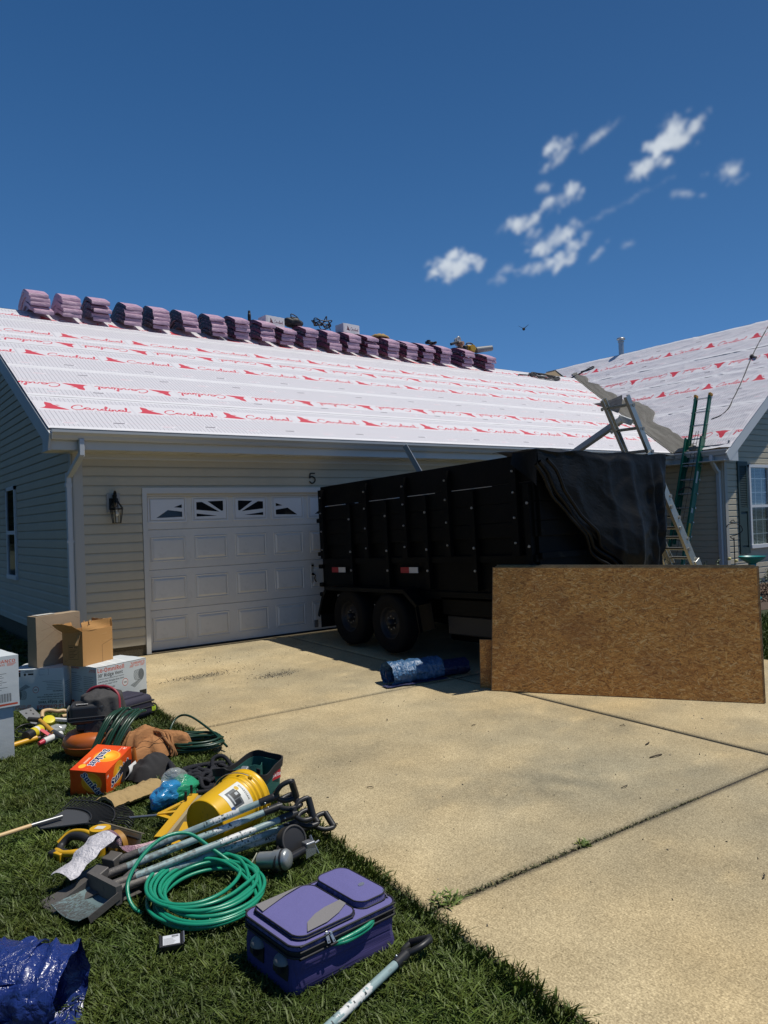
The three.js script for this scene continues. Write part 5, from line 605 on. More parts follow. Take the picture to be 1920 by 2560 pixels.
{ const t = thing('travel_bag', 'navy black wheeled travel bag lying behind the compressor', 'bag', [-1.33, gy(3.05) - 0.01, 3.05], 0.42), m = M([0.026, 0.024, 0.045], 0.8, { bumpMap: clothBump, bumpScale: 0.001 }); part('bag_body', rbox(0.5, 0.2, 0.3, 0.05, 0, 0.11, 0), m, t); part('zip_band', [rbox(0.508, 0.014, 0.308, 0.006, 0, 0.15, 0), rbox(0.508, 0.01, 0.308, 0.004, 0, 0.1, 0)], blackR, t); part('pocket', rbox(0.36, 0.05, 0.22, 0.02, 0, 0.205, 0), m, t);
  const lime = M([0.45, 0.62, 0.04], 0.5); for (const z of [-0.1, 0.1]) { const w = part('wheel', cyl(0.045, 0.045, 0.035, 0.27, 0.07, z, Math.PI / 2, 0, 0, 20), blackR, t); part('rim', cyl(0.03, 0.03, 0.039, 0.27, 0.07, z, Math.PI / 2, 0, 0, 16), lime, w); } }
// ---- hoses
function coilPts(cx, cz, rx, rz, rot, n, h0, seed, jr = 0.06, jh = 0.01, per = 18) { const r = rng(seed), P = []; let ox = 0, oz = 0, kr = 1, hh = 0; for (let i = 0; i < n * per; i++) { if (i % per === 0) { ox = (r() - 0.5) * jr; oz = (r() - 0.5) * jr; kr = 1 + (r() - 0.5) * jr * 2.6; hh = h0 + (Math.floor(i / per) % 4) * jh * 1.4 + r() * jh; } const q = (i % per) / per, a = q * 6.2832, x = Math.cos(a) * rx * kr + ox, z = Math.sin(a) * rz * kr + oz; const X = cx + x * Math.cos(rot) - z * Math.sin(rot), Z = cz + x * Math.sin(rot) + z * Math.cos(rot); P.push(W(X, hh + 0.006 * Math.sin(a * 3 + i), Z)); } return P; }
const smooth = (P) => P.map((p, i) => (i && i < P.length - 1) ? p.clone().multiplyScalar(0.5).addScaledVector(P[i - 1], 0.25).addScaledVector(P[i + 1], 0.25) : p);
const hoseM = M([0.012, 0.25, 0.145], 0.32, { bumpMap: scratch, bumpScale: 0.0005 }), darkHose = M([0.010, 0.045, 0.026], 0.33);
{ const t = thing('air_hose', 'bright green air hose coiled on the grass beside the suitcase', 'hose'); let P = smooth(smooth(coilPts(-2.005, 6.50, 0.235, 0.275, 0.55, 14, 0.03, 31, 0.11, 0.012)));
  const tail = [V(-1.80, -0.06, 6.36), V(-1.87, 0.005, 6.29), V(-1.96, 0.085, 6.225), V(-2.06, 0.105, 6.215), V(-2.15, 0.085, 6.225), V(-2.24, 0.035, 6.26), V(-2.30, -0.02, 6.305), V(-2.318, -0.065, 6.36), V(-2.31, -0.10, 6.41), V(-2.285, -0.118, 6.45)];
  part('hose', tube(P, 0.0092, P.length * 5, 8), hoseM, t); part('hose_end', tube(tail, 0.0092, 90, 8), hoseM, t); part('tie', [tf(new THREE.TorusGeometry(0.035, 0.003, 5, 14), -1.70, gy(6.4) + 0.06, 6.4, 0.4, 0.9, 0), bar(W(-1.70, 0.09, 6.42), W(-1.78, 0.05, 6.48), 0.003, 0.006)], M([0.4, 0.4, 0.3], 0.6), t); }
{ const t = thing('air_hose', 'bunched dark green air hose lying across the orange compressor', 'hose'); const P = [], r = rng(12); for (let k = 0; k < 9; k++) { const o = (k - 4) * 0.021, up = r() * 0.03; const A = V(-1.55 + o * 0.9, 0.235 + up, 4.05 + o * 1.1), B = V(-1.83 + o * 0.7, 0.0 + k % 3 * 0.018, 4.26 + o * 1.2); const L = (q) => A.clone().lerp(B, q).add(V(0, 0.075 * Math.sin(q * 3.0) + 0.01 * r(), 0.02 * Math.sin(q * 3.14))); const seq = [0, 0.2, 0.45, 0.7, 0.92, 1]; for (const q of k % 2 ? seq.slice().reverse() : seq) P.push(L(q)); } part('hose', tube(P, 0.010, 400, 7), darkHose, t); part('strap', tf(new THREE.TorusGeometry(0.075, 0.006, 6, 18), -1.76, 0.10, 4.19, 0.3, 0.8, 0.4), M([0.12, 0.08, 0.05], 0.8), t); part('coupling', rod(V(-1.84, 0.0, 4.26), V(-2.0, -0.05, 4.32), 0.012), steel, t); }
{ const t = thing('air_hose', 'dark green air hose in a wide loose coil at the edge of the concrete', 'hose'); const P = smooth(coilPts(-1.15, 4.28, 0.215, 0.15, 0.5, 9, 0.025, 51, 0.08, 0.012)); part('hose', tube(P, 0.0088, P.length * 5, 7), darkHose, t); part('hose_loop', tube([W(-0.98, 0.04, 4.5), W(-0.99, 0.10, 4.25), W(-1.05, 0.17, 3.95), W(-1.12, 0.15, 3.85), W(-1.22, 0.07, 3.95), W(-1.27, 0.03, 4.2)], 0.0088, 60, 7), darkHose, t); }
{ const canvasTex = ftex(256, (u, v) => { const n = pf(u, v, 6, 4) * 26 + 5 * Math.sin((u + v) * 402); return [160 + n, 112 + n * 0.8, 70 + n * 0.6]; }, 1), cm = M([1, 1, 1], 0.95, { map: canvasTex, bumpMap: wrinkleBump, bumpScale: 0.006 }), seam = M([0.17, 0.085, 0.04], 0.95);
  const t = thing('work_trousers', 'tan canvas work trousers bundled on the pile of clothes', 'trousers', [-1.49, gy(4.27) + 0.03, 4.27], 0.35);
  const lump = (rx, rz, h, seed, x, y, z, ry, tilt) => tf(heapGeo(rx, rz, h, seed, { fold: 0.05, ff: 4.5, an: 0.8, rag: 0.34, ex: 5, nr: 40, nt: 96, su: 2, sv: 1 }), x, y, z, 0, ry, tilt);
  part('seat_cloth', lump(0.24, 0.16, 0.105, 4, 0, 0, 0, 0, 0), cm, t); part('trouser_leg', [lump(0.20, 0.085, 0.07, 14, -0.03, 0.10, -0.07, 0.25, 0.05)], cm, t); part('trouser_leg', [lump(0.15, 0.09, 0.075, 24, 0.15, 0.03, 0.05, -0.7, -0.22)], cm, t);
  part('waistband', [0, 1, 2].map((k) => tube([...Array(12)].map((_, i) => { const a = lerp(-0.2, 2.5, i / 11); return V(0.07 + k * 0.016 + 0.014 * Math.sin(i * 1.3 + k), 0.015 + 0.135 * Math.sin(a) * (1 + 0.03 * k), 0.155 * Math.cos(a * 1.05)); }), 0.011, 50, 6)), cm, t); part('seam', [tube([...Array(10)].map((_, i) => V(-0.16 + i * 0.024, 0.128 + 0.012 * Math.sin(i), 0.07 + 0.006 * i)), 0.0025, 40, 5), tube([...Array(12)].map((_, i) => { const a = lerp(0, 2.4, i / 11); return V(0.055 + 0.012 * Math.sin(i * 1.3), 0.02 + 0.139 * Math.sin(a), 0.156 * Math.cos(a * 1.05)); }), 0.003, 50, 5)], seam, t); }
heap('dark_garment', 'charcoal fleece garment heaped under the tan trousers', 'garment', -1.60, 4.60, 0.3, 0.19, 0.14, 0.105, 9, fabric([0.022, 0.021, 0.022], 0.002), { fold: 0.03, rag: 0.2 }, 0.0);
{ // orange soft drink carton, torn open
  const face = (w, h, draw) => M([1, 1, 1], 0.38, { map: ctex(w, h, draw) });
  const bg = (x, w, h, cx, cy, rr, s) => { const r = rng(s); const g = x.createLinearGradient(0, 0, w, h); g.addColorStop(0, '#dc4310'); g.addColorStop(0.5, '#ea5a14'); g.addColorStop(1, '#d8400f'); x.fillStyle = g; x.fillRect(0, 0, w, h); const q = x.createRadialGradient(cx, cy, rr * 0.1, cx, cy, rr); q.addColorStop(0, '#ffd34a'); q.addColorStop(0.55, '#f6a51d'); q.addColorStop(0.72, '#f0921a'); q.addColorStop(0.8, '#f4b733'); q.addColorStop(0.88, '#ec7a18'); q.addColorStop(1, 'rgba(230,90,20,0)'); x.fillStyle = q; x.beginPath(); x.arc(cx, cy, rr, 0, 7); x.fill(); for (let i = 0; i < 160; i++) { x.fillStyle = `rgba(255,${170 + r() * 70},90,${0.25 + r() * 0.4})`; x.beginPath(); x.arc(r() * w, r() * h, 1 + r() * 3, 0, 7); x.fill(); } };
  const word = (x, px, py, s, rot = 0) => { x.save(); x.translate(px, py); x.rotate(rot); x.transform(1, 0, -0.12, 1, 0, 0); x.font = `bold ${s}px serif`; x.lineJoin = 'round'; x.strokeStyle = '#f2f0ea'; x.lineWidth = s * 0.17; x.strokeText('Sunkist', 0, 0); x.strokeStyle = '#16265c'; x.lineWidth = s * 0.06; x.strokeText('Sunkist', 0, 0); x.fillStyle = '#16265c'; x.fillText('Sunkist', 0, 0); x.fillStyle = '#4d8a36'; x.beginPath(); x.ellipse(s * 1.75, -s * 0.85, s * 0.22, s * 0.1, -0.6, 0, 7); x.fill(); x.restore(); };
  const top = face(768, 480, (x, w, h) => { x.translate(w, h); x.rotate(Math.PI); bg(x, w, h, w * 0.42, h * 0.40, 190, 5); word(x, w * 0.17, h * 0.66, 128); x.font = 'bold 42px sans-serif'; x.fillStyle = '#f2e3c8'; x.fillText('ORANGE', w * 0.52, h * 0.84); x.fillStyle = '#f4b733'; x.beginPath(); x.ellipse(w * 0.84, h * 0.78, 60, 44, 0, 0, 7); x.fill(); x.fillStyle = '#efe2d2'; x.font = 'bold 54px sans-serif'; x.fillText('24', w * 0.03, h * 0.18); x.font = 'bold 20px sans-serif'; x.fillText('12 FL OZ CANS', w * 0.03, h * 0.25); });
  const front = face(768, 380, (x, w, h) => { bg(x, w, h, w * 0.46, h * 0.42, 170, 6); word(x, w * 0.18, h * 0.74, 140, -0.16); x.fillStyle = '#efe2d2'; x.font = 'bold 50px sans-serif'; x.fillText('24', w * 0.03, h * 0.25); x.strokeStyle = '#efe2d2'; x.lineWidth = 4; x.strokeRect(w * 0.03, h * 0.8, 44, 40); });
  const left = face(480, 380, (x, w, h) => { bg(x, w, h, w * 0.6, h * 0.4, 150, 7); word(x, w * 0.30, h * 0.16, 100, 0.85); });
  const kr = M([0.42, 0.3, 0.17], 0.7);
  const t = carton('drinks_carton', 'torn open orange soft drink carton with blue lettering', 'drinks carton', [-1.931, -0.09, 4.588], 0.841, 0.385, 0.188, 0.245, [left, left, top, kr, front, front], undefined, 0.004, 3); t.rotation.x = 0.073; t.rotation.z = 0.145;
  const blk = M([0.01, 0.009, 0.009], 0.9), z = 0.1272; part('hand_hole', (() => { const s = new THREE.Shape(); s.absarc(-0.035, 0, 0.016, Math.PI / 2, Math.PI * 1.5); s.absarc(0.05, 0, 0.016, -Math.PI / 2, Math.PI / 2); return tf(new THREE.ExtrudeGeometry(s, { depth: 0.002, bevelEnabled: false }), 0.04, 0.105, z, 0, 0, 0.2); })(), blk, t);
  part('torn_opening', tf(prism([[0.0, 0.02], [0.05, 0.0], [0.15, 0.015], [0.17, 0.1], [0.11, 0.13], [0.05, 0.1]], 0.002), 0.01, -0.0, z, 0, 0, 0), blk, t);
  part('torn_flap', [thick(grid(6, 8, (u, v) => V(0.05 + u * 0.09 + v * 0.05, 0.02 + v * 0.07, z + 0.012 + 0.02 * Math.sin(v * 3) + 0.01 * u), 1, 1), 0.002)], M([0.62, 0.62, 0.6], 0.5), t);
  part('open_flap', [thick(grid(6, 8, (u, v) => V(0.193 + u * 0.075, 0.05 + v * 0.13 - u * 0.03, z - 0.02 + 0.03 * Math.sin(u * 2 + v)), 1, 1), 0.002), thick(grid(6, 8, (u, v) => V(0.16 + u * 0.08, 0.0 + v * 0.05, z + 0.03 * u), 1, 1), 0.002)], M([0.60, 0.17, 0.03], 0.4), t);
}
{ // tan strip of foam or bark cloth, plastic bags, rope
  const strip = grid(60, 10, (u, v) => { const a = V(-2.05, 0, 5.09), b = V(-1.69, 0, 4.97), x = lerp(a.x, b.x, u) - 0.0, zc = lerp(a.z, b.z, u) + (v - 0.5) * (0.17 + 0.03 * noise3(u * 7, 2, 1)); return W(x + (v - 0.5) * 0.05, 0.028 + 0.035 * Math.sin(v * 3.14) + 0.018 * fbm(u * 9, v * 3, 2, 4) + (v < 0.15 ? 0.02 * noise3(u * 16, 5, 3) : 0), zc); }, 2, 1);
  solo('foam_strip', thick(strip, 0.02), M([0.36, 0.25, 0.11], 0.95, { bumpMap: wrinkleBump, bumpScale: 0.006 }), 'torn tan foam strip lying on the grass in front of the drinks carton', 'foam strip');
  const bagM = (c) => M(c, 0.2, { transmission: 0.5, thickness: 0, bumpMap: wrinkleBump, bumpScale: 0.012 });
  const bagGeo = (r, sx, sy, sz, seed) => { const g = new THREE.SphereGeometry(r, 36, 24), p = g.attributes.position; for (let i = 0; i < p.count; i++) { const x = p.getX(i), y = p.getY(i), z = p.getZ(i), k = 1 + 0.28 * (1 - Math.abs(fbm(x * 9 + seed, y * 9, z * 9, 3)) * 4) * 0.7 + 0.5 * noise3(x * 9, y * 9, z * 9 + seed); p.setXYZ(i, x * k * sx, y * k * sy, z * k * sz); } g.computeVertexNormals(); return g; };
  const t = thing('plastic_bag', 'crumpled blue, green and clear plastic bags on the grass', 'plastic bags', [-1.68, gy(5.2), 5.2], 0.4); part('blue_bag', bagGeo(0.1, 1.0, 0.8, 0.8, 1).translate(-0.07, 0.06, 0.03), bagM([0.06, 0.42, 0.85]), t); part('green_bag', bagGeo(0.09, 1.3, 0.8, 0.8, 2).translate(0.05, 0.065, 0.04), bagM([0.06, 0.58, 0.30]), t); part('clear_bag', bagGeo(0.075, 1.2, 0.9, 0.9, 3).translate(0.03, 0.12, 0.0), M([0.82, 0.88, 0.88], 0.1, { transmission: 0.75, thickness: 0, bumpMap: wrinkleBump, bumpScale: 0.012 }), t); part('bag_tail', bagGeo(0.05, 1.9, 0.5, 0.7, 5).translate(0.18, 0.03, 0.06), bagM([0.1, 0.6, 0.32]), t);
  const rope = M([0.020, 0.021, 0.028], 0.95, { bumpMap: grainBump, bumpScale: 0.004 }), r = rng(17), P = []; let a = 0; for (let i = 0; i < 130; i++) { a += 0.55 + r() * 0.9; const R = 0.03 + r() * 0.13, k = i / 130; P.push(W(-1.40 + Math.cos(a) * R * 1.35 + (k - 0.5) * 0.1, 0.02 + r() * 0.10 * (1 - R * 3), 5.07 + Math.sin(a) * R * 1.1 - (k - 0.5) * 0.16)); } for (let i = 0; i < 12; i++) P.push(W(-1.55 + i * 0.006, 0.05 + 0.03 * Math.sin(i), 4.95 - i * 0.03));
  const tr = thing('rope', 'thick navy braided rope in a tangled heap', 'rope'); part('rope_heap', tube(P, 0.0145, 760, 7), rope, tr); part('rope_loop', tube([W(-1.33, 0.05, 5.05), W(-1.30, 0.13, 4.98), W(-1.23, 0.14, 5.0), W(-1.2, 0.07, 5.08), W(-1.24, 0.03, 5.14)], 0.014, 40, 7), rope, tr);
}
{ // green open tool bag
  const t = thing('tool_bag', 'dark green open topped tool bag with a red label', 'tool bag', [-1.265, gy(5.47) - 0.02, 5.46], 0.32), green = M([0.012, 0.10, 0.085], 0.75, { bumpMap: clothBump, bumpScale: 0.0012 }), rim = M([0.014, 0.014, 0.015], 0.85);
  const ring = (v, th) => { const w = 0.165 + 0.02 * v, d = 0.12 + 0.02 * v, n = 7, c = Math.cos(th), s = Math.sin(th), r = 1 / ((Math.abs(c) ** n + Math.abs(s) ** n) ** (1 / n)); const wob = v * (0.012 * Math.sin(th * 3 + 0.6) + 0.009 * Math.sin(th * 5)); return V(c * r * (w + wob), v * (0.235 + 0.03 * Math.cos(th * 2 + 0.4) + 0.02 * Math.cos(th * 4 - 3.14) * (0.6 + 0.4 * Math.sin(th))), s * r * (d + wob * 0.8)); };
  const shell = (v0, v1, o) => grid(64, 12, (u, v) => { const q = ring(lerp(v0, v1, v), u * 6.2832); const l = Math.hypot(q.x, q.z); return V(q.x * (1 + o / l), q.y, q.z * (1 + o / l)); }, 2, 1);
  part('bag_body', [thick(shell(0, 0.86, 0), 0.004), tf(new THREE.BoxGeometry(0.28, 0.01, 0.18), 0, 0.01, 0)], green, t); part('rim_band', thick(shell(0.8, 1, 0.004), 0.009), rim, t); part('pocket', thick(grid(14, 10, (u, v) => V(lerp(0.02, 0.15, u), lerp(0.05, 0.2, v) + 0.01 * Math.sin(u * 6), -0.03 + 0.03 * Math.sin(u * 3.1)), 1, 1), 0.004), green, t);
  part('side_strap', [bar(V(-0.03, 0.03, 0.108), V(-0.035, 0.23, 0.122), 0.03, 0.006), bar(V(-0.172, 0.0, 0.02), V(-0.178, 0.22, 0.03), 0.006, 0.03)], rim, t); part('tool', [cyl(0.03, 0.03, 0.12, -0.03, 0.16, -0.02, 0.3, 0, 0.9), rbox(0.1, 0.04, 0.05, 0.01, -0.05, 0.19, 0.0, 0, 0.4, 0.3)], castGrey, t);
  part('label', (() => { const g = grid(10, 4, (u, v) => { const x = lerp(0.045, 0.15, u); const th = Math.atan2(0.098, x); const q = ring(lerp(0.52, 0.74, v), th * (1 - u * 0.05)); return V(x, q.y, 0.118 + 0.004 + 0.012 * Math.sin(u * 2)); }); return g; })(), M([1, 1, 1], 0.6, { map: ctex(256, 128, (x) => { x.fillStyle = '#b71f2d'; x.fillRect(0, 0, 256, 128); x.fillStyle = '#e9e9e9'; x.font = 'bold 74px sans-serif'; x.transform(1, 0, -0.15, 1, 10, 0); x.fillText('makita', 8, 88); }) }), t);
}
{ // yellow bucket on its side
  const a = V(-1.795, 0.017, 6.011), b = V(-1.475, 0.045, 5.855), ax = b.clone().sub(a).normalize(), q = new THREE.Quaternion().setFromUnitVectors(V(0, 1, 0), ax), t = thing('bucket', 'yellow plastic bucket lying on its side, bottom towards the viewer', 'bucket', [a.x, a.y + 0.012, a.z]); t.rotation.order = 'XYZ'; t.quaternion.copy(q);
  const y = M([1, 1, 1], 0.36, { map: ftex(512, (u, v) => { const n = pf(u, v, 4, 4) * 16, d = Math.max(0, pf(u, v, 18, 4, 5) - 0.22) * 220 + Math.max(0, pf(u * 1, v, 60, 2, 8) - 0.42) * 300; return [215 + n - d * 0.7, 169 + n - d * 0.6, 14 + n * 0.3 + d * 0.1]; }), bumpMap: scratch, bumpScale: 0.0006 });
  part('bucket_body', lathe([[0, 0.012], [0.03, 0.012], [0.031, 0.014], [0.055, 0.014], [0.056, 0.012], [0.118, 0.012], [0.123, 0.0], [0.128, 0.0], [0.131, 0.008], [0.146, 0.26], [0.154, 0.262], [0.155, 0.272], [0.148, 0.275], [0.148, 0.29], [0.157, 0.292], [0.157, 0.303], [0.149, 0.305], [0.150, 0.325], [0.160, 0.327], [0.161, 0.338], [0.152, 0.342], [0.152, 0.37], [0.157, 0.372], [0.156, 0.38], [0.148, 0.38], [0.143, 0.3], [0.127, 0.02], [0, 0.02]], 56), y, t);
  // printed label wraps the upper side
  part('label', (() => { const up = V(0, 1, 0).applyQuaternion(q.clone().invert()), cam = V(-0.3, 0.6, 0.74).applyQuaternion(q.clone().invert()); const a0 = Math.atan2(cam.z, cam.x); return grid(16, 4, (u, v) => { const th = a0 + (0.5 - u) * 1.05 - 0.1, yy = lerp(0.085, 0.245, v), r = lerp(0.131, 0.146, (yy - 0.008) / 0.252) + 0.0012; return V(Math.cos(th) * r, yy, Math.sin(th) * r); }); })(), M([1, 1, 1], 0.45, { map: ctex(256, 320, (x, w, h) => { x.fillStyle = '#d8d9d2'; x.fillRect(0, 0, w, h); x.fillStyle = '#2a2c2e'; x.font = 'bold 34px sans-serif'; x.save(); x.translate(30, 52); x.fillText('GUARDIAN', 6, 0); x.restore(); x.fillStyle = '#c9a52a'; x.beginPath(); x.arc(54, 92, 26, 0, 7); x.fill(); x.fillStyle = '#585c5e'; x.fillRect(40, 124, 180, 150); x.fillStyle = '#232628'; x.fillRect(70, 110, 70, 110); x.fillRect(150, 150, 50, 110); x.fillStyle = '#a9aeb0'; x.fillRect(84, 128, 30, 40); x.fillRect(60, 230, 120, 18); x.fillStyle = '#2e4a80'; x.fillRect(190, 270, 66, 50); }) }), t);
  part('bail', tube([...Array(13)].map((_, i) => { const k = i / 12 * Math.PI; return V(Math.cos(k + 2.2) * 0.168, 0.315 - 0.055 * Math.sin(k), Math.sin(k + 2.2) * 0.168); }), 0.0025, 50, 6), steel, t); part('bail_ear', [ball(0.014, Math.cos(2.2) * 0.162, 0.315, Math.sin(2.2) * 0.162), ball(0.014, -Math.cos(2.2) * 0.162, 0.315, -Math.sin(2.2) * 0.162)], y, t);
}
{ // yellow roof bracket
  const t = thing('roof_bracket', 'yellow steel roof bracket with worn paint lying by the bucket', 'roof bracket'), worn = M([0.32, 0.26, 0.15], 0.55, { bumpMap: scratch, bumpScale: 0.001 });
  const u = (a, b, w, h) => [bar(a.clone().add(V(0, h / 2, 0)), b.clone().add(V(0, h / 2, 0)), w, 0.005), ...[-1, 1].map((s) => { const n = V(-(b.z - a.z), 0, b.x - a.x).normalize().multiplyScalar(s * w / 2); return bar(a.clone().add(n), b.clone().add(n), 0.005, h); })];
  const A = V(-1.985, -0.07, 5.83), B = V(-1.62, -0.03, 5.43); part('channel', u(A, B, 0.05, 0.05), yellowP, t); part('channel_web', bar(A.clone().add(V(0.02, 0.0, 0.03)), B.clone().add(V(0.02, 0, 0.03)), 0.03, 0.042), worn, t); part('channel', u(V(-1.93, -0.085, 5.94), V(-1.79, -0.055, 5.76), 0.05, 0.04), yellowP, t);
  part('brace', [bar(V(-1.87, -0.05, 5.50), V(-1.70, -0.02, 5.48), 0.03, 0.012), bar(V(-1.87, -0.05, 5.50), V(-1.80, -0.06, 5.66), 0.03, 0.012), bar(V(-1.87, -0.045, 5.5), V(-1.74, -0.04, 5.57), 0.03, 0.012)], yellowP, t); part('rod', rod(V(-2.06, -0.07, 5.345), V(-1.86, -0.05, 5.51), 0.008), steel, t); part('bolt', [cyl(0.008, 0.008, 0.05, -1.70, 0.02, 5.5), cyl(0.008, 0.008, 0.05, -1.64, 0.03, 5.44)], blackP, t);
}
{ // leaf rake
  const ap = V(-2.43, 0, 5.21), t = thing('leaf_rake', 'black plastic leaf rake with a wooden handle lying on the grass', 'rake', [ap.x, gy(ap.z) + 0.045, ap.z], 0.16), pl = M([0.02, 0.021, 0.023], 0.5, { bumpMap: scratch, bumpScale: 0.0008 }), plG = M([0.055, 0.058, 0.063], 0.5, { bumpMap: scratch, bumpScale: 0.0012 });
  const A0 = -0.80, A1 = 0.80, plate = []; plate.push([-0.03, -0.022]); for (let i = 0; i <= 14; i++) { const a = lerp(A0, A1, i / 14) * 0.86; plate.push([Math.cos(a) * 0.25, Math.sin(a) * 0.25]); } plate.push([-0.03, 0.022]);
  part('rake_plate', tf(prism(plate, 0.006, 0.002), 0, 0, 0, Math.PI / 2), plG, t); part('rib', tube([...Array(15)].map((_, i) => { const a = lerp(A0, A1, i / 14) * 0.86; return V(Math.cos(a) * 0.25, 0.008, Math.sin(a) * 0.25); }), 0.005, 40, 6), pl, t); part('rib', tube([...Array(15)].map((_, i) => { const a = lerp(A0, A1, i / 14) * 0.93; return V(Math.cos(a) * 0.38, 0.004, Math.sin(a) * 0.38); }), 0.0045, 40, 6), pl, t);
  for (let i = 0; i < 25; i++) { const a = lerp(A0, A1, i / 24), d = V(Math.cos(a), 0, Math.sin(a)); part('tine', [bar(d.clone().multiplyScalar(0.235), d.clone().multiplyScalar(0.46).add(V(0, -0.002, 0)), 0.0055, 0.006), bar(d.clone().multiplyScalar(0.458), d.clone().multiplyScalar(0.49).add(V(0, -0.03, 0)), 0.008, 0.005)], pl, t); }
  part('ferrule', rod(V(0.10, 0.022, 0.0), V(-0.075, 0.022, 0), 0.012, 0.013), M([0.16, 0.165, 0.17], 0.35, { metalness: 0.6 }), t); part('handle', rod(V(-0.07, 0.022, 0), V(-0.95, 0.0, 0.0), 0.0125, 0.0125), M([0.62, 0.42, 0.2], 0.5), t);
}
// ---- shovels with D handles
const shaftTex = (s) => ctex(64, 1024, (x, w, h) => { const r = rng(s); x.fillStyle = '#8aa0a0'; x.fillRect(0, 0, w, h); for (let i = 0; i < 400; i++) { x.fillStyle = `rgba(${r() > 0.4 ? '110,116,112' : '160,172,172'},${r() * 0.3})`; x.fillRect(r() * w, r() * h, 2 + r() * 8, 4 + r() * 40); } const y0 = h * 0.20, y1 = h * 0.42; x.fillStyle = '#d4d4d0'; x.beginPath(); x.moveTo(0, y0); for (let i = 0; i <= 16; i++) x.lineTo(i * 4, y0 + r() * 18); for (let i = 16; i >= 0; i--) x.lineTo(i * 4, y1 - r() * 60); x.fill(); for (let i = 0; i < 90; i++) { x.fillStyle = r() > 0.4 ? '#3c4444' : '#8aa0a0'; x.fillRect(r() * w, y0 + 14 + r() * (y1 - y0), 2 + r() * 8, 1 + r() * 10); } x.fillStyle = 'rgba(100,104,100,0.5)'; for (let i = 0; i < 240; i++) x.fillRect(r() * w, h * 0.55 + r() * h * 0.45, 1 + r() * 9, 2 + r() * 24); });
const handleM = M([0.017, 0.017, 0.018], 0.45), bladeM = M([0.10, 0.15, 0.16], 0.5, { metalness: 0.25, bumpMap: scratch, bumpScale: 0.001 }), wornB = M([0.13, 0.12, 0.11], 0.6, { metalness: 0.4, bumpMap: scratch, bumpScale: 0.002 });
function shovel(name, label, group, a, b, dUp, o = {}) { // a: blade end of the shaft, b: handle end; dUp: direction across the D
  const d = b.clone().sub(a), L = d.length(), ax = d.clone().normalize(), t = thing(name, label, 'shovel', [0, 0, 0], 0, group);
  const g = new THREE.CylinderGeometry(0.0165, 0.0195, L, 18, 10), up = V(0, 1, 0); g.applyQuaternion(new THREE.Quaternion().setFromUnitVectors(up, ax)); g.translate((a.x + b.x) / 2, (a.y + b.y) / 2, (a.z + b.z) / 2); part('shaft', g, M([1, 1, 1], 0.38, { map: shaftTex(o.seed || 1), bumpMap: scratch, bumpScale: 0.0006 }), t);
  const s = V().crossVectors(ax, dUp).cross(ax).multiplyScalar(-1).normalize(), n = V().crossVectors(ax, s).normalize(); const P = (u, v, w = 0) => b.clone().addScaledVector(ax, u).addScaledVector(s, v).addScaledVector(n, w);
  const hd = part('d_handle', [rod(P(-0.055, 0), P(0.02, 0), 0.0205, 0.021), rod(P(0.02, 0), P(0.05, 0), 0.021, 0.014), tube([P(0.025, 0.0), P(0.05, 0.03), P(0.075, 0.048), P(0.105, 0.054), P(0.128, 0.052), P(0.135, 0.04)], 0.0135, 30, 10), tube([P(0.025, 0), P(0.05, -0.03), P(0.075, -0.048), P(0.105, -0.054), P(0.128, -0.052), P(0.135, -0.04)], 0.0135, 30, 10), rod(P(0.133, -0.052), P(0.133, 0.052), 0.018, 0.018, 16)], handleM, t); part('rivet', ball(0.006, ...P(-0.03, 0, 0.021).toArray()), steel, hd); part('rivet', ball(0.006, ...P(-0.03, 0, -0.021).toArray()), steel, hd);
  if (o.blade) o.blade(t, a, ax);
  return t;
}
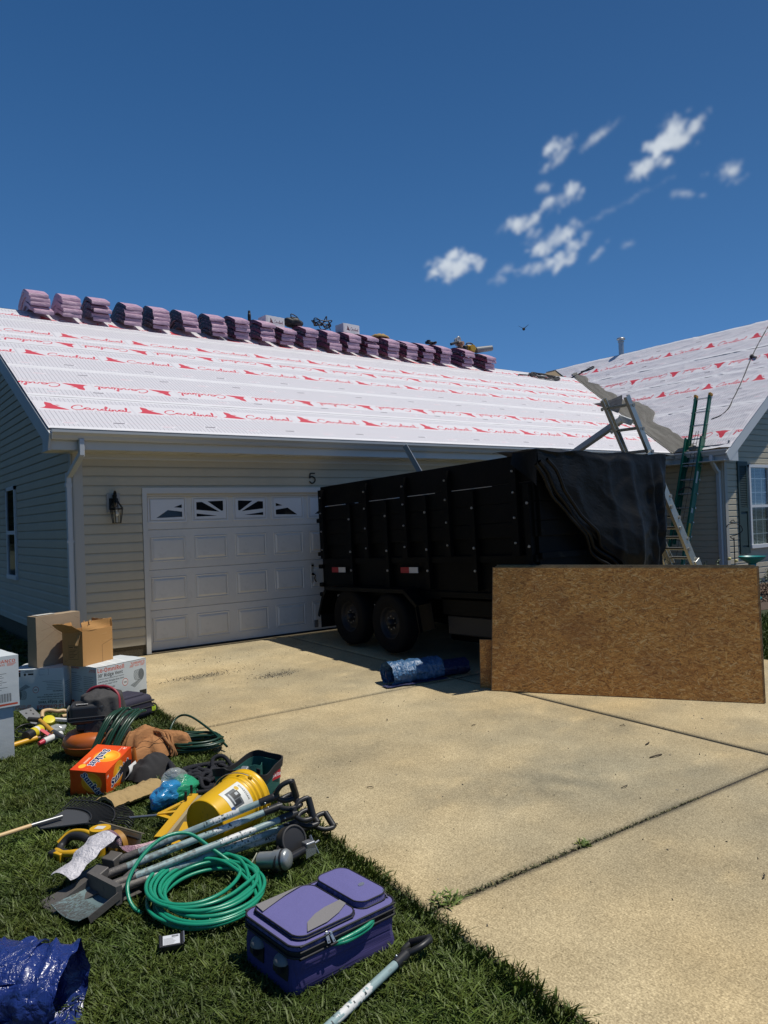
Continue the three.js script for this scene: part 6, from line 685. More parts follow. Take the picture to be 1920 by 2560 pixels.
{
  const grp = 'shovels bundled together over the bucket';
  const stub = (t, a, ax) => { part('socket', rod(a.clone().addScaledVector(ax, -0.03), a.clone().addScaledVector(ax, 0.12), 0.022, 0.021), wornB, t); };
  // scraper shovel: broad steel blade with a folded back wall, at the far left
  const scraper = (t, a, ax) => { stub(t, a, ax);
    const F = V(-0.80, 0, 0.20).normalize(), S = V(-0.2, 0, -0.80).normalize(), o = a.clone().addScaledVector(ax, -0.02);
    const sheet = grid(14, 14, (u, v) => { const s = (u - 0.5) * 0.24, f = v * 0.20; return o.clone().addScaledVector(S, s).addScaledVector(F, f).add(V(0, -0.045 - 0.005 * v + 0.02 * Math.abs(u - 0.5) ** 2 * 4 + 0.06 * Math.max(0, 0.2 - v), 0)); }, 1, 1); const bt = ctex(256, 256, (x, w, h) => { const r = rng(3); x.fillStyle = '#6e8284'; x.fillRect(0, 0, w, h); for (let i = 0; i < 1600; i++) { const y = r(); x.fillStyle = `rgba(70,64,58,${0.25 + r() * 0.4})`; x.fillRect(r() * w, h * (r() ** 1.4 * 0.62), 1 + r() * 3, 4 + r() * 20); } for (let i = 0; i < 120; i++) { x.fillStyle = 'rgba(50,56,58,0.3)'; x.fillRect(r() * w, r() * h, 1 + r() * 12, 1 + r() * 2); } });
    part('blade', thick(sheet, 0.004), M([1, 1, 1], 0.45, { map: bt, metalness: 0.2, bumpMap: scratch, bumpScale: 0.001 }), t); part('blade_back', [bar(o.clone().addScaledVector(S, -0.12), o.clone().addScaledVector(S, 0.12), 0.03, 0.085), bar(o.clone().addScaledVector(S, -0.122), o.clone().addScaledVector(S, -0.122).addScaledVector(F, 0.15).add(V(0, -0.05, 0)), 0.004, 0.035), bar(o.clone().addScaledVector(S, 0.122), o.clone().addScaledVector(S, 0.122).addScaledVector(F, 0.15).add(V(0, -0.05, 0)), 0.004, 0.035)], wornB, t); };
  const tear = (t, a, ax) => { stub(t, a, ax); const S = V(0.2, 0, 0.8).normalize(), o = a.clone().addScaledVector(ax, -0.03); part('blade', thick(grid(10, 10, (u, v) => o.clone().addScaledVector(S, (u - 0.5) * 0.19).addScaledVector(ax, -v * 0.22).add(V(0, -0.02 - 0.03 * v, 0)), 1, 1), 0.004), wornB, t); part('fulcrum', rbox(0.07, 0.09, 0.08, 0.006, o.x + 0.02, o.y - 0.0, o.z, 0, 0.5, 0.2), wornB, t); };
  shovel('shovel', 'grey D handled shovel, highest of the bundle, its handle above the bucket rim', grp, V(-2.272, -0.035, 6.015), V(-1.55, 0.185, 6.301), V(-0.3, 1, 0.2), { seed: 1, blade: tear });
  shovel('shovel', 'grey D handled shovel, second from the top of the bundle', grp, V(-2.372, -0.04, 6.126), V(-1.501, 0.105, 6.244), V(0.6, 0.3, -0.6), { seed: 2, blade: tear });
  shovel('shovel', 'grey D handled shovel with worn white band, middle one of the bundle', grp, V(-2.368, -0.045, 6.242), V(-1.449, 0.072, 6.314), V(0.4, 0.8, -0.2), { seed: 3, blade: scraper });
  shovel('shovel', 'grey D handled shovel, second lowest of the bundle', grp, V(-2.326, -0.06, 6.265), V(-1.405, 0.004, 6.27), V(0.5, 0.4, -0.7), { seed: 4, blade: stub });
  shovel('shovel', 'grey D handled shovel, lowest of the bundle near the grinder', grp, V(-2.23, -0.07, 6.214), V(-1.297, -0.04, 6.257), V(0.5, 0.35, -0.6), { seed: 5, blade: tear });
  shovel('shovel', 'pale blue D handled shovel alone on the grass in front of the suitcase', undefined, V(-2.62, -0.13, 7.86), V(-1.60, -0.105, 7.50), V(0.5, 0.35, 0.6), { seed: 6, blade: stub });
}
{ // crumpled wrapper over the saw
  const path = [V(-2.53, -0.045, 6.01), V(-2.46, -0.025, 5.985), V(-2.40, 0.01, 5.955), V(-2.32, 0.05, 5.925), V(-2.262, 0.062, 5.915), V(-2.25, 0.0, 5.96), V(-2.16, -0.015, 6.0), V(-2.03, -0.015, 6.0), V(-1.93, -0.02, 5.97)], c = new THREE.CatmullRomCurve3(path);
  const rib = (u0, u1, w) => thick(grid(60, 10, (u, v) => { const q = lerp(u0, u1, u), p = c.getPoint(q), ww = w * (0.8 + 0.5 * noise3(q * 9, 2, 1)); return p.clone().add(V((v - 0.5) * ww * 0.5, 0.010 * fbm(q * 13, v * 2.4, 4, 2) + 0.022 * Math.sin(v * 3.1) + 0.006, (v - 0.5) * ww)); }, 2, 1), 0.0015);
  const t = thing('plastic_wrapper', 'crumpled white and pink plastic shingle wrapper across the shovels', 'wrapper'); part('white_end', rib(0, 0.46, 0.15), M([0.55, 0.53, 0.56], 0.4, { bumpMap: wrinkleBump, bumpScale: 0.008 }), t); part('pink_middle', rib(0.44, 0.72, 0.13), M([0.28, 0.16, 0.20], 0.3, { bumpMap: wrinkleBump, bumpScale: 0.01 }), t); part('pink_end', rib(0.70, 1, 0.055), M([0.52, 0.33, 0.37], 0.35, { bumpMap: wrinkleBump, bumpScale: 0.008 }), t);
}
{ // cordless circular saw
  const t = thing('circular_saw', 'yellow and black cordless circular saw lying by the shovel blades', 'saw', [-2.25, gy(5.68) + 0.02, 5.68], -1.2), blk = M([0.022, 0.022, 0.024], 0.5);
  part('base_plate', [rbox(0.36, 0.11, 0.006, 0.003, 0.03, 0.03, -0.085, -0.35), rbox(0.36, 0.006, 0.02, 0.002, 0.03, 0.083, -0.112, -0.35)], M([0.30, 0.27, 0.2], 0.4, { metalness: 0.6 }), t); part('base_slot', rbox(0.09, 0.012, 0.01, 0.003, 0.15, 0.06, -0.09, -0.25), blk, t);
  part('motor', [cyl(0.052, 0.047, 0.14, 0.0, 0.04, 0.0, 0, 0, 0, 24), cyl(0.055, 0.055, 0.03, 0, 0.1, 0, 0, 0, 0, 24)], yellowP, t); const v = []; for (let k = 0; k < 8; k++) v.push(box(0.006, 0.06, 0.012, Math.cos(k * 0.785) * 0.05, 0.03, Math.sin(k * 0.785) * 0.05)); part('vent_slot', v, blk, t); part('blade_guard', [cyl(0.075, 0.075, 0.03, 0.07, 0.02, -0.05, Math.PI / 2, 0, 0, 28), rbox(0.1, 0.07, 0.05, 0.015, 0.06, 0.03, -0.03)], M([0.34, 0.17, 0.03], 0.45), t);
  part('handle', [tube([V(-0.05, 0.04, 0.02), V(-0.14, 0.05, 0.02), V(-0.22, 0.035, 0.03), V(-0.24, 0.0, 0.07), V(-0.2, -0.02, 0.12)], 0.022, 40, 10)], blk, t); part('handle_shell', [tube([V(-0.04, 0.058, 0.0), V(-0.14, 0.07, 0.0), V(-0.235, 0.052, 0.02), V(-0.262, 0.01, 0.075)], 0.013, 40, 8), tube([V(-0.2, 0.0, 0.13), V(-0.12, 0.01, 0.15), V(-0.05, 0.02, 0.13), V(0.0, 0.02, 0.06)], 0.018, 30, 8)], yellowP, t); part('battery', rbox(0.1, 0.05, 0.08, 0.012, -0.16, -0.01, 0.14), blk, t); part('battery_trim', rbox(0.06, 0.056, 0.03, 0.006, -0.13, -0.008, 0.165), yellowP, t); part('label', rbox(0.05, 0.002, 0.04, 0.001, 0.0, 0.117, 0.0, 0, 0.4), M([0.6, 0.6, 0.58], 0.5), t);
}
{ // coil nailer
  const t = thing('nail_gun', 'silver coil nail gun with round black magazine on the grass', 'nail gun', [-1.60, gy(6.49) + 0.02, 6.49], 0.12);
  part('drum', lathe([[0, -0.085], [0.036, -0.085], [0.042, -0.078], [0.042, 0.0], [0.047, 0.005], [0.047, 0.03], [0.05, 0.035], [0.05, 0.07], [0.04, 0.085], [0.015, 0.09], [0, 0.09]], 32).rotateX(Math.PI / 2 * 0.9).rotateY(0.5).translate(-0.03, 0.05, -0.01), castGrey, t); part('end_cap', lathe([[0.012, 0.084], [0.04, 0.084], [0.043, 0.07], [0.052, 0.06], [0.052, 0.05]], 24).rotateX(Math.PI / 2 * 0.9).rotateY(0.5).translate(-0.03, 0.05, -0.01), blackP, t);
  part('cap_ring', tf(new THREE.TorusGeometry(0.049, 0.006, 8, 28), -0.022, 0.046, 0.012, 0.16, 0.5, 0), blackP, t); part('barrel', rod(V(0.01, 0.04, 0.02), V(0.17, 0.045, -0.005), 0.021, 0.02, 18), M([0.03, 0.03, 0.032], 0.28, { metalness: 0.3 }), t); part('nose', [rbox(0.06, 0.06, 0.05, 0.008, 0.185, 0.05, -0.008), bar(V(0.205, 0.1, -0.02), V(0.225, 0.01, 0.02), 0.006, 0.012), rod(V(0.21, 0.05, -0.01), V(0.26, 0.055, -0.02), 0.006)], steel, t);
  part('magazine', [lathe([[0, -0.035], [0.062, -0.035], [0.072, -0.026], [0.074, 0.026], [0.064, 0.036], [0, 0.036]], 36).rotateX(Math.PI / 2).rotateX(-0.35).translate(0.13, 0.075, -0.09)], M([0.02, 0.02, 0.022], 0.55), t); part('magazine_lid', tf(new THREE.TorusGeometry(0.07, 0.006, 8, 36), 0.13, 0.088, -0.056, -0.35), M([0.05, 0.048, 0.047], 0.6), t); part('handle', rod(V(0.0, 0.045, -0.02), V(0.06, 0.06, -0.09), 0.018, 0.016), blackP, t); part('shield', thick(grid(6, 6, (u, v) => V(0.13 + u * 0.08, 0.02 + v * 0.05 * (1 - u * 0.5), 0.045 - u * 0.02)), 0.002), M([0.6, 0.64, 0.64], 0.1, { transmission: 0.8, thickness: 0 }), t);
}
{ // violet suitcase
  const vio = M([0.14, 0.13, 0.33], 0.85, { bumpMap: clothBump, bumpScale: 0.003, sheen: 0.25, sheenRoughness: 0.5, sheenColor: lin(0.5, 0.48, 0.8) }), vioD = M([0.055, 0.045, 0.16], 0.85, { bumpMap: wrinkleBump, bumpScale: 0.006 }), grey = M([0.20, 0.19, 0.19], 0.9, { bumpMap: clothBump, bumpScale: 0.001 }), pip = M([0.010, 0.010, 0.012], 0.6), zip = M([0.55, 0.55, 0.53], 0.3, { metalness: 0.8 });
  const t = thing('suitcase', 'violet soft suitcase lying flat on the grass, partly unzipped', 'suitcase', [-1.789, gy(7.19) - 0.012, 7.189], 0.112); t.rotation.x = 0.03; t.rotation.z = -0.015; const Wd = 0.54, D = 0.375, H = 0.185;
  const outline = (w, d, r, n = 10) => { const P = []; for (const [cx, cz, a0] of [[w / 2 - r, d / 2 - r, 0], [-w / 2 + r, d / 2 - r, 1], [-w / 2 + r, -d / 2 + r, 2], [w / 2 - r, -d / 2 + r, 3]]) for (let i = 0; i <= n; i++) { const a = (a0 + i / n) * Math.PI / 2; P.push([cx + Math.cos(a) * r, cz + Math.sin(a) * r]); } return P; };
  const ringAt = (y, w, d, r, sag = 0) => outline(w, d, r).map(([x, z]) => V(x, y + sag * Math.exp(-((x / 0.16) ** 2)) * (z > d / 2 - 0.06 ? 1 : 0), z));
  const sides = (list) => { const n = list[0].length; return grid(n, list.length - 1, (u, v) => list[Math.round(v * (list.length - 1))][Math.round(u * n) % n], 2, 0.4); };
  const wr = (y, k) => outline(Wd - 0.012, D - 0.012, 0.05).map(([x, z], i) => V(x * (1 + 0.018 * k * noise3(x * 9, z * 9, y * 20)), y, z + 0.022 * k * noise3(x * 8 + 4, y * 22, 3) * (z > 0 ? 1 : 0.3)));
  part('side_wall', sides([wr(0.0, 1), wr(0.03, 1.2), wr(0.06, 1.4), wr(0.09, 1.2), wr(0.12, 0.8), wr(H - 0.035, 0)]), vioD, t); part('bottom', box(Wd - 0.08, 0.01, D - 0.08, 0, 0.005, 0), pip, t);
  const cap = (w, d, r, y, rise, sag) => { const O = outline(w, d, r, 10); return grid(O.length, 14, (u, v) => { const [x, z] = O[Math.round(u * O.length) % O.length], k = v; return V(x * k, y + rise * (1 - k ** 3) + 0.006 * fbm(x * k * 6 + y, z * k * 6, 2, 3) * (1 - k ** 6) - sag * Math.exp(-(((x * k) / 0.18) ** 2)) * sstep(0.75, 1, k) * (z > d / 2 - 0.05 ? 1 : 0), z * k); }, 3, 1.2); }; const planar = (g, s = 4) => { const p = g.attributes.position, uv = g.attributes.uv; for (let i = 0; i < p.count; i++) uv.setXY(i, p.getX(i) * s, p.getZ(i) * s); return g; };
  const lid = part('lid', [planar(cap(Wd - 0.006, D - 0.006, 0.055, H, 0.012, 0)), sides([ringAt(H - 0.022, Wd - 0.006, D - 0.006, 0.055), ringAt(H, Wd - 0.006, D - 0.006, 0.055)])], vio, t);
  const pipe = (y, w, d, r, rad, sag = 0) => tube(ringAt(y, w, d, r, sag), rad, 160, 6, true);
  part('piping', [pipe(H + 0.001, Wd - 0.004, D - 0.004, 0.055, 0.0045), pipe(H - 0.022, Wd - 0.004, D - 0.004, 0.055, 0.0045), pipe(H - 0.04, Wd - 0.002, D - 0.002, 0.055, 0.005, -0.03)], pip, t); part('zip_tape', sides([ringAt(H - 0.045, Wd - 0.008, D - 0.008, 0.055, -0.03), ringAt(H - 0.022, Wd - 0.008, D - 0.008, 0.055)]), pip, t);
  // pockets on the lid
  const pocket = (w, d, x, z, h, mat) => { const g = [planar(cap(w, d, 0.05, h, 0.006, 0)), sides([ringAt(0, w + 0.004, d + 0.004, 0.052), ringAt(h, w, d, 0.05)])].map((q) => q.translate(x, H + 0.006, z)); const m = part('pocket', g, mat, t); part('piping', [pipe(h, w, d, 0.05, 0.0032).translate(x, H + 0.006, z), pipe(0.004, w + 0.006, d + 0.006, 0.05, 0.003).translate(x, H + 0.006, z)], pip, m); return m; };
  const p1 = pocket(0.30, 0.325, -0.085, 0.0, 0.014, vio), p2 = pocket(0.165, 0.31, 0.167, -0.008, 0.03, vio);
  const strip = (pts, x, z, y) => tf(muv(prism(pts, 0.0015), 5), x, y, z, Math.PI / 2);
  part('grey_band', strip([[-0.135, -0.15], [-0.02, -0.155], [0.10, -0.158], [0.0, -0.135], [-0.09, -0.105], [-0.142, -0.088]], -0.085, 0, H + 0.0285), grey, p1); part('grey_band', strip([[-0.10, 0.155], [-0.06, 0.10], [0.0, 0.07], [0.06, 0.055], [0.143, 0.05], [0.144, 0.09], [0.08, 0.125], [0.0, 0.15]], -0.085, 0, H + 0.0285), grey, p1);
  part('badge', [tf(new THREE.CylinderGeometry(0.013, 0.013, 0.004, 24), 0, 0, 0).scale(1.35, 1, 0.85).rotateY(0.2).translate(0.19, H + 0.0425, 0.035)], zip, p2);
  const pull = (x, y, z, r) => { const m = part('zip_pull', [rbox(0.014, 0.004, 0.034, 0.0015, 0, 0, 0.014), rbox(0.012, 0.008, 0.012, 0.002, 0, 0.002, -0.006)].map((g) => tf(g, x, y, z, 0.95, r, 0)), zip, t); part('pull_hole', tf(cyl(0.003, 0.003, 0.006, 0, 0, 0.024), x, y, z, 0.95, r, 0), pip, m); };
  pull(-0.115, H + 0.002, D / 2 - 0.002, -0.15); pull(-0.098, H + 0.0, D / 2 + 0.002, 0.25); pull(0.235, H + 0.028, 0.13, 1.2);
  const bh = M([0.16, 0.165, 0.17], 0.5); for (const z of [-0.06, 0.1]) { part('wheel_housing', tf(new THREE.SphereGeometry(0.036, 20, 12, Math.PI / 2, Math.PI, 0, 1.6), -Wd / 2 + 0.008, 0.105, z, 0, 0, Math.PI / 2), bh, t); part('wheel', tf(new THREE.CylinderGeometry(0.024, 0.024, 0.022, 20), -Wd / 2 - 0.006, 0.094, z, Math.PI / 2), pip, t); part('wheel_well', box(0.012, 0.06, 0.075, -Wd / 2 + 0.006, 0.078, z), pip, t); }
  part('inner_gap', grid(20, 2, (u, v) => V(lerp(-0.10, 0.2, u), H - 0.045 - 0.026 * Math.exp(-(((lerp(-0.1, 0.2, u)) / 0.16) ** 2)) + v * 0.028, D / 2 - 0.004)), pip, t);
  solo('air_hose', [0, 1].map((k) => tube([V(-0.085, 0.135, 0.176), V(-0.03, 0.142 - k * 0.01, 0.19 + k * 0.004), V(0.04, 0.147 - k * 0.014, 0.194), V(0.1, 0.153 - k * 0.014, 0.19), V(0.14, 0.157 - k * 0.01, 0.172)].map((p) => p.applyEuler(t.rotation).add(t.position)), 0.009, 40, 8)), hoseM, 'green air hose showing through the unzipped side of the suitcase', 'hose');
}
{ // battery and glossy blue tarpaulin
  const t = thing('battery_pack', 'small black battery pack with a grey label on the grass', 'battery', [-2.28, gy(6.81) + 0.0, 6.80], -0.35); t.rotation.x = 0.28; part('case', [rbox(0.1, 0.03, 0.062, 0.006, 0, 0.03, 0), rbox(0.012, 0.038, 0.07, 0.004, 0.045, 0.03, 0), rbox(0.01, 0.038, 0.07, 0.004, -0.045, 0.03, 0)], blackP, t); part('label', tf(new THREE.PlaneGeometry(0.068, 0.05), 0, 0.0458, 0, -Math.PI / 2), M([1, 1, 1], 0.4, { map: ctex(128, 96, (x) => { const r = rng(2); x.fillStyle = '#c9ccd0'; x.fillRect(0, 0, 128, 96); for (let i = 0; i < 8; i++) { x.fillStyle = '#777'; x.fillRect(6, 30 + i * 8, 60 + r() * 40, 3); } x.fillStyle = '#222'; for (let i = 0; i < 16; i++) x.fillRect(66 + i * 3.4, 6, 1 + (i * 5) % 3, 18); }) }), t); part('ridge', [bar(V(0.051, 0.05, -0.03), V(0.051, 0.05, 0.03), 0.004, 0.004)], steel, t);
}
// a rolled sheet: closed tube of cloth with creases, a hollow dark end and an inner turn
function rollGeo(L, rx, ry, seed, f = 0.014, taper = 0, ring = 0) { const sec = (q, th, k) => { const c = Math.cos(th), s = Math.sin(th), rg = noise3(q * 9 + 0.25 * Math.sin(th * 2 + seed), th * 0.5, seed + 4), wob = 1 + ring * (Math.max(0, 1 - Math.abs(rg) * 4) - 0.3) + 0.10 * noise3(c * 1.5 + seed, s * 1.5, q * 2.2) + f * 4 * (1 - Math.abs(fbm(th * 1.1 + seed, q * 3.5 + 0.4 * noise3(th, q * 3, 1), seed, 3)) * 4) * 0.35; return V((q - 0.5) * L + 0.02 * noise3(th * 2, seed, 1) * (Math.abs(q - 0.5) > 0.45 ? 1 : 0), Math.max(-0.9 * ry, s * ry * wob * k * (1 - taper * q)), c * rx * wob * k * (1 - taper * q)); };
  return [grid(110, 70, (u, v) => sec(v, u * 6.2832, 1), 3, 3), grid(60, 20, (u, v) => { const q = 1 - v * 0.35; return sec(q, u * 6.2832, lerp(0.985, 0.86, v)); }, 3, 1), grid(60, 20, (u, v) => { const q = v * 0.35; return sec(q, u * 6.2832, lerp(0.985, 0.86, v)); }, 3, 1), grid(50, 12, (u, v) => { const a = u * 11, k = 0.78 - u * 0.45; return V((v < 0.5 ? 0.5 - v * 0.3 : 0.2) * L, Math.sin(a) * ry * k, Math.cos(a) * rx * k); }, 3, 1)]; }
{
  const blue = M([0.014, 0.030, 0.155], 0.27, { bumpMap: wrinkleBump, bumpScale: 0.016, clearcoat: 0.35, clearcoatRoughness: 0.2 });
  const t = thing('blue_tarpaulin', 'glossy dark blue tarpaulin rolled up at the bottom left of the lawn', 'tarpaulin', [-3.08, gy(6.85) + 0.12, 6.78], -0.63); t.rotation.z = -0.04; part('roll', rollGeo(0.86, 0.155, 0.15, 2, 0.035, 0, 0.16).slice(0, 3), blue, t); part('loose_edge', thick(grid(60, 12, (u, v) => { const a = lerp(2.3, 0.7, v); return V((u - 0.5) * 0.7 - 0.05, Math.sin(a) * 0.162 + 0.012 * fbm(u * 8, v * 2, 4, 3), Math.cos(a) * 0.166 + 0.01 * Math.sin(u * 16)); }, 3, 1), 0.003), blue, t);
}
{
  const blue = M([0.045, 0.12, 0.24], 0.38, { bumpMap: wrinkleBump, bumpScale: 0.012, clearcoat: 0.2, clearcoatRoughness: 0.3 }), navy = M([0.010, 0.016, 0.07], 0.45, { bumpMap: wrinkleBump, bumpScale: 0.01 });
  const t = thing('blue_tarpaulin', 'faded blue tarpaulin roll lying on the drive beside the trailer wheels', 'tarpaulin', [1.56, gy(3.6) + 0.105, 3.55], -0.12); part('roll', rollGeo(0.62, 0.14, 0.115, 7, 0.05, 0, 0.1), blue, t); const b = part('roll_end', rollGeo(0.5, 0.125, 0.085, 8, 0.03).map((g) => g.translate(0.42, -0.025, -0.02)), navy, t); part('loose_edge', [thick(grid(40, 10, (u, v) => V((u - 0.55) * 0.75, -0.098 + 0.012 * fbm(u * 9, v * 3, 1, 3) + 0.004, 0.06 + v * 0.12 + 0.02 * noise3(u * 6, 1, 1)), 2, 1), 0.003), tube([V(-0.33, 0.06, 0.03), V(-0.35, 0.0, 0.05), V(-0.34, -0.05, 0.08), V(-0.36, -0.09, 0.07)], 0.005, 20, 5)], navy, t);
}
// ---- hand tools by the cartons
{
  const ham = thing('hammer', 'yellow handled hammer lying among the hand tools', 'hammer'); part('handle', rod(V(-1.99, 0.055, 3.02), V(-1.945, 0.0, 3.33), 0.017, 0.02), M([0.5, 0.27, 0.03], 0.45), ham); part('grip', rod(V(-1.95, 0.008, 3.30), V(-1.90, -0.02, 3.46), 0.021, 0.018), M([0.03, 0.035, 0.045], 0.6), ham); part('head', rod(V(-2.06, 0.06, 2.93), V(-1.99, 0.055, 3.0), 0.02, 0.02), M([0.05, 0.05, 0.05], 0.5, { metalness: 0.5 }), ham);
  const tr = thing('speed_plate', 'perforated silver metal plate among the hand tools', 'metal plate', [-1.99, gy(2.72) + 0.09, 2.74], 0.5); tr.rotation.x = 0.55; const pl = part('plate', rbox(0.14, 0.006, 0.2, 0.003, 0, 0, 0), steel, tr); part('hole', [[-0.03, -0.05], [0.02, -0.02], [-0.02, 0.03], [0.03, 0.06], [0.03, -0.07]].map(([x, z]) => cyl(0.009, 0.009, 0.008, x, 0, z, 0, 0, 0, 10)), blackP, pl);
  const ck = thing('caulk_tube', 'white sealant tube with a red tip on the grass', 'sealant tube'); part('tube_body', rod(V(-2.045, -0.03, 3.40), V(-1.89, -0.02, 3.30), 0.026, 0.026, 20), M([0.66, 0.66, 0.64], 0.35), ck); part('tip', rod(V(-2.045, -0.03, 3.40), V(-2.085, -0.035, 3.425), 0.022, 0.016), M([0.5, 0.03, 0.06], 0.4), ck);
  const ch = thing('chalk_bottle', 'yellow bottle with black base lying among the hand tools', 'bottle'); part('bottle_body', rod(V(-2.10, 0.005, 3.24), V(-2.02, 0.01, 3.17), 0.045, 0.045, 24), M([0.62, 0.50, 0.02], 0.4), ch); part('base', rod(V(-2.15, 0.0, 3.28), V(-2.10, 0.005, 3.24), 0.043, 0.0455, 24), blackP, ch); part('label', rod(V(-2.072, 0.007, 3.215), V(-2.05, 0.008, 3.195), 0.0457, 0.0457, 24), M([0.62, 0.62, 0.6], 0.5), ch);
  const tp = thing('tape_measure', 'round yellow tape measure among the hand tools', 'tape measure'); part('case', tf(lathe([[0, -0.02], [0.045, -0.02], [0.05, -0.012], [0.05, 0.012], [0.045, 0.02], [0, 0.02]], 28), -1.90, 0.02, 2.93, 0.5, 0.3, 0.2), M([0.66, 0.56, 0.02], 0.35), tp);
  const sw = thing('hand_saw', 'hand saw with a curved wooden handle among the hand tools', 'hand saw'); part('handle', tube([V(-1.94, 0.04, 2.87), V(-1.92, 0.075, 2.80), V(-1.86, 0.07, 2.75), V(-1.80, 0.055, 2.78), V(-1.74, 0.05, 2.78), V(-1.70, 0.02, 2.82), V(-1.78, 0.02, 2.86)], 0.017, 50, 8), M([0.55, 0.38, 0.2], 0.5), sw); part('blade', bar(V(-1.93, 0.03, 2.86), V(-1.74, 0.0, 2.96), 0.045, 0.02), M([0.62, 0.62, 0.62], 0.3), sw); part('spike', bar(V(-1.72, 0.02, 2.74), V(-1.52, 0.08, 2.60), 0.05, 0.006), M([0.2, 0.19, 0.18], 0.5, { metalness: 0.5 }), sw);
  const pb = thing('pry_bar', 'thick yellow tool handle lying next to the white carton', 'tool handle'); part('grip', rod(V(-2.26, -0.035, 3.33), V(-2.07, -0.025, 3.27), 0.021, 0.023, 18), M([0.6, 0.32, 0.015], 0.4), pb); part('tang', rod(V(-2.07, -0.025, 3.27), V(-2.0, -0.03, 3.25), 0.009), M([0.2, 0.12, 0.12], 0.5), pb);
  const kn = thing('utility_knife', 'pink marking tag and folding knife among the hand tools', 'knife'); part('tag', bar(V(-2.03, 0.03, 3.22), V(-1.98, -0.01, 3.34), 0.035, 0.004), M([0.6, 0.11, 0.13], 0.5), kn); part('blade', bar(V(-2.02, -0.03, 3.41), V(-1.98, 0.0, 3.32), 0.014, 0.006), steel, kn);
  const cd = thing('power_cable', 'thin black cable looped among the hand tools', 'cable'); part('cable', tube([...Array(26)].map((_, i) => W(-2.10 + 0.11 * Math.cos(i * 0.62) + 0.004 * i, 0.03 + 0.02 * Math.sin(i), 2.98 + 0.16 * Math.sin(i * 0.62))), 0.006, 200, 6), blackP, cd);
  const bagC = thing('clear_wrap', 'scrap of clear plastic wrap by the tape measure', 'plastic wrap', [-1.87, gy(3.05) + 0.02, 3.05]); { const g = new THREE.SphereGeometry(0.06, 24, 16), p = g.attributes.position; for (let i = 0; i < p.count; i++) { const k = 1 + 0.6 * fbm(p.getX(i) * 20, p.getY(i) * 20, p.getZ(i) * 20, 3); p.setXYZ(i, p.getX(i) * k * 1.3, p.getY(i) * k * 0.7, p.getZ(i) * k); } g.computeVertexNormals(); part('film', g, M([0.75, 0.78, 0.78], 0.15, { transmission: 0.6, thickness: 0 }), bagC); }
  const cup = thing('white_cup', 'white plastic cup by the stacked cartons', 'cup'); part('cup_body', tf(lathe([[0, 0], [0.03, 0], [0.038, 0.09], [0.035, 0.09], [0.028, 0.005], [0, 0.005]], 20), -2.20, 0.0, 3.0, 0, 0, 1.2), M([0.66, 0.66, 0.64], 0.4), cup);
}
// ---- wall lantern
{
  const t = thing('wall_lantern', 'bronze glass wall lantern beside the garage door', 'lantern', [-0.432, 0, 0]), br = M([0.03, 0.025, 0.02], 0.42, { metalness: 0.6 }), gl = M([0.95, 0.95, 0.92], 0.03, { transmission: 1, thickness: 0 });
  part('mounting_block', rbox(0.17, 0.24, 0.022, 0.004, 0, 1.97, 0.022), M([0.36, 0.35, 0.33], 0.5), t); part('back_plate', rbox(0.115, 0.15, 0.02, 0.008, 0, 1.955, 0.042), br, t);
  part('arm', [tube([V(0, 1.99, 0.05), V(0, 2.07, 0.06), V(0, 2.115, 0.095), V(0, 2.09, 0.135), V(0, 2.03, 0.14)], 0.011, 30, 8), ball(0.02, 0, 2.09, 0.09), cyl(0.02, 0.03, 0.1, 0, 2.02, 0.085)], br, t);
  const z = 0.15, yt = 1.89, yb = 1.715, wt = 0.078, wb = 0.052; const fr = []; for (let k = 0; k < 6; k++) { const a = k * Math.PI / 3, b = a + Math.PI / 3, c = (r, y, q) => V(Math.cos(q) * r, y, z + Math.sin(q) * r); fr.push(bar(c(wt, yt, a), c(wb, yb, a), 0.008, 0.008), bar(c(wb, yb, a), c(wb, yb, b), 0.008, 0.008), bar(c(wt, yt, a), c(wt, yt, b), 0.012, 0.018), bar(c(wt + 0.004, yt + 0.01, a), c(0.03, yt + 0.085, a), 0.007, 0.007)); part('glass_pane', quad(c(wt, yt, a), c(wb, yb, a), c(wb, yb, b), c(wt, yt, b)), gl, t); part('roof_pane', quad(c(wt, yt + 0.01, a), c(wt, yt + 0.01, b), c(0.03, yt + 0.085, b), c(0.03, yt + 0.085, a)), gl, t); } part('frame', [...fr, cyl(0.035, 0.025, 0.03, 0, yt + 0.095, z), cyl(0.008, 0.008, 0.06, 0, yt + 0.12, z)], br, t); part('bulb', [ball(0.027, 0, yt - 0.06, z, 1, 1.25, 1), cyl(0.012, 0.012, 0.05, 0, yt - 0.01, z)], M([0.75, 0.74, 0.7], 0.3), t); part('candle_tube', cyl(0.012, 0.012, 0.08, 0, yt - 0.13, z), M([0.6, 0.58, 0.52], 0.5), t);
}
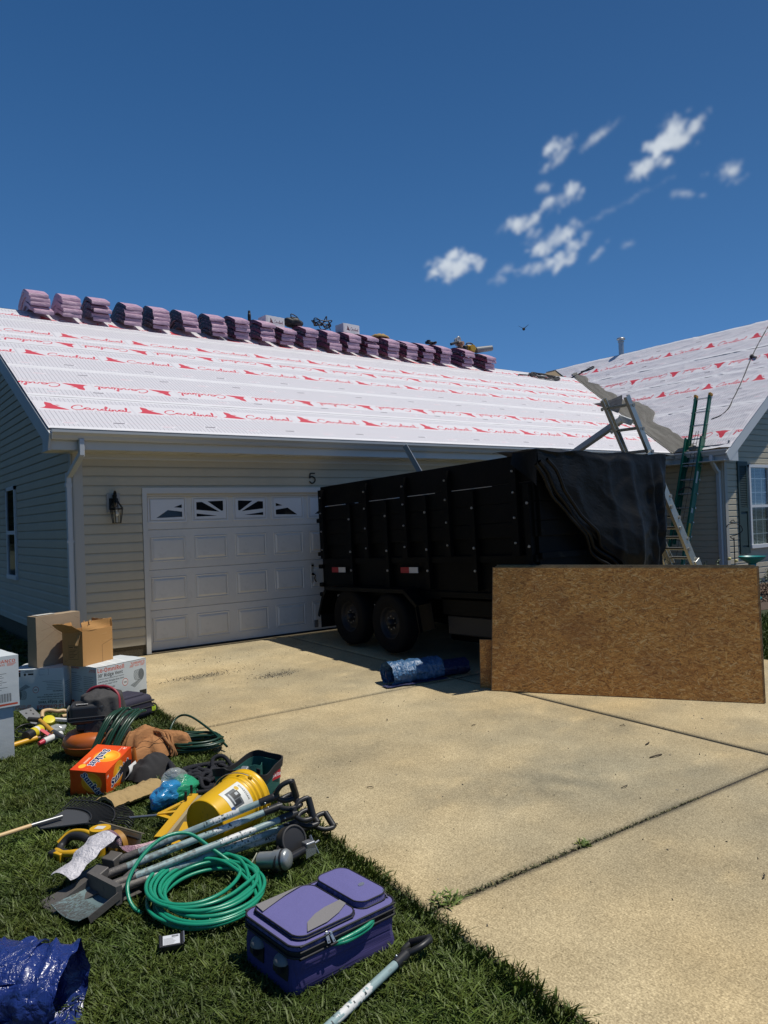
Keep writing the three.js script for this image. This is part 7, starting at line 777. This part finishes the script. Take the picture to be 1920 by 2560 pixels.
// ---- garden on the right
{
  const turq = M([0.02, 0.26, 0.25], 0.4); const t = thing('bird_bath', 'turquoise bird bath bowl in front of the gable window', 'bird bath', [10.22, -0.05, 2.567]); part('bowl', lathe([[0, 0.70], [0.05, 0.70], [0.1, 0.72], [0.19, 0.765], [0.225, 0.80], [0.232, 0.80], [0.226, 0.785], [0.19, 0.745], [0.1, 0.69], [0.06, 0.66], [0, 0.66]], 40), turq, t); part('pedestal', lathe([[0.16, 0], [0.15, 0.04], [0.07, 0.1], [0.045, 0.35], [0.05, 0.55], [0.07, 0.66], [0, 0.67]], 28), turq, t);
  const ir = M([0.02, 0.02, 0.02], 0.5, { metalness: 0.5 }), h = thing('shepherd_hook', 'black iron shepherd hook standing by the gable wall', 'plant hook', [9.97, -0.04, 2.38]); part('stake', rod(V(0, 0, 0), V(0, 1.14, 0), 0.009), ir, h); part('hook', [tube([V(0, 1.1, 0), V(-0.05, 1.16, -0.04), V(0.04, 1.19, 0.03), V(0.13, 1.26, 0.09), V(0.1, 1.36, 0.07), V(-0.01, 1.4, 0), V(-0.09, 1.37, -0.06), V(-0.1, 1.33, -0.07)], 0.008, 50, 7), tube([V(-0.01, 1.4, 0), V(-0.04, 1.43, -0.03), V(0, 1.46, 0), V(0.02, 1.43, 0.01)], 0.007, 16, 6)], ir, h);
  // rose bushes
  const leafM = M([0.045, 0.085, 0.025], 0.6, { transmission: 0.2, thickness: 0 }), petal = M([0.68, 0.58, 0.25], 0.7), stemM = M([0.06, 0.08, 0.03], 0.7);
  const bush = (label, x, y, z, w, hgt, seed, flowers) => { const r = rng(seed), b = thing('rose_bush', label, 'rose bush', [x, y, z], 0, 'rose bushes in the bed'); const stems = [], leaves = []; for (let i = 0; i < 16; i++) { const a = r() * 6.28, R = w * (0.3 + r() * 0.7), top = V(Math.cos(a) * R, hgt * (0.55 + r() * 0.45), Math.sin(a) * R), base = V(Math.cos(a) * 0.05, 0, Math.sin(a) * 0.05), c = new THREE.CatmullRomCurve3([base, base.clone().lerp(top, 0.5).add(V(0, hgt * 0.12, 0)), top]); stems.push(new THREE.TubeGeometry(c, 8, 0.005, 4)); for (let k = 0; k < 26; k++) { const p = c.getPoint(0.25 + r() * 0.75), s = 0.022 + r() * 0.022, g = new THREE.BufferGeometry(); g.setAttribute('position', new THREE.Float32BufferAttribute([0, 0, 0, s * 0.5, 0.004, s * 0.6, 0, -0.004, s * 1.5, -s * 0.5, 0.004, s * 0.6], 3)); g.setIndex([0, 1, 2, 0, 2, 3]); g.computeVertexNormals(); tf(g, p.x + (r() - 0.5) * 0.08, p.y + (r() - 0.5) * 0.06, p.z + (r() - 0.5) * 0.08, (r() - 0.5) * 1.6, r() * 6.28, (r() - 0.5)); leaves.push(g); } }
    part('stem', stems, stemM, b); const lf = part('foliage', leaves, leafM, b); for (const [fx, fy, fz] of flowers) { const g = []; for (let k = 0; k < 11; k++) { const q = new THREE.SphereGeometry(0.034, 8, 6, 0, 2.6, 0.3, 1.3); tf(q, 0, 0, 0, 0.4 + (k % 3) * 0.3, k * 1.9, 0); g.push(q.scale(1 - k * 0.05, 1, 1 - k * 0.05)); } const m = part('flower', g, petal, b); m.position.set(fx, fy, fz); } return b; };
  bush('rose bush with yellow blooms between the ladders and the downspout', 9.6, -0.04, 2.15, 0.42, 0.76, 4, [[0.24, 0.76, 0.2], [0.32, 0.72, 0.28]]); bush('yellow rose bush at the right edge of the photo', 10.75, -0.05, 2.75, 0.35, 0.55, 5, [[-0.3, 0.52, 0.0], [-0.33, 0.6, 0.1], [-0.28, 0.42, 0.15]]);
  // mulch bed
  const bed = part('mulch_bed', (() => { const g = grid(60, 16, (u, v) => { const x = lerp(7.6, 15, u), z0 = x < WX ? 0.1 : WZ, z = lerp(z0, 2.9 + 0.35 * Math.sin(x * 0.8) + (x > 11 ? 0.2 : 0), v); return V(x, gy(z) + (v > 0.97 ? -0.03 : 0.02 + 0.02 * fbm(x * 3, z * 3, 1, 3)), z); }, 7, 2.5); return g; })(), M([0.075, 0.05, 0.035], 0.95, { bumpMap: wrinkleBump, bumpScale: 0.03 }), scene); bed.userData.kind = 'structure';
  const chip = new THREE.BoxGeometry(0.06, 0.012, 0.02), N = 5200, im = new THREE.InstancedMesh(chip, M([1, 1, 1], 0.9), N), r = rng(71), mm = new THREE.Matrix4(), q = new THREE.Quaternion(), e = new THREE.Euler(), col = new THREE.Color(); for (let i = 0; i < N; i++) { const x = 8 + r() * 6, z0 = x < WX ? 0.3 : WZ + 0.05, z = lerp(z0, 2.95, r()); e.set(r() - 0.5, r() * 6.28, r() - 0.5); q.setFromEuler(e); const s = 0.5 + r(); mm.compose(V(x, gy(z) + 0.035 + r() * 0.015, z), q, V(s, 1, s)); im.setMatrixAt(i, mm); const k = 0.5 + r() * 0.9; im.setColorAt(i, col.setRGB(0.13 * k, 0.085 * k, 0.058 * k)); } im.name = 'mulch'; tag(im, 'brown bark mulch in the flower bed under the gable window', 'mulch', undefined, 'stuff'); shade(im); scene.add(im);
}
// ---- trees on the far side of the left lawn: out of the frame, mirrored in the side window and shading the side wall from the sky
{
  const r = rng(404), leaf = (() => { const P = []; for (let i = 0; i < 18; i++) { const a = r() * 6.28, b = Math.acos(2 * r() - 1), R = 0.32 * Math.cbrt(r()), c = V(Math.sin(b) * Math.cos(a) * R, Math.cos(b) * R, Math.sin(b) * Math.sin(a) * R), u = V(r() - 0.5, r() - 0.5, r() - 0.5).normalize(), w = V(r() - 0.5, r() - 0.5, r() - 0.5).cross(u).normalize(); const l = 0.09 + r() * 0.06; P.push(c.clone().addScaledVector(u, -l), c.clone().addScaledVector(w, l * 0.5), c.clone().addScaledVector(u, l), c.clone().addScaledVector(u, -l), c.clone().addScaledVector(u, l), c.clone().addScaledVector(w, -l * 0.5)); } const g = new THREE.BufferGeometry(); g.setAttribute('position', new THREE.Float32BufferAttribute(P.flatMap((v) => [v.x, v.y, v.z]), 3)); g.computeVertexNormals(); return g; })();
  const lm = M([1, 1, 1], 0.6, { transmission: 0.25, thickness: 0 }), bark = M([0.09, 0.07, 0.05], 0.95, { bumpMap: grainBump, bumpScale: 0.02 });
  for (const [x, z, h, w, where] of [[-10.5, -6.5, 9, 3.4, 'third from the back'], [-11.5, -0.5, 8, 3.2, 'fourth from the back'], [-10.8, 5.0, 8.5, 3.2, 'nearest the camera'], [-3.9, -17, 8, 2.6, 'second from the back'], [-5.2, -25, 9, 3.4, 'farthest back']]) {
    const t = thing('leafy_tree', `broad leafy tree beyond the left edge of the photo, ${where}`, 'tree', [x, -0.05, z], r() * 6, 'trees beyond the left lawn');
    part('trunk', [rod(V(0, 0, 0), V(0.1, h * 0.4, 0.05), 0.22, 0.15, 12), rod(V(0.1, h * 0.38, 0.05), V(1.2, h * 0.65, 0.5), 0.1, 0.04), rod(V(0.1, h * 0.36, 0.05), V(-1.1, h * 0.66, -0.6), 0.1, 0.04), rod(V(0.1, h * 0.38, 0.05), V(0.1, h * 0.8, -0.1), 0.12, 0.03)], bark, t);
    const N = 1500, im = new THREE.InstancedMesh(leaf, lm, N), m4 = new THREE.Matrix4(), q = new THREE.Quaternion(), e = new THREE.Euler(), c = new THREE.Color(); let i = 0;
    while (i < N) { const p = V(r() * 2 - 1, r() * 2 - 1, r() * 2 - 1), l = p.length(); if (l > 1 || r() > 0.25 + l * 0.8) continue; const n = noise3(p.x * 2.2, p.y * 2.2, p.z * 2.2 + x); if (n < -0.22) continue; e.set(r() * 6, r() * 6, r() * 6); q.setFromEuler(e); const s = 0.8 + r() * 0.7; m4.compose(V(p.x * w, h * 0.56 + p.y * h * 0.42, p.z * w), q, V(s, s, s)); im.setMatrixAt(i, m4); const k = 0.7 + r() * 0.6; im.setColorAt(i, c.setRGB(0.05 * k, 0.085 * k, 0.022 * k)); i++; }
    im.name = 'crown'; shade(im); im.userData.kind = 'stuff'; t.add(im);
  }
}
// a bird far off in the sky
{ const t = thing('bird', 'tiny dark bird flying above the ridge', 'bird', [15.1, 7.7, -7.4], 0.6), m = M([0.03, 0.03, 0.03], 0.8); part('bird_body', (() => { const g = new THREE.SphereGeometry(0.06, 14, 10); g.scale(1.7, 0.8, 0.8); const p = g.attributes.position; for (let i = 0; i < p.count; i++) { const x = p.getX(i); if (x < 0) { p.setY(i, p.getY(i) * (1 + x * 5)); p.setZ(i, p.getZ(i) * (1 + x * 3)); } } return merge([g, ball(0.035, 0.1, 0.015, 0), tf(new THREE.ConeGeometry(0.01, 0.03, 6), 0.145, 0.012, 0, 0, 0, -1.57)]); })(), m, t); for (const s of [-1, 1]) part('wing', thick(grid(6, 3, (u, v) => V(-0.03 + (v - 0.5) * 0.07 * (1 - u * 0.7) - u * 0.03, 0.02 + u * 0.09, s * (0.03 + u * 0.14))), 0.004), m, t); }
// ---------------------------------------------------------------- grit, twigs, weeds, grass
{
  const r = rng(91), twig = M([0.06, 0.045, 0.03], 0.9), spots = [[-0.58, 5.82, 0.05], [1.35, 6.62, 0.1], [0.68, 6.85, 0.06], [1.55, 6.41, 0.06], [0.45, 4.6, 0.05], [-0.4, 3.3, 0.04], [0.9, 5.2, 0.04], [1.8, 6.0, 0.05], [0.2, 8.0, 0.05], [1.0, 7.8, 0.04]].map(([a, b, c]) => [a, b, c * 0.62]);
  spots.forEach(([x, z, l], i) => { const a = r() * 6.28; const g = tube([W(x - Math.cos(a) * l, 0.006, z - Math.sin(a) * l * 0.6), W(x, 0.012, z + 0.008), W(x + Math.cos(a) * l, 0.006, z + Math.sin(a) * l * 0.6)], i === 1 || i === 3 ? 0.005 : 0.0028, 10, 5); solo('twig', g, twig, `dark twig lying on the concrete, ${['nearest the yellow bucket', 'beside the long joint on the right', 'on the front slab left of the right edge', 'below the strand board', 'left of the blue tarpaulin roll', 'near the green hose coil', 'in the middle of the drive', 'near the right joint', 'on the nearest slab', 'on the nearest slab by the joint'][i]}`, 'twig', 'twigs on the drive'); });
  const N = 2800, im = new THREE.InstancedMesh(new THREE.IcosahedronGeometry(0.0027, 0), M([1, 1, 1], 0.95), N), mm = new THREE.Matrix4(), q = new THREE.Quaternion(), e = new THREE.Euler(), c = new THREE.Color();
  const clusters = [[-0.05, 1.8, 0.45, 0.12], [0.6, 2.3, 0.28, 0.15], [0.3, 0.9, 0.8, 0.4], [0.2, 1.9, 0.7, 0.5], [1.0, 1.2, 0.8, 0.6]];
  for (let i = 0; i < N; i++) { let x, z; const u = r(); if (u < 0.62) { const k = clusters[Math.floor(r() * (u < 0.4 ? 2 : 5))]; x = k[0] + (r() + r() + r() - 1.5) * k[2]; z = k[1] + (r() + r() + r() - 1.5) * k[3]; } else { z = 0.2 + r() * 9; x = edgeX(z) + 0.1 + r() * 4.5; } e.set(r() * 6, r() * 6, r() * 6); q.setFromEuler(e); const s = 0.3 + r() ** 3 * 1.5; mm.compose(W(x, 0.003, z), q, V(s * (1 + r() * 2), s * 0.5, s)); im.setMatrixAt(i, mm); const l = r() < 0.8 ? 0.03 + r() * 0.06 : 0.3; im.setColorAt(i, c.setRGB(l, l * 0.9, l * 0.75)); }
  im.name = 'grit'; tag(im, 'dark grit and shingle crumbs scattered on the concrete drive', 'grit', undefined, 'stuff'); shade(im); scene.add(im);
}
function bladeClump(seed, n, R, hMin, hMax, lean, w = 0.0034) {
  const r = rng(seed), P = [], C = [], I = [], UV = [];
  for (let b = 0; b < n; b++) {
    const a = r() * 6.28, q = Math.sqrt(r()) * R, bx = Math.cos(a) * q, bz = Math.sin(a) * q, h = hMin + r() * (hMax - hMin), dir = r() * 6.28, ln = lean * (0.3 + r()) * h, face = r() * 6.28, ww = w * (0.7 + r() * 0.6), dry = r() < 0.06 ? 1 : 0, tone = 0.55 + r() * 0.9, o = P.length / 3;
    const L = [[0, 1], [0.5, 0.9], [0.82, 0.6], [1, 0]];
    for (const [t, k] of L) { const x = bx + Math.cos(dir) * ln * t * t, z = bz + Math.sin(dir) * ln * t * t, y = h * (t - 0.25 * lean * t * t), dx = Math.cos(face) * ww * k, dz = Math.sin(face) * ww * k; const c = dry ? [2.4, 1.75, 1.5] : [lerp(1.1, 1.25, t) * tone, lerp(0.85, 1.2, t) * tone, lerp(0.9, 1.0, t) * tone]; if (k) { P.push(x - dx, y, z - dz, x + dx, y, z + dz); C.push(...c, ...c); UV.push(0, t, 1, t); } else { P.push(x, y, z); C.push(...c); UV.push(0.5, t); } }
    I.push(o, o + 1, o + 3, o, o + 3, o + 2, o + 2, o + 3, o + 5, o + 2, o + 5, o + 4, o + 4, o + 5, o + 6);
  }
  const g = new THREE.BufferGeometry(); g.setAttribute('position', new THREE.Float32BufferAttribute(P, 3)); g.setAttribute('color', new THREE.Float32BufferAttribute(C, 3)); g.setAttribute('uv', new THREE.Float32BufferAttribute(UV, 2)); g.setIndex(I); g.computeVertexNormals(); return g;
}
{
  const gm = M([1, 1, 1], 0.55, { vertexColors: true, transmission: 0.12, thickness: 0, specularIntensity: 0.6 }), r = rng(2024), lists = [[], [], [], []];
  const inv = new THREE.Matrix4(); camera.updateMatrixWorld(true); inv.copy(camera.matrixWorld).invert(); const q = V();
  const inView = (x, y, z) => { q.set(x, y, z).applyMatrix4(inv); const d = -q.z; if (d < 0.6) return 99; if (Math.abs(q.x) > d * 0.499 + 0.55 || Math.abs(q.y) > d * 0.666 + 0.5) return 99; return d; };
  // nothing grows up through what stands on the lawn: [x, z, half x, half z, turn]
  const block = [[-1.186, 2.24, 0.27, 0.18, 0.352], [-1.733, 2.025, 0.21, 0.16, -0.52], [-2.6, 3.37, 0.29, 0.18, 0.1], [-1.80, 3.86, 0.15, 0.15, 0], [-1.33, 3.05, 0.22, 0.13, 0.42], [-1.931, 4.588, 0.16, 0.09, 0.841], [-1.265, 5.46, 0.13, 0.08, 0.32], [-1.789, 7.189, 0.235, 0.155, 0.112], [-1.5, 4.27, 0.18, 0.12, 0.35], [-1.66, 4.62, 0.17, 0.14, 0.3], [-1.64, 5.96, 0.17, 0.09, 0.3], [-3.02, 6.82, 0.4, 0.1, -0.63], [-1.87, 5.03, 0.14, 0.05, 0.3]];
  const blocked = (x, z) => block.some(([bx, bz, hx, hz, a]) => { const dx = x - bx, dz = z - bz, u = dx * Math.cos(a) - dz * Math.sin(a), v = dx * Math.sin(a) + dz * Math.cos(a); return Math.abs(u) < hx && Math.abs(v) < hz; });
  const put = (x, z) => { const y = gy(z) - 0.036, d = inView(x, y, z); if (d === 99 || blocked(x, z)) return; const keep = d < 5 ? 1 : d < 8 ? 0.75 : 0.5; if (r() > keep) return; lists[Math.floor(r() * 4)].push([x, y, z, d]); };
  const dens = 0.026;
  for (let z = 0.05; z < 9.4; z += dens) for (let x = -6; x < edgeX(z) + 0.045; x += dens) { if (z < 0.1 && x > -0.9) continue; put(x + (r() - 0.5) * dens, z + (r() - 0.5) * dens); }
  for (let z = -6; z < 0.05; z += 0.06) for (let x = -4.5; x < -0.97; x += 0.06) put(x + (r() - 0.5) * 0.05, z + (r() - 0.5) * 0.05);
  for (let z = 2.6; z < 8; z += 0.045) for (let x = RIGHT + 0.03; x < 11.5; x += 0.045) { if (z < 3.3 + 0.35 * Math.sin(x * 0.8)) continue; put(x + (r() - 0.5) * 0.04, z + (r() - 0.5) * 0.04); }
  const m4 = new THREE.Matrix4(), e = new THREE.Euler(), qq = new THREE.Quaternion(), c = new THREE.Color(); const lawn = new THREE.Group(); lawn.name = 'lawn_grass'; tag(lawn, 'mown green lawn grass with dry blades on both sides of the drive', 'grass', undefined, 'stuff'); scene.add(lawn);
  lists.forEach((L, k) => {
    const im = new THREE.InstancedMesh(bladeClump(500 + k, 16, 0.024, 0.036, 0.074, 0.75 + k * 0.12, 0.0030), gm, L.length);
    L.forEach(([x, y, z], i) => { const n = fbm(x * 1.6, z * 1.6, 3, 3), n2 = fbm(x * 6, z * 6, 9, 2), edge = edgeX(z) - x, s = 0.85 + r() * 0.4 + n * 0.35 + (edge < 0.06 ? 0.35 * r() : 0); e.set((r() - 0.5) * 0.3, r() * 6.28, edge < 0.08 ? -0.25 - 0.65 * r() : (r() - 0.5) * 0.3); if (edge < 0.08) e.y = (r() - 0.5) * 0.8; qq.setFromEuler(e); m4.compose(V(x, y, z), qq, V(s, s * (0.9 + n2 * 0.5), s)); im.setMatrixAt(i, m4); const n4 = fbm(x * 0.7, z * 0.7, 17, 2), t = 1.06 + n * 0.75 + n2 * 0.45 + n4 * 0.4; im.setColorAt(i, c.setRGB(0.058 * t * (1 + n2 * 0.35), 0.092 * t, 0.017 * t)); });
    im.name = 'grass_blades'; shade(im); im.userData.kind = 'stuff'; lawn.add(im);
  });
  console.log('grass clumps', lists.map((l) => l.length).join(' '));
  // weeds in the joint
  const weed = (label, x, z, n, R, hh, seed, grp) => { const g = bladeClump(seed, n, R, hh * 0.4, hh, 1.3, 0.006); const t = solo('weed', g, M([0.10, 0.155, 0.035], 0.6, { vertexColors: true }), label, 'weed', grp); t.position.set(x, gy(z) - 0.015, z); };
  weed('green weed growing at the left end of the long joint', -1.13, 7.21, 120, 0.07, 0.05, 61, 'weeds in the long joint'); weed('small green weed half way along the long joint', -0.17, 7.22, 46, 0.04, 0.05, 62, 'weeds in the long joint');
  const mossL = []; for (let i = 0; i < 70; i++) { const x = -1.05 + i * 0.028 + (r() - 0.5) * 0.03; const g = bladeClump(700 + i, 10, 0.018, 0.008, 0.022 * (1.2 - i / 90), 1.4, 0.004); g.translate(x, gy(7.22) - 0.012, 7.225 + (r() - 0.5) * 0.02); mossL.push(g); } solo('moss', mossL, M([0.09, 0.10, 0.05], 0.9, { vertexColors: true }), 'grey green moss filling the long joint across the drive', 'moss', undefined, 'stuff');
}
renderer.render(scene, camera);
